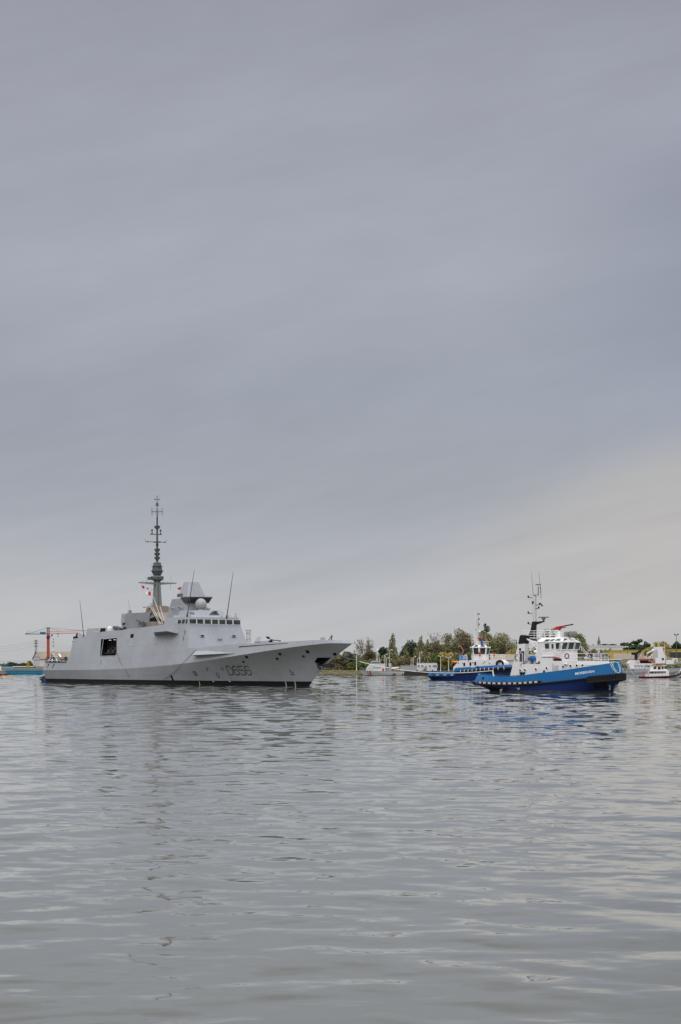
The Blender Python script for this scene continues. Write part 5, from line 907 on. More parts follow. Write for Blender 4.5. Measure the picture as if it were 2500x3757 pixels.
# ---- towline from the frigate's bow to the front tug
a = Vector(FR.world(*on_low((1236, 2402), .2))); b = Vector(T1.world(tp[1][0], -.6, tp[1][1]+.02)); P = []
def sag(a, b, s, n=24): return [a.lerp(b, i/n)+Vector((0, 0, -4*s*(i/n)*(1-i/n))) for i in range(n+1)]
L1 = sag(a, b, 1.9); q = MB(); q.tube([p-a for p in L1], .085, 6); tl = build('towline', q, rope_w, None, loc=a); tag(tl, 'white towline stretched from the frigate bow to the front tug', 'rope')
q = MB(); q.tube([p-a for p in L1[:5]], .1, 6); build('chafing_sleeve', q, rope_d, tl)
# ---------------------------------------------------------------- other craft
zq = zoomer(1300, 2300, 5.227)
PB = Fr(1336, 2478.5, 86, 0, left=True)                       # bow to the left
dP = PB.d; pb = empty('patrol_boat', PB.world(0, 0, 0), PB.rz, 'grey patrol boat with slanted blue white red stripes on its bow', 'patrol boat')
# its port side faces the camera: Y positive
zPt = curve((0, 1.45), (.55, 1.55), (.85, 1.85), (1, 2.15)); bPt = curve((0, 1.9), (.5, 2.2), (.75, 1.8), (.9, 1.0), (1, .02)); bPw = curve((0, 1.7), (.5, 1.9), (.75, 1.2), (.9, .5), (1, .01))
grey_h = mat('pale grey hull', (.47, .48, .49), .5, streak=.15, scale=.6)
RP = [(-15.2, 0, lambda s: 0., bPw), (-15.6, 1.9, zPt, bPt)]
build('hull', hull_loft([(-15, -.5, lambda s: -.8, lambda s: bPw(s)*.6)]+RP, list(np.linspace(0, 1, 22))), grey_h, pb, smooth=50)
build('boot_topping', hull_loft([(-15.21, .1, lambda s: -.1, lambda s: bPw(s)+.02), (-15.23, .2, lambda s: .16, lambda s: bPw(s)+.03)], list(np.linspace(0, 1, 22))), black, pb)
yP = lambda X, Z: -hull_y(RP, X, Z)
for x, c, w_ in ((250, 'navy stripe', .32), (263, 'white stripe', .3), (280, 'red stripe', .55)):
    cm = {'navy stripe': (.02, .03, .12), 'white stripe': (.75, .75, .75), 'red stripe': (.5, .02, .03)}[c]; q = MB(); X0 = PB.onY(zq(x, 858), 1.6)[0]; X1 = PB.onY(zq(x+24, 925), 1.2)[0]
    for k in range(4):
        f0, f1 = k/4, (k+1)/4; q.add([(X0+(X1-X0)*f0, 0, 1.6*(1-f0)+.2), (X0+(X1-X0)*f0-w_, 0, 1.6*(1-f0)+.2), (X0+(X1-X0)*f1-w_, 0, 1.6*(1-f1)+.2), (X0+(X1-X0)*f1, 0, 1.6*(1-f1)+.2)], [(0, 1, 2, 3)])
    q.v = [(x_, yP(x_, z_)+.03, z_) for x_, _, z_ in q.v]; build('bow_stripe', q, mat(c, cm, .5), pb, fix=False)
P = lambda pts, Y: [PB.onY(zq(*p), Y) for p in pts]
def pext(name, pts, y0, y1, m, par=None): a = P(pts, y1); q = MB(); q.prism([(x, y0, z) for x, z in a], [(x, y1, z) for x, z in a]); return build(name, q, m, par or pb)
pext('wheelhouse', [(235, 845), (240, 800), (300, 725), (330, 705), (545, 705), (600, 760), (600, 850)], -1.5, 1.5, mat('pale grey superstructure', (.55, .56, .57), .5))
pext('bridge_roof', [(325, 695), (500, 690), (495, 655), (335, 658)], -1.1, 1.1, MATS['pale grey superstructure']); pext('bridge_glazing', [(330, 688), (490, 684), (490, 668), (335, 670)], -1.15, 1.15, glass)
for x in (375, 418, 454, 495): pext('cabin_window', [(x-9, 775), (x+9, 775), (x+9, 797), (x-9, 797)], 1.46, 1.54, glass)
pext('red_locker', [(540, 800), (575, 800), (575, 848), (540, 848)], .8, 1.55, red); pext('vent_box', [(560, 705), (600, 705), (600, 760), (560, 760)], -.8, .8, grey_h); pext('vent_box', [(665, 703), (712, 700), (714, 770), (670, 775)], -.8, .8, grey_h)
pext('after_deck_gear', [(600, 790), (690, 770), (720, 800), (720, 850), (600, 850)], -1.2, 1.2, mat('dark deck gear', (.08, .08, .09), .7, c2=(.3, .3, .3), scale=2))
pext('tender', [(715, 775), (865, 768), (870, 792), (720, 800)], -.7, .7, white2); pext('stern_light_box', [(840, 800), (872, 800), (872, 845), (840, 845)], -.3, .9, red)
q = MB(); a = P([(440, 700), (450, 440), (450, 395)], 0); q.tube([(a[0][0]+.5, -.4, a[0][1]), (a[1][0], 0, a[1][1])], .06, 4); q.tube([(a[0][0]-1.2, .3, a[0][1]), (a[1][0], 0, a[1][1])], .06, 4); q.tube([(a[0][0], .3, a[0][1]-.5), (a[2][0], 0, a[2][1])], .07, 5); q.tube([(a[1][0]-.5, 0, a[1][1]), (a[1][0]+.5, 0, a[1][1])], .1, 4); b_ = P([(428, 520), (492, 520)], 0); q.tube([(b_[0][0], 0, b_[0][1]), (b_[1][0], 0, b_[1][1])], .05, 4); build('mast', q, white2, pb)
q = MB(); rails(q, [(1.6, .1, 2.1), (-.5, 1.0, 1.9), (-2.8, 1.7, 1.75)], .9, 2, .03, .8); build('rail', q, steel, pb); q = MB(); rails(q, [(-15.3, 1.8, 1.45), (-9.5, 2.1, 1.5)], .9, 2, .03, 1); build('rail', q, steel, pb)
for x in (745, 775, 925): a = PB.onY(zq(x, 908), 2.2); q = MB(); q.tube([(a[0]-.15, 2.25, a[1]-.25), (a[0]-.15, 2.25, a[1]+.2)], .22, 7); build('fender', q, black, pb)
# barge with cabins
D_b = 985; bx = lambda x, y: at(*((lambda p: (p[0], D_b, p[1]))(zq(x, y))))
brg = empty('barge', (bx(890, 930)[0], D_b, 0), 0, 'black flat pontoon barge carrying grey site cabins', 'barge')
w_ = bx(1520, 930)[0]-bx(890, 930)[0]+2; q = MB(); q.frus((.6, w_, 0, 9), -.6, (0, w_+.2, -.1, 9), bx(0, 850)[2]); build('hull', q, mat('rusty black barge side', (.016, .016, .016), .8, c2=(.035, .032, .03), scale=.5, streak=.5), brg)
q = MB(); 
for x in (6.5, 12.6): q.lathe([(.18, 0), (.18, .45), (.28, .47), (.28, .55)], (x, .4, bx(0, 850)[2]), 7)
build('bollard', q, black, brg)
def cabin(x0, x1, yt, yb, depth, m, lab, wins, Dd=.8):
    A_, B_ = bx(x0, yb), bx(x1, yt); o = empty('site_cabin', (A_[0], D_b+Dd, A_[2]), 0, lab, 'site cabin', 'site cabins on the barge'); W_, h2 = B_[0]-A_[0], B_[2]-A_[2]; q = MB(); q.box(0, W_, 0, depth, 0, h2); q.box(-.05, W_+.05, -.05, depth+.05, h2-.15, h2+.05)
    n_ = int(W_/.6)
    for i in range(n_): q.box(W_*i/n_, W_*i/n_+.06, -.03, .01, .1, h2-.15)
    build('shell', q, m, o)
    for a in wins: xx = bx(a, yb)[0]-A_[0]; f = MB().box(xx-.55, xx+.55, -.05, .02, h2*.42, h2*.8); f = build('window', f, white2, o); build('pane', MB().box(xx-.45, xx+.45, -.08, -.04, h2*.46, h2*.76), mat('grey cabin glass', (.22, .23, .25), .2) if 'grey cabin glass' not in MATS else MATS['grey cabin glass'], f)
    return o
cabin(888, 1205, 746, 848, 3, mat('grey container paint', (.33, .34, .36), .6, streak=.2), 'plain grey corrugated container at the left end of the black barge', [])
cb = cabin(1206, 1590, 696, 845, 3, mat('pale site cabin paint', (.58, .59, .60), .6, streak=.12), 'long pale grey cabin with square windows on the black barge', [1240, 1310, 1455, 1530, 1572], .9)
xx = bx(1378, 845)[0]-bx(1206, 845)[0]; build('door', MB().box(xx-.4, xx+.4, -.06, .02, .1, 2.0), MATS['grey container paint'], cb)
q = MB(); xs0 = bx(1322, 845)[0]-bx(1206, 845)[0]
for i in range(4): q.box(xs0+.25*i, xs0+.25*i+.3, -.8, -.1, .2+.2*i, .25+.2*i)
rails(q, [(xs0, -.8, .1), (xs0+1.4, -.8, .8)], 1.0, 2, .03, .7); build('steps', q, black, cb)
# workboat on the right: white house, black crane, funnel
zj = zoomer(2200, 2250, 5.227); zk_ = zoomer(2330, 2350, 9.224); D_j = 893
jx = lambda p: at(p[0], D_j, p[1])
jb = empty('workboat', jx((2285, 2485))[:2]+(0,), 0, 'grey and white survey workboat with black crane and tall white funnel', 'workboat'); jo = jx((2285, 2485))[0]
J = lambda x, y, z_=zj: (lambda p: (p[0]-jo, p[2]))(jx(z_(x, y)))
def jext(name, pts, y0, y1, m, par=None, z_=zj): a = [J(x, y, z_) for x, y in pts]; q = MB(); q.prism([(x, y0, z) for x, z in a], [(x, y1, z) for x, z in a]); return build(name, q, m, par or jb)
jext('hull', [(430, 1075), (470, 1062), (860, 1062), (1900, 1062), (1900, 1245), (470, 1245)], 0, 9, mat('workboat grey hull', (.30, .31, .325), .5, streak=.25)); jext('hull_band', [(440, 1135), (1900, 1130), (1900, 1180), (455, 1180)], -.05, 0, mat('dark grey hull band', (.19, .2, .21), .5)); jext('boot_topping', [(468, 1224), (1900, 1224), (1900, 1250), (470, 1250)], -.06, -.01, black)
jext('deckhouse', [(600, 1062), (562, 960), (620, 905), (695, 900), (780, 905), (788, 962), (1095, 965), (1095, 1062)], .6, 8, white)
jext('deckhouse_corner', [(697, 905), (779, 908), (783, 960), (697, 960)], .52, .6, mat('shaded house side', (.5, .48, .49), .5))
def jtext(s, x0, x1, yb, yt, m, y, name):
    tv, tf = text_mb(s, 1., 0, 1., .006); A_, B_ = J(x0, yb), J(x1, yt); sx = (B_[0]-A_[0])/max(v[0] for v in tv); sz = (B_[1]-A_[1])/max(v[1] for v in tv); q = MB(); q.add([(A_[0]+v[0]*sx, y, A_[1]+v[1]*sz) for v in tv], tf); build(name, q, m, jb, fix=False)
BP = MATS['black number paint']
jtext('WWW.JIFMAR', 672, 1046, 1048, 990, BP, .55, 'web_lettering'); jtext('JIF', 468, 522, 1112, 1066, BP, -.03, 'name_lettering'); jtext('XPLORER', 535, 680, 1110, 1082, BP, -.03, 'name_lettering')
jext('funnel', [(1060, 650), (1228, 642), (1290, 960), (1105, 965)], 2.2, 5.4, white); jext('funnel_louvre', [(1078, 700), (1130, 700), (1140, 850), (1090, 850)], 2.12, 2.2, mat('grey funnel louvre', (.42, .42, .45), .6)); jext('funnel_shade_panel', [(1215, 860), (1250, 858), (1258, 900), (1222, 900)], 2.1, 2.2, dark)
q = MB(); a = [J(*p) for p in ((722, 900), (722, 795), (735, 790), (945, 600))]; q.box(a[0][0]-.5, a[0][0]+.5, 2.4, 3.4, a[0][1]-.2, a[1][1]+.4); q.box(a[1][0]-1.6, a[1][0]+.7, 2.3, 3.5, a[1][1]-.1, a[1][1]+.8); q.tube([(a[2][0], 2.9, a[2][1]+.3), ((a[2][0]+a[3][0])/2, 2.9, (a[2][1]+a[3][1])/2+.15), (a[3][0], 2.9, a[3][1])], .5, 6, .28); q.tube([(a[2][0]+.3, 2.9, a[2][1]-1.2), ((a[2][0]*.6+a[3][0]*.4), 2.9, (a[2][1]*.6+a[3][1]*.4)-.3)], .15, 5); build('deck_crane', q, black, jb)
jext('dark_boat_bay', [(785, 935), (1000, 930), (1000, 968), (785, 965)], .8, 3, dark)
q = MB(); A_, B_ = J(150, 650, zk_), J(490, 655, zk_); q.loft([[(x, 2.0+w_*math.cos(t), A_[1]-.25+w_*.7*math.sin(t)) for t in [i*math.pi/5 for i in range(10)]] for x, w_ in ((A_[0], .2), (A_[0]+.6, .75), ((A_[0]+B_[0])/2, .95), (B_[0]-.4, .9), (B_[0], .5))]); ib = build('inflatable_boat', q, mat('dark red inflatable', (.22, .02, .03), .5, c2=(.12, .01, .02)), None, smooth=60, loc=(jo, D_j, 0)); tag(ib, 'dark red inflatable boat stowed beside the black crane of the workboat', 'boat')
jext('drum', [(990, 875), (1040, 870), (1045, 915), (995, 915)], 1.4, 2.4, mat('crimson drum', (.35, .01, .04), .5))
q = MB(); a = [J(*p, zk_) for p in ((440, 650), (445, 440), (620, 350), (680, 330))]; q.tube([(x, 2.6, z) for x, z in a[:3]], .22, 6); q.tube([(a[2][0], 2.6, a[2][1]), (a[3][0], 2.6, a[3][1])], .45, 7); q.tube([(a[0][0]+.9, 2.6, a[0][1]+.6), (a[2][0]+.3, 2.6, a[2][1]-1.0)], .14, 5); build('boat_davit', q, white2, jb)
jext('upper_deck_house', [(1085, 660), (1340, 660), (1345, 800), (1085, 800)], 1.2, 6, white, None, zk_); jext('deck_canopy', [(1320, 600), (1450, 600), (1475, 720), (1440, 720), (1430, 640), (1345, 640), (1370, 720), (1335, 720)], 1.0, 4, white2, None, zk_)
q = MB(); a0, a1 = J(1345, 820, zk_), J(1650, 820, zk_); rails(q, [(a0[0], .8, a0[1]), (a1[0], .8, a1[1])], 1.1, 3, .05, .7); rails(q, [(J(1080, 660, zk_)[0], 1.3, J(1080, 660, zk_)[1]), (J(1320, 660, zk_)[0], 1.3, J(1080, 660, zk_)[1])], .9, 2, .04, .8); build('deck_rail', q, steel, jb)
for p0, p1 in (((870, 200), (830, 0)), ((820, 200), (835, 40)), ((1050, 640), (1052, 110))): a, b = J(*p0, zk_), J(*p1, zk_); q = MB(); q.tube([(a[0], 3, a[1]), (b[0], 3, b[1])], .07 if p0[0] > 900 else .05, 4); build('aerial', q, white2, jb)
q = MB(); a = [Vector((J(x, y)[0], -.2, J(x, y)[1])) for x, y in ((590, 1085), (625, 1140), (680, 1200), (780, 1222))]; q.tube(a, .08, 5); mq = build('mooring_line', q, rope_w, None, loc=(jo, D_j, 0)); tag(mq, 'white mooring line from the grey workboat bow down to the pilot boat', 'rope')
# two pilot boats, black tube collars
D_r = 845
def pilot_boat(du, dv, scale, label, o_, D_):
    ox = at(2345, D_)[0]; rx = lambda x, y: (lambda p: (p[0]-ox, p[2]))(at((zk_(x, y))[0], D_, (zk_(x, y))[1]))
    b_ = empty('pilot_boat', (ox, D_, 0), 0, label, 'pilot boat', 'white pilot boats alongside the workboat')
    def rext(name, pts, y0, y1, m, par=None): a = [rx(*p) for p in pts]; q = MB(); q.prism([(x, y0, z) for x, z in a], [(x, y1, z) for x, z in a]); return build(name, q, m, par or b_)
    q = MB(); pts = [rx(*p) for p in ((165, 1250), (500, 1255), (1000, 1245), (1350, 1200), (1640, 1120))]
    for sgn in (0, 1):
        Yv = [.1, 0, .1, .5, 1.35] if sgn == 0 else [2.9, 3.0, 2.9, 2.5, 1.65]; q.tube([(x, y, z) for (x, z), y in zip(pts, Yv)], .34, 8, .26)
    build('tube_collar', q, black, b_)
    q = MB(); rings = []
    for x, z, hw in ((200, 1, 1.3), (1000, 1, 1.3), (1350, 1, .95), (1620, 1, .1)):
        X, zt = rx(x, 1240 if x < 1300 else (1190 if x < 1500 else 1125)); rings.append([(X, 1.5-hw, zt), (X-(.9 if x > 1300 else 0), 1.5-hw*.3, -.5 if x < 1500 else .1), (X-(.9 if x > 1300 else 0), 1.5+hw*.3, -.5 if x < 1500 else .1), (X, 1.5+hw, zt)])
    q.loft(rings); build('hull', q, white, b_)
    rext('hull_stripe', [(330, 1228), (1180, 1192), (1180, 1208), (330, 1244)], -.36, -.3, red)
    cab = rext('cabin', [(485, 1225), (480, 1035), (1160, 1030), (1175, 1195)], .25, 2.7, white)
    for x0, x1 in ((495, 520), (535, 560), (630, 695), (735, 800), (840, 915), (945, 1035)): rext('cabin_window', [(x0, 1058), (x1, 1055), (x1, 1105), (x0, 1110)], .2, .26, MATS['grey cabin glass'], cab)
    rext('window_band', [(485, 1050), (1055, 1042), (1055, 1112), (485, 1122)], .22, .25, dark, cab)
    wh_ = rext('wheelhouse', [(530, 1035), (560, 880), (640, 862), (1010, 860), (1110, 1000), (1165, 1032)], .5, 2.5, white2)
    for pts_ in ([(660, 885), (750, 880), (735, 965), (635, 970)], [(790, 885), (885, 882), (885, 985), (785, 985)], [(920, 880), (985, 878), (985, 970), (915, 975)], [(1010, 880), (1060, 885), (1095, 960), (1010, 960)]): rext('wheelhouse_window', pts_, .44, .52, glass, wh_)
    rext('roof', [(575, 862), (590, 838), (940, 836), (940, 860)], .3, 2.7, orange, wh_); rext('roof_front', [(940, 860), (940, 838), (1090, 842), (1100, 862)], .3, 2.7, white2, wh_)
    rext('stern_locker', [(340, 1215), (350, 1105), (470, 1095), (475, 1215)], .4, 2.6, white); q = MB(); a0, a1 = rx(285, 1150), rx(440, 1150); 
    rails(q, [(a0[0], .3, a0[1]-.1), (a1[0], .3, a1[1]-.1)], .9, 2, .05, .6); build('rail', q, black, b_); q = MB(); rails(q, [(rx(1180, 1130)[0], .4, rx(0, 1190)[1]), (rx(1560, 1110)[0], 1.2, rx(0, 1140)[1])], .8, 2, .035, .7); build('rail', q, black, b_)
    q = MB(); a = rx(700, 815); q.tube([(a[0], 1.5, a[1]-.3), (a[0], 1.5, a[1]+1.6)], .05, 4); q.box(a[0]-.7, a[0]+.7, 1.2, 1.8, a[1]-.1, a[1]+.1); build('radar_arch', q, black, b_)
    b_.location = (ox+o_, D_, 0); return b_, rx, ox
b_, rx, ox = pilot_boat(0, 0, 1, 'white pilot boat with an orange roof and black collar, fully in view', 0, D_r)
a = rx(305, 1165); lr = MB(); lr.torus((0, 0, 0), .38, .12, (0, 1, 0), 18, 7); o = build('life_ring', lr, mat('orange red life ring', (.6, .06, .03), .6), None, smooth=60, loc=(ox+a[0], D_r+.05, a[1])); tag(o, 'orange life ring hung at the stern of the nearer pilot boat', 'life ring', 'life rings on the vessels')
b2 = copy_tree(b_); b2.location = (at(2462, D_r+12)[0], D_r+14, 0); b2['label'] = 'second white pilot boat half hidden behind the first, cut by the frame'
for c_ in b2.children_recursive:
    if c_.name.startswith('roof') and 'front' not in c_.name: c_.data = c_.data.copy(); c_.data.materials.clear(); c_.data.materials.append(white2)
# jetty behind the front tug's bow
D_q = 930; jl = at(2184, D_q, 2420); jr = at(2282, D_q, 2440)
jt = empty('jetty', (jl[0], D_q, 0), 0, 'grey concrete jetty with dark bays behind the front tug bow', 'jetty'); w_ = jr[0]-jl[0]; q = MB(); q.box(0, w_, 0, 5, jl[2]-.35, jl[2]); 
for f_ in (0, .13, .33, .39, .58, .64, .92): q.box(w_*f_, w_*f_+.9, .1, 4.5, -2, jl[2]-.35)
q.box(0, w_, 3.5, 4.6, -2, jl[2]-.36); build('deck', q, concrete, jt)
q = MB(); q.box(-.2, w_+.3, -.08, .1, jl[2]-.05, jl[2]+.16); build('kerb', q, white2, jt); q = MB(); q.box(w_*.66, w_*.9, -.6, .08, jl[2]-1.6, jl[2]-.9); build('fender_beam', q, black, jt)
# ---------------------------------------------------------------- shore
def sstep(x, a, b): t = min(max((x-a)/(b-a), 0), 1); return t*t*(3-2*t)
def ground_z(x, D):
    z = -2+3.4*sstep(D, 1088, 1100)+.5*sstep(D, 1105, 1300)+.2*sstep(D, 1700, 3200)
    k = sstep(x, 80, 92); zr_ = -2+3.2*sstep(D, 985, 992)+5.1*sstep(D, 992, 1022)
    j = sstep(x, 55, 66)*(1-k); zj_ = -2+4.0*sstep(D, 985, 995)
    return z*(1-k)*(1-sstep(x, 55, 66))+zj_*j+zr_*k if x > 55 else z
def terrain():
    xs = np.unique(np.concatenate([np.linspace(-900, -150, 16), np.linspace(-150, 170, 90), np.linspace(170, 900, 16)])); Ds = np.concatenate([np.linspace(975, 1030, 24), np.linspace(1040, 1110, 30), np.linspace(1130, 1400, 12), np.linspace(1500, 2050, 8)]); mb_ = MB(); r = random.Random(4)
    vs = [(x, D, ground_z(x, D)+r.uniform(-.15, .15)*(1 if ground_z(x, D) > .1 else 0)) for D in Ds for x in xs]; n = len(xs); mb_.add(vs, [(i*n+j, i*n+j+1, (i+1)*n+j+1, (i+1)*n+j) for i in range(len(Ds)-1) for j in range(n-1)])
    o = build('terrain', mb_, mat('brown grass and shingle', (.13, .105, .06), .95, c2=(.055, .055, .03), scale=.35, bump=.6), None, smooth=60); tag(o, kind='structure')
terrain()
def leaf_mat(name, a, b, c):
    m = bpy.data.materials.new(name); m.use_nodes = True; t = m.node_tree; bs = t.nodes['Principled BSDF']; bs.inputs['Roughness'].default_value = .75; bs.inputs['Specular IOR Level'].default_value = .25
    g = t.nodes.new('ShaderNodeNewGeometry'); r = t.nodes.new('ShaderNodeValToRGB'); e = r.color_ramp.elements; e[0].color = (*a, 1); e[1].color = (*c, 1); k = e.new(.5); k.color = (*b, 1)
    te = t.nodes.new('ShaderNodeTexCoord'); n = t.nodes.new('ShaderNodeTexNoise'); n.inputs['Scale'].default_value = .45; n.inputs['Detail'].default_value = 3; t.links.new(te.outputs['Object'], n.inputs['Vector'])
    mx_ = t.nodes.new('ShaderNodeMath'); mx_.operation = 'MULTIPLY_ADD'; mx_.inputs[1].default_value = .45; t.links.new(g.outputs['Random Per Island'], mx_.inputs[0])
    m2_ = t.nodes.new('ShaderNodeMath'); m2_.operation = 'MULTIPLY_ADD'; m2_.inputs[1].default_value = 1.6; m2_.inputs[2].default_value = -.52; t.links.new(n.outputs[0], m2_.inputs[0]); t.links.new(m2_.outputs[0], mx_.inputs[2]); t.links.new(mx_.outputs[0], r.inputs[0]); t.links.new(r.outputs[0], bs.inputs['Base Color']); return m
LM = {'olive': leaf_mat('olive autumn leaves', (0.084, 0.086, 0.041), (0.198, 0.192, 0.094), (0.282, 0.246, 0.126)), 'brown': leaf_mat('brown autumn leaves', (0.090, 0.074, 0.043), (0.180, 0.154, 0.086), (0.252, 0.210, 0.120)), 'green': leaf_mat('green leaves', (0.047, 0.074, 0.023), (0.121, 0.158, 0.047), (0.242, 0.260, 0.074)),
      'pine': leaf_mat('dark pine needles', (0.016, 0.032, 0.018), (0.032, 0.062, 0.032), (0.060, 0.102, 0.050)), 'yellow': leaf_mat('yellowing leaves', (0.167, 0.139, 0.037), (0.335, 0.278, 0.084), (0.446, 0.354, 0.112)), 'cypress': leaf_mat('deep green cypress foliage', (0.019, 0.037, 0.019), (0.041, 0.074, 0.037), (0.112, 0.149, 0.055))}
bark = mat('grey brown bark', (.13, .105, .08), .9, c2=(.07, .055, .045), scale=2)
def leaves(P, size, r, flat=0.):
    """one small quad per leaf clump at the points P."""
    n = len(P); a = r.normal(size=(n, 3)); a /= np.linalg.norm(a, axis=1)[:, None]; b = r.normal(size=(n, 3)); b[:, 2] *= (1-flat); a[:, 2] *= (1-flat); a /= np.linalg.norm(a, axis=1)[:, None]; b -= a*(a*b).sum(1)[:, None]; b /= np.linalg.norm(b, axis=1)[:, None]
    s = size*r.uniform(.55, 1.3, n)[:, None]; a = a*s*.5; b = b*s*.38; V = np.stack([P-a-b*.6, P+a*.2-b, P+a+b*.3, P-a*.3+b], 1).reshape(-1, 3); return V
def clumps(r, ells, n, shell=.55, gap=0.):
    w = np.array([e[3]*e[4]*e[5] for e in ells])**.72; w /= w.sum(); out_ = []
    for e, wi in zip(ells, w):
        k = max(4, int(n*wi)); d = r.normal(size=(k, 3)); d /= np.linalg.norm(d, axis=1)[:, None]; q = (shell+(1-shell)*r.random(k)**.5)[:, None] if shell else r.random(k)[:, None]**(1/3)
        p = d*q*np.array(e[3:6])+np.array(e[:3])+r.normal(size=(k, 3))*.10*min(e[3:6]); out_.append(p)
    return np.concatenate(out_)
def tree(label, u, vtop, hw, kind, lm, D, group='trees along the far shore', base=None, n=1100, size=.62, seed=0, name=None):
    r = np.random.default_rng(seed+int(u*7)+int(vtop)); hw *= {'round': 1.5, 'pine': 1.15, 'poplar': 1.2, 'bush': 1.3, 'cypress': 1.25, 'bare': 1.1, 'umbrella': 1.15}[kind]; n = int(n*2.1); size *= 1.35 if kind == 'cypress' else 1.02; x = (u-1250)/F*D; gz = ground_z(x, D)-.1 if base is None else base; Ht = H-(vtop-VH)/F*D-gz; R_ = hw/F*D; names = {'poplar': 'poplar_tree', 'pine': 'pine_tree', 'umbrella': 'umbrella_pine', 'cypress': 'cypress_tree', 'bare': 'bare_tree', 'round': 'broadleaf_tree', 'bush': 'shrub'}
    o = empty(name or names[kind], (x, D, gz), r.uniform(0, 6), label, 'shrub' if kind == 'bush' else 'tree', group)
    tb = MB(); tips = []; lean = r.normal()*.03*Ht
    def limb(p, d, l, rad, dep):
        q = p+d*l; m_ = p+d*l*.5+Vector(r.normal(size=3))*l*.05; tb.tube([p, m_, q], rad, 5 if dep < 2 else 3, rad*.6); tips.append(q)
        if dep >= (4 if kind == 'bare' else 2): return
        for _ in range(3 if dep < 3 else 2):
            nd = (d+Vector(r.normal(size=3))*(.55 if kind != 'poplar' else .2)+Vector((0, 0, .12))).normalized(); limb(q if r.random() < .6 else m_, nd, l*r.uniform(.6, .82), rad*.55, dep+1)
    tr = max(.12, R_*.055)
    if kind == 'bare':
        th_ = Ht*.28; tb.tube([(0, 0, 0), (0, 0, th_)], tr*1.2, 6, tr)
        for i in range(6): a = i*1.05+r.random(); limb(Vector((0, 0, th_*r.uniform(.8, 1.05))), Vector((math.cos(a)*.55*R_/Ht*2.4, math.sin(a)*.5*R_/Ht*2.4, .9)).normalized(), Ht*.245, tr*.6, 1)
        P_ = np.array([tuple(t) for t in tips]); mxr = np.abs(P_[:, :2]).max(); mz_ = P_[:, 2].max(); kx = R_/mxr; kz = (Ht-th_)/(mz_-th_)
        tb.v = [(a*kx if c > th_ else a, b*kx if c > th_ else b, th_+(c-th_)*kz if c > th_ else c) for a, b, c in tb.v]; P_[:, :2] *= kx; P_[:, 2] = np.where(P_[:, 2] > th_, th_+(P_[:, 2]-th_)*kz, P_[:, 2]); P_ = P_[P_[:, 2] > th_*1.4]
        P_ = P_[r.integers(0, len(P_), n)]+r.normal(size=(n, 3))*R_*.06
    else:
        if kind == 'round':
            c0 = Ht*.62; el_ = []
            for i in range(17):
                d = r.normal(size=3); d /= np.linalg.norm(d); d[2] = d[2]*.9; f_ = r.uniform(.45, .78); s_ = r.uniform(.26, .42); el_.append((d[0]*R_*f_, d[1]*R_*f_, c0+d[2]*Ht*.36*f_*1.05, R_*s_, R_*s_, Ht*.36*s_*.95))
            shell = .35; th_ = Ht*.42
        elif kind == 'poplar':
            el_ = [(r.normal()*R_*.1, r.normal()*R_*.1, Ht*z, R_*w_*r.uniform(.85, 1.1), R_*w_, Ht*.11) for z, w_ in ((.1, .75), (.2, 1), (.32, 1.0), (.44, .88), (.56, .75), (.67, .58), (.78, .45), (.87, .32), (.94, .2))]; shell = .4; th_ = Ht*.9
        elif kind == 'pine':
            el_ = [(math.cos(i*2.4)*R_*.5*math.sqrt(i/14), math.sin(i*2.4)*R_*.5*math.sqrt(i/14), Ht*(.42+.38*(1-i/18)*r.uniform(.8, 1.05)), R_*.48, R_*.48, Ht*.2) for i in range(14)]+[(math.cos(i)*R_*.7, math.sin(i)*R_*.7, Ht*.4, R_*.33, R_*.33, Ht*.26) for i in range(7)]; shell = .55; th_ = Ht*.5
        elif kind == 'umbrella':
            el_ = [(math.cos(i*2.4)*R_*.62*math.sqrt(i/11), math.sin(i*2.4)*R_*.62*math.sqrt(i/11), Ht*.86, R_*.4, R_*.4, Ht*.12) for i in range(12)]; shell = .4; th_ = Ht*.8
        elif kind == 'cypress':
            el_ = [(r.normal()*R_*.3, r.normal()*R_*.3, Ht*z, R_*w_*r.uniform(.75, 1), R_*w_*.9, Ht*.075) for z, w_ in ((.16, .9), (.25, 1), (.34, .95), (.43, .95), (.52, .9), (.61, .8), (.7, .72), (.79, .6), (.87, .45), (.95, .25))]+[(math.cos(i*1.3)*R_*.6, math.sin(i*1.3)*R_*.6, Ht*r.uniform(.3, .72), R_*.42, R_*.4, Ht*.055) for i in range(9)]; shell = 0; th_ = Ht*.75
        else:
            el_ = [(r.uniform(-.6, .6)*R_, r.uniform(-.6, .6)*R_, Ht*r.uniform(.3, .68), R_*r.uniform(.3, .48), R_*.42, Ht*r.uniform(.2, .32)) for i in range(9)]; shell = .5; th_ = Ht*.4
        tb.tube([(0, 0, 0), (lean*.3, 0, th_*.5), (lean*.5, 0, th_)], tr*1.3, 6, tr*.6)
        for e in el_[::2 if kind in ('poplar', 'cypress') else 1]:
            p0 = Vector((lean*.3, 0, th_*r.uniform(.45, .95))); p1 = Vector(e[:3]); p0.z = min(p0.z, p1.z*.9); tb.tube([p0, p0.lerp(p1, .5)+Vector((0, 0, .04*Ht)), p1], tr*.45, 4, tr*.15)
        P_ = clumps(r, el_, n, shell); P_ = P_[P_[:, 2] > .05*Ht]
    V = leaves(P_, size, r, .35 if kind in ('cypress', 'umbrella') else 0.); me = bpy.data.meshes.new('crown'); k = len(V)//4
    me.from_pydata(V.tolist(), [], np.arange(4*k).reshape(k, 4).tolist()); me.materials.append(LM[lm]); c = bpy.data.objects.new('crown', me); col.objects.link(c); c.parent = o
    build('trunk', tb, bark, o, merge=False, fix=False); return o
z4 = zoomer(1250, 2200, 2.412)
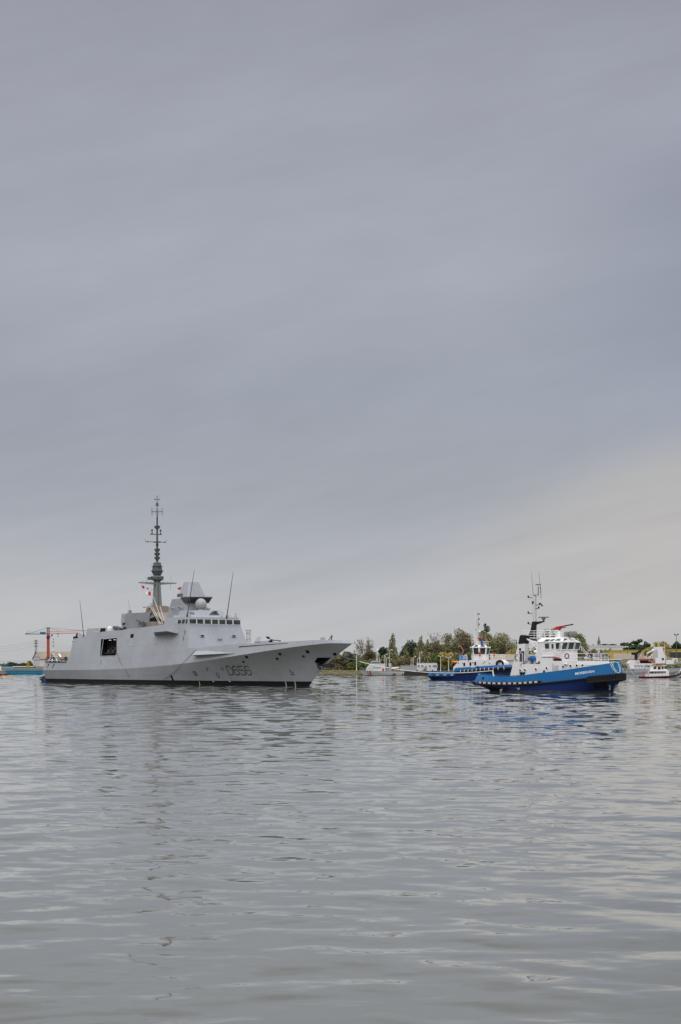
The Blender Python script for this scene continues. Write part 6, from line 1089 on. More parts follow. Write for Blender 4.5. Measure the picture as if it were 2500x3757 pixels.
def T(label, x, ytop, hw, kind, lm, D=1112, **k): u, v = z4(x, ytop); tree(label, u, v, hw/2.412, kind, lm, D, **k)
T('bare branched tree nearest the frigate bow, thin twiggy crown', 215, 340, 108, 'bare', 'brown', n=700, size=.4)
T('dark shaggy pine just right of the frigate bow', 70, 455, 60, 'pine', 'pine', 1125, n=900)
T('brown leafed tree below the frigate bow overhang', 20, 470, 52, 'round', 'brown', 1108, n=700)
T('brown tree glimpsed under the frigate anchor', -92, 478, 55, 'round', 'brown', 1108, n=800)
T('leafy tree behind the frigate stem, left of the anchor', -190, 490, 55, 'round', 'olive', 1112, n=700)
T('dark evergreen behind the patrol boat mast', 375, 405, 58, 'pine', 'pine', 1130, n=1300)
T('olive tree directly left of the patrol boat mast', 280, 432, 55, 'round', 'olive', 1118, n=1000)
T('tallest columnar poplar standing alone behind the patrol boat', 458, 306, 52, 'poplar', 'olive', 1106, n=1700, size=.5)
T('short slim poplar in front of the big dark pine', 582, 415, 32, 'poplar', 'olive', 1104, n=900, size=.45)
T('large dome shaped dark green pine behind the slim poplar', 625, 362, 95, 'pine', 'pine', 1135, n=2600)
T('narrow poplar at the right edge of the dome shaped pine', 712, 328, 42, 'poplar', 'olive', 1112, n=1500, size=.5)
T('broad olive coloured tree above the long site cabin', 795, 352, 100, 'round', 'olive', 1116, n=2200)
T('leafless tree with pale branches in front of the broad olive tree', 835, 288, 80, 'bare', 'brown', 1108, n=350, size=.35)
T('tall thin tree with dark trunk left of the rusty deck crane', 945, 262, 58, 'round', 'olive', 1110, n=1000, size=.5)
T('spreading autumn tree behind the rusty deck crane', 1075, 246, 92, 'round', 'brown', 1112, n=2100, size=.55)
T('spiky dark conifer topping the trees behind the second tug mast', 1262, 210, 48, 'cypress', 'cypress', 1135, n=1200)
T('big olive tree directly behind the second tug wheelhouse', 1285, 262, 78, 'round', 'olive', 1118, n=1700)
T('open crowned tree between the two tugs, sky showing through', 1443, 250, 92, 'round', 'olive', 1112, n=1500, size=.5)
T('fresh green bushy tree right of the second tug wheelhouse', 1340, 338, 66, 'bush', 'green', 1104, n=1300)
T('yellow olive shrub above the tan warehouse roof', 1495, 418, 72, 'bush', 'yellow', 1100, n=1400, size=.5)
T('dark tree behind the tan warehouse roof', 1400, 385, 52, 'round', 'green', 1122, n=900)
for i, (x, y) in enumerate(((1462, 398), (1484, 385), (1503, 372), (1522, 388), (1540, 392), (1558, 358))): T('small distant poplar in the row beside the black funnel' if i < 5 else 'slim distant poplar touching the black funnel edge', x, y, 9, 'poplar', 'olive', 1400, n=220, size=.6, group='distant poplar row')
for lab, x, y, hw, lm, D in (('low green shrub on the bank below the frigate bow', 95, 545, 40, 'green', 1101), ('bright green shrub behind the first street lamp', 165, 520, 45, 'green', 1101), ('leafy green shrub at the patrol boat bow', 240, 530, 42, 'green', 1101), ('brown shrub behind the patrol boat wheelhouse', 300, 515, 45, 'olive', 1102), ('olive shrub at the foot of the tallest poplar', 470, 520, 50, 'olive', 1101), ('pale shrub between the two poplars', 540, 500, 38, 'brown', 1102), ('low olive shrub beside the red roofed house', 690, 490, 40, 'olive', 1101), ('rounded olive shrub behind the long cabin', 760, 440, 70, 'olive', 1103), ('green shrub above the right end of the cabin', 865, 450, 58, 'green', 1102), ('yellow green shrub left of the blue funnel', 940, 440, 60, 'yellow', 1101), ('brown shrub behind the blue funnel', 1040, 455, 55, 'olive', 1101), ('dark shrub behind the second tug rail', 1150, 430, 60, 'green', 1102)):
    T(lab, x, y, hw, 'bush', lm, D, n=900, group='shrubs on the far bank')
# right hand side
def T2_(label, u, v, hw, kind, lm, D, **k): tree(label, u, v, hw, kind, lm, D, **k)
T2_('pale leafed tree behind the roof rail of the front tug', 2020, 2296, 32, 'round', 'olive', 1080, n=900, base=2)
T2_('dark leafy tree right of the canvas covers on the front tug', 2105, 2306, 34, 'round', 'green', 1080, n=1500, base=2); T2_('lower tree sloping away right of the front tug wheelhouse', 2140, 2345, 26, 'round', 'olive', 1078, n=900, base=2)
T2_('green shrub under the davit of the front tug', 1938, 2368, 36, 'bush', 'green', 1085, n=1000, base=2); T2_('dark bush behind the front tug wheelhouse windows', 1995, 2360, 40, 'bush', 'olive', 1085, n=900, base=2)
T2_('flat topped umbrella pine nearer the church', 2221, 2362, 14, 'umbrella', 'pine', 1650, n=420, base=6); T2_('flat topped umbrella pine farther from the church', 2250, 2362, 16, 'umbrella', 'pine', 1650, n=460, base=6)
T2_('large dark cypress with layered branches left of the black crane', 2322, 2347, 36, 'cypress', 'cypress', 1090, n=2400, base=5); T2_('dark cypress behind the black crane jib', 2372, 2356, 24, 'cypress', 'cypress', 1095, n=1000, base=5)
T2_('broad round tree with yellowing crown behind the white funnel', 2410, 2346, 36, 'round', 'yellow', 1085, n=1500, base=5); T2_('dark round tree right of the white funnel', 2437, 2350, 22, 'pine', 'cypress', 1095, n=1000, base=5); T2_('cypress at the right edge of the picture', 2488, 2356, 34, 'cypress', 'cypress', 1090, n=1500, base=5)
T2_('brown twiggy shrub in front of the yellow warehouse', 2376, 2386, 18, 'bare', 'brown', 1026, n=300, size=.35, base=6); T2_('bare forked tree against the yellow warehouse right of the white funnel', 2452, 2382, 18, 'bare', 'brown', 1026, n=40, size=.3, base=6)
for i, (u, v, hw, lm) in enumerate(((2172, 2376, 16, 'olive'), (2186, 2384, 12, 'green'), (2206, 2384, 9, 'olive'), (2222, 2382, 10, 'green'), (2240, 2378, 10, 'olive'), (2257, 2388, 12, 'cypress'))):
    T2_(('olive', 'green', 'slim olive', 'upright green', 'tall olive', 'dark')[i]+' tree in front of the white apartment block', u, v, hw, 'bush' if i in (0, 1, 5) else 'poplar', lm, 1350, n=450, base=5, group='trees before the apartment block')
# undergrowth behind the shrubs, one mass
def undergrowth(name, u0, u1, D, vt, n, lm, size, seed, base, depth=14):
    r = np.random.default_rng(seed); u = r.uniform(u0, u1, n); Dd = D+r.uniform(0, depth, n); x = (u-1250)/F*Dd; zt = H-(vt(u)-VH)/F*Dd; g0 = base-.2; z = g0+(zt-g0)*r.random(n)**.75; V = leaves(np.stack([x, Dd, z], 1), size, r); me = bpy.data.meshes.new(name); k = len(V)//4; me.from_pydata(V.tolist(), [], np.arange(4*k).reshape(k, 4).tolist()); me.materials.append(LM[lm]); o = bpy.data.objects.new(name, me); col.objects.link(o); tag(o, kind='stuff')
wob_ = lambda u: 4*np.sin(u*.11)+3*np.sin(u*.27+1)
undergrowth('undergrowth', 1110, 1920, 1124, lambda u: np.where(u < 1520, 2410, 2398)+wob_(u), 11000, 'olive', .9, 5, 1.4); undergrowth('undergrowth', 1110, 1920, 1138, lambda u: np.where(u < 1520, 2403, 2384)+1.6*wob_(u*1.3), 11000, 'green', 1.0, 6, 1.4)
undergrowth('undergrowth', 1535, 1800, 1136, lambda u: 2362+2.2*wob_(u*1.7), 17000, 'olive', .8, 12, 1.4); undergrowth('undergrowth', 1800, 1925, 1130, lambda u: 2396+1.5*wob_(u*1.7), 3500, 'yellow', .8, 13, 1.4)
undergrowth('bank_grass', 2140, 2560, 990, lambda u: 2455+0*u, 5000, 'brown', .55, 7, .3, 6); undergrowth('bank_grass', 2140, 2560, 1000, lambda u: 2436+wob_(u)*.6, 7000, 'olive', .6, 8, 2.2, 16)
undergrowth('bank_grass', 1130, 1420, 1097, lambda u: 2462+wob_(u)*.4, 1800, 'yellow', .4, 9, 1.1, 3); undergrowth('distant_wood', -60, 140, 1700, lambda u: 2436+wob_(u)*.8, 6000, 'cypress', 1.2, 10, 1.5, 40)
undergrowth('distant_wood', 190, 1110, 1320, lambda u: 2428+wob_(u)*.7, 7000, 'olive', 1.1, 14, 1.5, 40)
# ---- street lamps
def lamp(label, u, vt, D, vb=None, double=False, r_=.09, m=white2):
    x = at(u, D)[0]; gz = ground_z(x, D) if vb is None else at(u, D, vb)[2]; h2 = at(u, D, vt)[2]-gz; o = empty('street_lamp', (x, D, gz), 0, label, 'street lamp', 'white lamp posts on the far quay'); q = MB(); q.lathe([(r_*1.4, 0), (r_, h2*.5), (r_*.7, h2)], (0, 0, 0), 7); build('pole', q, m, o)
    for s_ in ((-1, 1) if double else (1,)): q = MB(); q.tube([(0, 0, h2-.1), (s_*.7, -.2, h2+.12)], .05, 4); build('arm', q, m, o); q = MB(); q.frus((s_*.9-.42, s_*.9+.42, -.42, 0), h2+.05, (s_*.9-.25, s_*.9+.25, -.35, 0), h2+.25); build('lamp_head', q, mat('pale lamp shell', (.7, .7, .68), .4) if 'pale lamp shell' not in MATS else MATS['pale lamp shell'], o)
lamp('white lamp post left of the patrol boat bow, by the towline', 1309, 2403, 1098, r_=.13); lamp('lamp post close behind the patrol boat mast', 1413, 2401, 1098, r_=.12); lamp('shorter lamp post beside the one behind the patrol boat', 1418.5, 2415, 1099); lamp('thin tall pole in front of the tallest poplar', 1430, 2386, 1097, r_=.07)
lamp('lamp post left of the red roofed house', 1517, 2411, 1098); lamp('leaning lamp post right of the red roofed house', 1532, 2416, 1098); lamp('tall lamp post behind the left end of the long cabin', 1541, 2395, 1097, r_=.12); lamp('twin headed lamp post behind the long cabin', 1617.5, 2408, 1097, double=True, r_=.1); lamp('twin headed lamp post left of the second tug', 1647, 2412, 1097, double=True, r_=.11)
fm = empty('floodlight_mast', at(2483, 1028)[:2]+(6.1,), 0, 'tall slim floodlight mast with two lamps over the yellow warehouse', 'floodlight'); h2 = at(2483, 1028, 2331)[2]-6.1; q = MB(); q.lathe([(.22, 0), (.16, h2*.6), (.1, h2)], (0, 0, 0), 7); build('pole', q, mast_grey, fm); q = MB(); q.tube([(-.7, 0, h2), (.5, 0, h2)], .07, 4); build('crossarm', q, mast_grey, fm)
for s_ in (-1, 1): q = MB(); q.frus((s_*.55-.32, s_*.55+.32, -.4, .1), h2+.1, (s_*.65-.3, s_*.65+.3, -.3, .1), h2+.55); build('lamp_head', q, black, fm)
# ---- buildings
def house(name, label, cat, u0, u1, vt, ve, vb, D, depth, wall_m, roof_m, ridge='x', over=.3):
    x0, x1 = at(u0, D)[0], at(u1, D)[0]; zb_, ze, zt = at(0, D, vb)[2], at(0, D, ve)[2], at(0, D+ (depth/2 if ridge == 'x' else 0), vt)[2]; o = empty(name, ((x0+x1)/2, D, zb_), 0, label, cat); w_ = (x1-x0)/2; h1, h2 = ze-zb_, zt-zb_
    q = MB()
    if ridge == 'x': q.prism([(-w_, 0, 0), (-w_, depth, 0), (-w_, depth, h1), (-w_, depth/2, h2), (-w_, 0, h1)], [(w_, 0, 0), (w_, depth, 0), (w_, depth, h1), (w_, depth/2, h2), (w_, 0, h1)])
    else: q.prism([(-w_, 0, 0), (w_, 0, 0), (w_, 0, h1), (0, 0, h2), (-w_, 0, h1)], [(-w_, depth, 0), (w_, depth, 0), (w_, depth, h1), (0, depth, h2), (-w_, depth, h1)])
    build('wall', q, wall_m, o); q = MB(); t = .15
    if ridge == 'x':
        sl2 = (h2-h1)/(depth/2)
        for y0, y1, za, zb2 in ((-over, depth/2, h1-over*sl2, h2), (depth+over, depth/2, h1-over*sl2, h2)): q.prism([(-w_-over, y0, za+.02), (-w_-over, y1, zb2+.02), (-w_-over, y1, zb2+t), (-w_-over, y0, za+t)], [(w_+over, y0, za+.02), (w_+over, y1, zb2+.02), (w_+over, y1, zb2+t), (w_+over, y0, za+t)])
    else:
        sl2 = (h2-h1)/w_
        for s_ in (-1, 1): q.prism([(s_*(w_+over), -over, h1-over*sl2+.02), (0, -over, h2+.02), (0, -over, h2+t), (s_*(w_+over), -over, h1-over*sl2+t)], [(s_*(w_+over), depth+over, h1-over*sl2+.02), (0, depth+over, h2+.02), (0, depth+over, h2+t), (s_*(w_+over), depth+over, h1-over*sl2+t)])
    build('roof', q, roof_m, o); return o
tanroof = mat('tan fibre cement roof', (.30, .26, .20), .9, c2=(.20, .175, .14), scale=.5); palewall = mat('pale cladding', (.50, .51, .52), .7, streak=.1); slate = mat('grey slate roof', (.12, .125, .13), .8); terrac = mat('terracotta tiles', (.22, .10, .065), .9, c2=(.15, .08, .055))
wh_ = house('warehouse', 'pale warehouse with a low tan roof between the two tugs', 'warehouse', 1806, 1980, 2402, 2423, 2452, 1010, 18, palewall, tanroof)
for i in range(9): q = MB(); xx = -9+i*2.2; q.box(xx, xx+.1, -.06, .0, 0, 3.0); build('wall_rib', q, steel, wh_)
hs_ = house('house', 'small house with a terracotta roof behind the barge', 'house', 1503, 1532, 2420, 2428, 2448, 1120, 7, mat('cream render', (.5, .45, .38), .9), terrac); q = MB(); q.box(-.5, .4, -.05, .0, 1.0, 2.2); build('window', q, dark, hs_)
sh = house('shed', 'grey gabled shed left of the yellow warehouse', 'shed', 2208, 2238, 2399, 2410, 2421, 1030, 8, mat('grey weathered boards', (.22, .21, .21), .9, scale=2), slate, 'y'); sh = house('shed', 'white walled shed with a slate roof beside the gabled shed', 'shed', 2178, 2206, 2401, 2408, 2421, 1034, 8, mat('off white render', (.58, .56, .54), .9), slate)
# yellow warehouse
D_y = 1036; yx = lambda u: at(u, D_y)[0]; yz = lambda v: at(0, D_y, v)[2]; yl = yx(2236); yw = empty('yellow_warehouse', (yl, D_y, 6.0), 0, 'long yellow warehouse with beige panels behind the workboat', 'warehouse'); W_ = yx(2540)-yl; ylm = mat('yellow cladding', (.43, .34, .085), .7, streak=.22, scale=.3); q = MB(); h0, h1_ = yz(2388)-6, yz(2383)-6; q.prism([(0, 0, -.5), (W_, 0, -.5), (W_, 0, h1_), (0, 0, h0)], [(0, 25, -.5), (W_, 25, -.5), (W_, 25, h1_), (0, 25, h0)]); build('wall', q, ylm, yw)
q = MB(); q.prism([(-.15, -.2, h0), (W_, -.2, h1_), (W_, -.2, h1_+.18), (-.15, -.2, h0+.18)], [(-.15, 25, h0), (W_, 25, h1_), (W_, 25, h1_+.18), (-.15, 25, h0+.18)]); build('roof', q, mat('yellow roof edge', (.5, .42, .16), .6), yw)
bgm = mat('beige panel', (.50, .44, .36), .8, streak=.15)
def ypanel(name, u0, u1, v0, v1, m, th=.06): q = MB(); q.box(yx(u0)-yl, yx(u1)-yl, -th, -.002, yz(v1)-6, yz(v0)-6); return build(name, q, m, yw)
ypanel('panel', 2253, 2392, 2398, 2421, bgm); ypanel('panel', 2392.5, 2448, 2397, 2421, bgm); ypanel('louvre', 2457, 2540, 2393, 2414, mat('dark steel shutter', (.035, .037, .04), .6), .1)
for u0 in (2312, 2346): ypanel('window_frame', u0, u0+10, 2408, 2415, mat('beige window surround', (.42, .37, .31), .8) if 'beige window surround' not in MATS else MATS['beige window surround'], .09)
for u0 in (2275, 2303, 2331): q = MB(); q.box(yx(u0)-yl, yx(u0)-yl+.15, -.16, -.07, yz(2398)-6, yz(2389)-6); build('downpipe', q, slate, yw)
# church and apartment block far off
D_c = 1900; cx_ = at(2199, D_c)[0]; cw = 11/F*D_c/2; ch = empty('church', (cx_, D_c, 6), 0, 'distant church tower with a slender dark spire', 'church'); stone = mat('pale tower stone', (.30, .27, .245), .9, c2=(.2, .18, .165), scale=.6); zt = at(0, D_c, 2351)[2]-6; zs_ = at(0, D_c, 2331)[2]-6; q = MB(); q.box(-cw, cw, 0, 2*cw, -2, zt); q.box(-cw-.15, cw+.15, -.15, 2*cw+.15, zt-.4, zt)
build('tower', q, stone, ch); q = MB(); q.lathe([(cw*.62, zt), (cw*.5, zt+.8), (.05, zs_)], (0, cw, 0), 8, .39); build('spire', q, mat('dark spire slate', (.035, .036, .045), .8), ch)
for s_ in (-1, 1): q = MB(); q.box(s_*cw*.45-.22, s_*cw*.45+.22, -.04, .03, zt-2.3, zt-.8); build('belfry_opening', q, dark, ch)
q = MB(); q.frus((-cw*.6, cw*3.5, 2, 9), -3, (-cw*.6, cw*3.5, 2, 9), zt-4.2); q.prism([(-cw*.6, 2, zt-4.2), (-cw*.6, 9, zt-4.2), (-cw*.6, 5.5, zt-2.6)], [(cw*3.5, 2, zt-4.2), (cw*3.5, 9, zt-4.2), (cw*3.5, 5.5, zt-2.6)]); build('nave', q, stone, ch)
D_a = 1560; ax0, ax1 = at(2166, D_a)[0], at(2292, D_a)[0]; ab = empty('apartment_block', (ax0, D_a, 5), 0, 'long white apartment block on the skyline below the church', 'apartment block'); za = at(0, D_a, 2369)[2]-5; q = MB(); W_ = ax1-ax0; q.box(0, W_, 0, 11, -3, za); q.box(-.1, W_+.1, -.1, 11, za, za+.25); build('wall', q, mat('pale rendered block', (.56, .55, .53), .85, streak=.1), ab)
for i in range(15):
    for k in range(2): f = MB(); xx = .7+i*(W_-1.4)/15; f.box(xx, xx+.75, -.05, .01, za-1.5-k*1.9, za-.6-k*1.9); build('window', f, mat('block window grey', (.36, .36, .37), .4) if 'block window grey' not in MATS else MATS['block window grey'], ab)
for i in range(4): q = MB(); xx = 2+i*W_/4.6; q.box(xx, xx+.6, 3, 4, za+.2, za+1.0); build('chimney', q, slate, ab)
# lattice tower behind the frigate
D_t = 1150; tx = at(912, D_t)[0]; lt = empty('lattice_mast', (tx, D_t, 1.4), 0, 'steel lattice mast with lamp platforms right of the frigate bridge', 'lattice mast'); ht_ = at(0, D_t, 2314)[2]-1.4; q = MB(); w0, w1 = 1.15, .75
for sx in (-1, 1):
    for sy2 in (-1, 1): q.tube([(sx*w0, sy2*w0, 0), (sx*w1, sy2*w1, ht_)], .1, 4)
for k in range(12):
    za_, zb_ = ht_*k/12, ht_*(k+1)/12; wa_, wb_ = w0+(w1-w0)*k/12, w0+(w1-w0)*(k+1)/12
    for s_ in (-1, 1): q.tube([(-wa_, s_*wa_, za_), (wb_, s_*wb_, zb_)], .06, 3); q.tube([(wa_, s_*wa_, za_), (-wb_, s_*wb_, zb_)], .06, 3); q.tube([(s_*wa_, -wa_, za_), (s_*wb_, wb_, zb_)], .06, 3); q.tube([(-wa_, s_*wa_, za_), (wa_, s_*wa_, za_)], .06, 3)
build('lattice', q, steel, lt)
for zz_2, hw in ((ht_, 1.5), (ht_-1.3, 1.2), (ht_-4, 1.1)): q = MB(); q.box(-hw, hw, -hw*.6, hw*.6, zz_2-.05, zz_2+.1); [q.box(-hw+.5*i, -hw+.5*i+.28, -hw*.6-.15, -hw*.6, zz_2+.1, zz_2+.4) for i in range(int(hw*4))]; build('lamp_platform', q, steel, lt)
# ---- left: crane, hangar, pylon, lock gate
zl_ = zoomer(0, 2250, 4.48); D_k = 1150; kx = at(177, D_k)[0]; kz = lambda y: at(0, D_k, 2250+y/4.48)[2]-1.4; KX = lambda x: at(x/4.48, D_k)[0]-kx
cr = empty('tower_crane', (kx, D_k, 1.4), 0, 'red tower crane with a blue counterweight box behind the frigate stern', 'crane'); cred = mat('crane red paint', (.36, .055, .035), .5, streak=.2); q = MB(); q.box(-.6, .6, -.6, .6, 0, kz(330)); build('tower', q, cred, cr)
q = MB(); q.box(-.95, .95, -.95, .95, kz(412), kz(402)); q.box(-.7, .7, -.7, .7, kz(395), kz(375)); build('collar', q, black, cr)
q = MB(); t0, t1 = kz(330), kz(240)
for sx in (-1, 1):
    for sy2 in (-1, 1): q.tube([(sx*.55, sy2*.55, t0), (sx*.45, sy2*.45, t1)], .1, 4)
for k in range(4):
    za_, zb_ = t0+(t1-t0)*k/4, t0+(t1-t0)*(k+1)/4
    for s_ in (-1, 1): q.tube([(-.55, s_*.5, za_), (.5, s_*.5, zb_)], .07, 3); q.tube([(.55, s_*.5, za_), (-.5, s_*.5, za_)], .07, 3)
q.box(-.8, .8, -.7, .7, t1-.05, t1+.18); build('tower_head', q, mast_grey, cr)
q = MB(); jx1 = KX(1450); zb0, zb1, zt0, zt1 = kz(338), kz(322), kz(300), kz(284); n_ = 26
for y_ in (-.5, .5): q.tube([(.5, y_, zb0), (jx1, y_, zb1)], .12, 4)
q.tube([(.5, 0, zt0), (jx1, 0, zt1)], .09, 4)
for k in range(n_): xa_, xb_ = .5+(jx1-.5)*k/n_, .5+(jx1-.5)*(k+.5)/n_; xc = .5+(jx1-.5)*(k+1)/n_; fz = lambda x, a, b: a+(b-a)*(x-.5)/(jx1-.5); q.tube([(xa_, -.5, fz(xa_, zb0, zb1)), (xb_, 0, fz(xb_, zt0, zt1)), (xc, -.5, fz(xc, zb0, zb1))], .06, 3)
build('jib', q, mat('jib red paint', (.42, .12, .1), .5), cr)
q = MB(); q.box(KX(418), -.5, -.6, .6, kz(348), kz(338)); rails(q, [(KX(440), -.6, kz(338)), (-.6, -.6, kz(338))], .7, 1, .03, 1.4); build('counter_jib', q, black, cr); q = MB(); q.box(KX(420), KX(475), -.6, .6, kz(347), kz(331)); build('counterweight', q, mat('dark red ballast', (.14, .02, .015), .6), cr)
q = MB(); q.box(KX(662), KX(748), -.7, .7, kz(340), kz(308)); q.box(KX(680), KX(735), -.6, .6, kz(349), kz(340)); build('machinery_house', q, mat('crane blue house', (.02, .13, .27), .5), cr); q = MB(); q.box(KX(838), KX(868), -.5, .5, kz(378), kz(350)); q.tube([(.5, 0, kz(382)), (KX(845), 0, kz(378))], .1, 4); build('cab', q, mat('crane cab blue grey', (.1, .16, .25), .4), cr)
for a, b in (((790, 240), (480, 332)), ((800, 240), (1380, 288)), ((800, 242), (985, 295))): q = MB(); q.tube([(KX(a[0]), 0, kz(a[1])), (KX(b[0]), 0, kz(b[1]))], .06, 4); build('tie_bar', q, mast_grey, cr)
q = MB(); q.box(KX(938), KX(970), -.3, .3, kz(347), kz(336)); q.tube([(KX(953), 0, kz(345)), (KX(953), 0, kz(372))], .035, 3); q.box(KX(948), KX(959), -.15, .15, kz(388), kz(370)); build('hook_block', q, black, cr)
D_h = 1500; hp0 = at(147.5, D_h); hg = empty('hangar', (hp0[0], D_h, .3), math.radians(35.3), 'white gabled hangar lettered NAVAL behind the frigate stern', 'hangar'); hw_, hL = 9.0, 34.0; he, ha_ = at(0, D_h, 2417.5)[2]-.3, at(0, D_h+3, 2393)[2]-.3
whang = mat('white hangar cladding', (.58, .58, .57), .7, streak=.2); q = MB(); q.prism([(0, 0, 0), (0, hw_, 0), (0, hw_, he), (0, hw_/2, ha_), (0, 0, he)], [(hL, 0, 0), (hL, hw_, 0), (hL, hw_, he), (hL, hw_/2, ha_), (hL, 0, he)]); build('wall', q, whang, hg)
q = MB()
for s_ in (0, 1): y0, y1 = (-.4, hw_/2) if s_ == 0 else (hw_+.4, hw_/2); zlow = he-.4*(ha_-he)/(hw_/2); q.prism([(-.3, y0, zlow+.05), (-.3, y1, ha_+.05), (-.3, y1, ha_+.35), (-.3, y0, zlow+.35)], [(hL, y0, zlow+.05), (hL, y1, ha_+.05), (hL, y1, ha_+.35), (hL, y0, zlow+.35)])
build('roof', q, tanroof, hg)
q = MB(); q.tube([(-.36, -.4, he-.3), (-.36, hw_/2, ha_+.3), (-.36, hw_+.4, he-.3)], .2, 4); build('gable_trim', q, mast_grey, hg)
for i in range(4): q = MB(); q.box(-.12, -.02, .9+i*1.85, .9+i*1.85+1.78, 0, he*.86); build('sliding_door', q, mat('hangar door panel', (.5, .5, .48), .6, streak=.15) if 'hangar door panel' not in MATS else MATS['hangar door panel'], hg)
q = MB(); q.box(-.16, -.03, .6, hw_-.6, he*.87, he*.9); build('door_track', q, black, hg)
for s, y0, w_, z0, h2 in (('NAVAL', 6.3, 3.6, he+.35, 1.15), ('GROUP', 5.3, 1.5, he-.5, .5)):
    tv, tf = text_mb(s, 1.); mxv = max(v[0] for v in tv); myv = max(v[1] for v in tv); q = MB(); q.add([(-.05, y0-v[0]*w_/mxv, z0+v[1]*h2/myv) for v in tv], tf); build('sign_lettering', q, mat('dark blue sign letters', (.05, .07, .16), .6) if 'dark blue sign letters' not in MATS else MATS['dark blue sign letters'], hg, fix=False)
for xx in (14, 26): q = MB(); f_ = (ha_-he)/(hw_/2); q.prism([(xx, .6, he+.6*f_+.37), (xx+.9, .6, he+.6*f_+.37), (xx+.9, 3, he+3*f_+.37), (xx, 3, he+3*f_+.37)], [(xx, .6, he+.6*f_+.45), (xx+.9, .6, he+.6*f_+.45), (xx+.9, 3, he+3*f_+.45), (xx, 3, he+3*f_+.45)]); build('rooflight', q, white2, hg)
D_p = 2200; ppx = at(132, D_p)[0]; pz = lambda y: at(0, D_p, 2250+y/4.48)[2]; py = empty('pylon', (ppx, D_p, 1.5), 0, 'lattice power pylon rising behind the white hangar', 'pylon'); q = MB(); ptop = pz(435)-1.5
for sx in (-1, 1): q.tube([(sx*2.2, 0, 0), (sx*.7, 0, ptop*.6), (sx*.55, 0, ptop)], .13, 4); q.tube([(sx*2.2, 2, 0), (sx*.7, 1, ptop*.6), (sx*.55, 1, ptop)], .13, 4)
for k in range(14): za_, zb_ = ptop*k/14, ptop*(k+1)/14; wf = lambda z: 2.2+(.7-2.2)*min(1, z/(ptop*.6)); q.tube([(-wf(za_), 0, za_), (wf(zb_), 0, zb_)], .08, 3); q.tube([(wf(za_), 0, za_), (-wf(zb_), 0, zb_)], .08, 3)
build('lattice', q, mast_grey, py); AR = []
for y in (460, 500, 545): z = pz(y)-1.5; q = MB(); q.tube([(-2.0, 0, z), (2.0, 0, z)], .16, 4); q.tube([(-2, 0, z), (-.6, 0, z+1)], .08, 3); q.tube([(2, 0, z), (.6, 0, z+1)], .08, 3); q.box(-.75, .75, -.2, 1, z-.3, z+.5); build('crossarm', q, mast_grey, py); AR.append(z+1.5)
cable_m = mat('cable grey', (.16, .16, .17), .6)
for i, (z, yl_) in enumerate(zip(AR, (545, 582, 620))):
    a = Vector((ppx-2, D_p, z)); e = at(-140, 1900, 2250+(yl_+28)/4.48); o = None; q = MB(); q.tube([p-a for p in sag(a, Vector(e), 2.0, 16)], .06, 4); o = build('power_cable', q, cable_m, None, loc=a); tag(o, ('upper', 'middle', 'lowest')[i]+' overhead cable running left from the pylon', 'cable', 'overhead cables')
    a = Vector((ppx+2, D_p, z)); e = at(420, 2500, 2250+(560, 585, 610)[i]/4.48); q = MB(); q.tube([p-a for p in sag(a, Vector(e), 3.0, 16)], .045, 4); o = build('power_cable', q, cable_m, None, loc=a); tag(o, ('upper', 'middle', 'lowest')[i]+' faint overhead cable running right behind the crane', 'cable', 'overhead cables')
D_g = 1055; gx0, gx1 = at(14, D_g)[0], at(215, D_g)[0]; gb = empty('lock_gate', (gx0, D_g, 0), 0, 'bright blue steel lock gate with a walkway rail left of the frigate', 'lock gate'); W_ = gx1-gx0; z0_, z1b = .15, at(0, D_g, 2461.5)[2]; gblue = mat('lock gate blue', (.008, .17, .30), .45, c2=(.006, .12, .23), streak=.2); q = MB(); q.box(0, W_, 0, 2.5, z0_, z1b)
for i in range(12): q.box(W_*i/12, W_*i/12+.14, -.12, .0, z0_, z1b)
build('girder', q, gblue, gb); q = MB(); q.box(0, W_, -.15, 2.6, z1b, z1b+.14); build('walkway', q, MATS['crane blue house'], gb); q = MB(); rails(q, [(0, 0, z1b+.1), (W_, 0, z1b+.1)], .75, 2, .05, 1.3); rails(q, [(0, 2.5, z1b+.1), (W_, 2.5, z1b+.1)], .75, 2, .05, 1.3); q.tube([(0, 0, z1b+.1), (0, 2.5, z1b+.1)], .05, 4); build('walkway_rail', q, gblue, gb); q = MB(); q.box(0, W_, .4, 2.2, -.8, z0_-.01); build('gate_sill', q, black, gb)
pr = empty('lock_pier', (at(-60, 985)[0], 985, 0), 0, 'weathered concrete pier at the left edge beside the blue lock gate', 'pier'); W_ = at(13, 985)[0]-at(-60, 985)[0]; zt = at(0, 985, 2462)[2]; q = MB(); q.box(0, W_, 0, 7, -1, zt); build('wall', q, concrete, pr); q = MB(); q.box(-.1, W_+.1, -.1, 7.1, zt, zt+.15); build('coping', q, mat('pale coping', (.42, .40, .37), .8), pr)
q = MB(); q.box(at(-40, 975)[0]-at(-60, 985)[0], at(17, 975)[0]-at(-60, 985)[0], -8, -1, -.4, .5); build('fender_raft', q, mat('rusty raft', (.07, .03, .02), .9), pr)
kk = empty('kiosk', at(-12, 1000)[:2]+(zt+.1,), 0, 'white hut on the pier at the extreme left edge', 'hut'); w2 = at(2.5, 1000)[0]-at(-12, 1000)[0]; q = MB(); q.box(0, w2, 0, 2, 0, at(0, 1000, 2444)[2]-zt); build('wall', q, white2, kk); q = MB(); q.box(-.15, w2+.15, -.15, 2.15, at(0, 1000, 2444)[2]-zt, at(0, 1000, 2443)[2]-zt); build('roof', q, slate, kk)
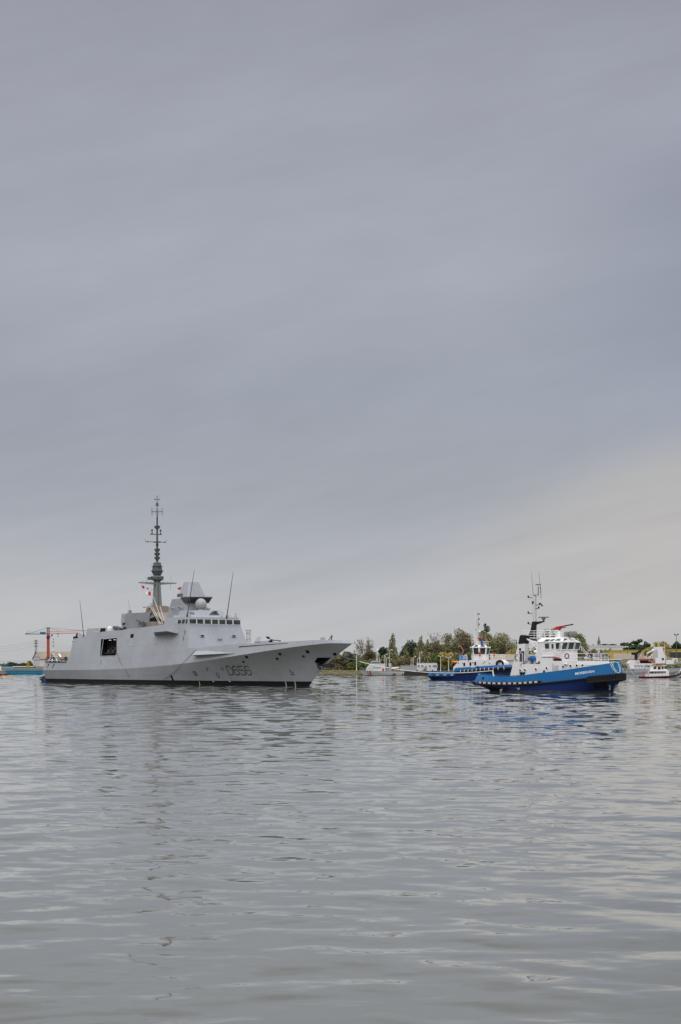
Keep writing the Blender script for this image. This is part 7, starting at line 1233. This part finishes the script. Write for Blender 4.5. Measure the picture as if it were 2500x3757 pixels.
s_ = house('shed', 'low blue roofed shed beyond the lock gate', 'shed', 4, 48, 2448, 2451, 2457, 1250, 10, mat('dark shed wall', (.06, .08, .1), .8), mat('blue sheet roof', (.03, .17, .27), .6)); s_ = house('warehouse', 'long low grey warehouse beyond the lock gate', 'warehouse', 46, 118, 2445.5, 2448, 2458, 1300, 14, mat('brown grey wall', (.12, .105, .09), .9), mat('grey sheet roof', (.3, .31, .32), .7))
yc = empty('dock_crane', at(103, 1180)[:2]+(1.4,), 0, 'small yellow dock crane left of the white hangar', 'crane'); h2 = at(0, 1180, 2433)[2]-1.4; yel = mat('crane yellow', (.45, .29, .03), .6, streak=.2); q = MB(); 
for sx in (-1, 1): q.tube([(sx*.8, 0, 0), (sx*.25, 0, h2)], .1, 4); q.tube([(sx*.8, .8, 0), (sx*.25, .4, h2)], .1, 4)
for k in range(6): za_, zb_ = h2*k/6, h2*(k+1)/6; wf = lambda z: .8-.55*z/h2; q.tube([(-wf(za_), 0, za_), (wf(zb_), 0, zb_)], .07, 3); q.tube([(wf(za_), 0, za_), (-wf(zb_), 0, zb_)], .07, 3)
q.box(-.9, .9, -.2, 1, h2*.45, h2*.6); build('tower', q, yel, yc); q = MB(); q.box(-.5, .5, -.3, .7, h2-.3, h2+.2); q.tube([(0, 0, h2), (-.7, 0, h2+.3)], .1, 4); build('head', q, yel, yc)
for lab, u, v, hw, lm, D in (('rounded dark tree beyond the blue roofed shed', 42, 2431, 18, 'pine', 1450), ('dark tree just left of the white hangar', 108, 2426, 11, 'green', 1350), ('low dark tree between the rounded tree and the yellow crane', 78, 2435, 15, 'cypress', 1500), ('small tree near the left edge above the lock gate', 12, 2437, 12, 'green', 1480)): tree(lab, u, v, hw, 'pine', lm, D, n=800, size=.7, base=1.6, group='trees beyond the lock gate')
for lab, u0, u1, vt in (('tiny white house among trees at far left', 6, 12, 2437), ('tiny grey roofed house among trees right of the rounded tree', 66, 73, 2437)): house('house', lab, 'house', u0, u1, vt, vt+3, 2449, 1660, 8, mat('far house wall '+str(u0), (.5, .49, .47), .9), slate)
for u in (28, 31): o = empty('pole', at(u, 1300)[:2]+(1.8,), 0, ('left' if u == 28 else 'right')+' of two thin poles standing by the rounded dark tree', 'pole', 'thin poles by the lock'); q = MB(); hh_ = at(0, 1300, 2427)[2]-1.8; q.lathe([(.09, 0), (.06, hh_)], (0, 0, 0), 5); q.box(-.3, .3, -.04, .04, hh_-.1, hh_); build('post', q, mast_grey, o)
# mooring buoys
for lab, u, v, r_, m in (('small orange buoy nearest the concrete pier', 9, 2481.5, .28, orange), ('tiny white topped float between the buoys', 16, 2484, .2, white2), ('larger yellow orange buoy left of the frigate stern', 31, 2484, .42, mat('yellow orange buoy', (.62, .3, .05), .6)), ('yellow buoy with an upright post nearest the frigate stern', 43, 2483.5, .42, None)):
    D = F*H/(v-VH); p = at(u, D); m = m or MATS['yellow orange buoy']; o = empty('buoy', (p[0], D, 0), 0, lab, 'buoy', 'mooring buoys at the lock'); q = MB(); q.loft([[(x, r_*.7*math.cos(t), .12+r_*.6*math.sin(t)) for t in [k*math.pi/5 for k in range(10)]] for x in (-r_*1.6, r_*1.6)]); build('float', q, m, o, smooth=40); q = MB(); q.tube([(r_, 0, .3), (r_, 0, .3+r_*1.2)], .07, 5); build('post', q, m, o)
# a gull above the crane
gu = at(472/4.48, 700, 2250+297/4.48); q = MB(); q.loft([[(x, w_*math.cos(t), w_*math.sin(t)) for t in [k*math.pi/3 for k in range(6)]] for x, w_ in ((-.3, .02), (-.1, .09), (.12, .08), (.3, .02))])
for s_ in (-1, 1): q.prism([(-.1, 0, .05), (.1, 0, .05), (.05, s_*.3, .2), (-.08, s_*.3, .2)], [(-.1, 0, .07), (.1, 0, .07), (.05, s_*.3, .22), (-.08, s_*.3, .22)]); q.prism([(-.08, s_*.3, .2), (.05, s_*.3, .2), (-.12, s_*.72, .1)], [(-.08, s_*.3, .22), (.05, s_*.3, .22), (-.12, s_*.72, .12)])
g_ = build('gull', q, mat('gull grey', (.35, .35, .36), .8), None, loc=gu); g_.rotation_euler = (.2, 0, 1.2); tag(g_, 'gull gliding above the counter jib of the red crane', 'bird')
# ---- wash where the hulls meet the water
def wash(name, spots, n, seed, size=.28):
    """flecks of foam lying on the water along a line of world points."""
    r = random.Random(seed); q = MB()
    for _ in range(n):
        i = r.randrange(len(spots)-1); a, b = Vector(spots[i]), Vector(spots[i+1]); p = a.lerp(b, r.random())+Vector((r.gauss(0, .35), r.gauss(0, .35), 0)); s = size*r.uniform(.4, 1.6); t = r.uniform(0, 6.28); k = 6
        q.add([(p.x+s*math.cos(t+2*math.pi*j/k)*r.uniform(.6, 1.2), p.y+s*.6*math.sin(t+2*math.pi*j/k)*r.uniform(.6, 1.2), .07) for j in range(k)], [tuple(range(k))])
    o = build(name, q, mat('foam', (.7, .71, .71), .8) if 'foam' not in MATS else MATS['foam'], None, fix=False); tag(o, kind='stuff')
wl = lambda fr, row, s0, s1, side: [fr.world(row[0]+(row[1]-row[0])*s, side*(row[3](s)+.25), 0) for s in np.linspace(s0, s1, 14)]
wash('foam', wl(T1, W1, 0, .34, -1), 150, 1, .2); wash('foam', [T1.world(-13.2, -1.5, 0), T1.world(-16.5, -2, 0), T1.world(-20, -1, 0), T1.world(-24, 0, 0)], 110, 2, .26); wash('foam', wl(T1, W1, .5, 1, -1), 60, 3, .13)
wash('foam', wl(T2, W2, 0, 1, -1), 60, 4, .16)
fw = [FR.world(low_pt(s, 0)[0], -(low_pt(s, 0)[1]+.3), 0) for s in np.linspace(0, 1, 40)]; wash('foam', fw, 260, 5, .16); wash('foam', [FR.world(60.3, .4, 0), FR.world(57, 2.0, 0), FR.world(54, 4.0, 0), FR.world(50, 7, 0)], 60, 6, .18)
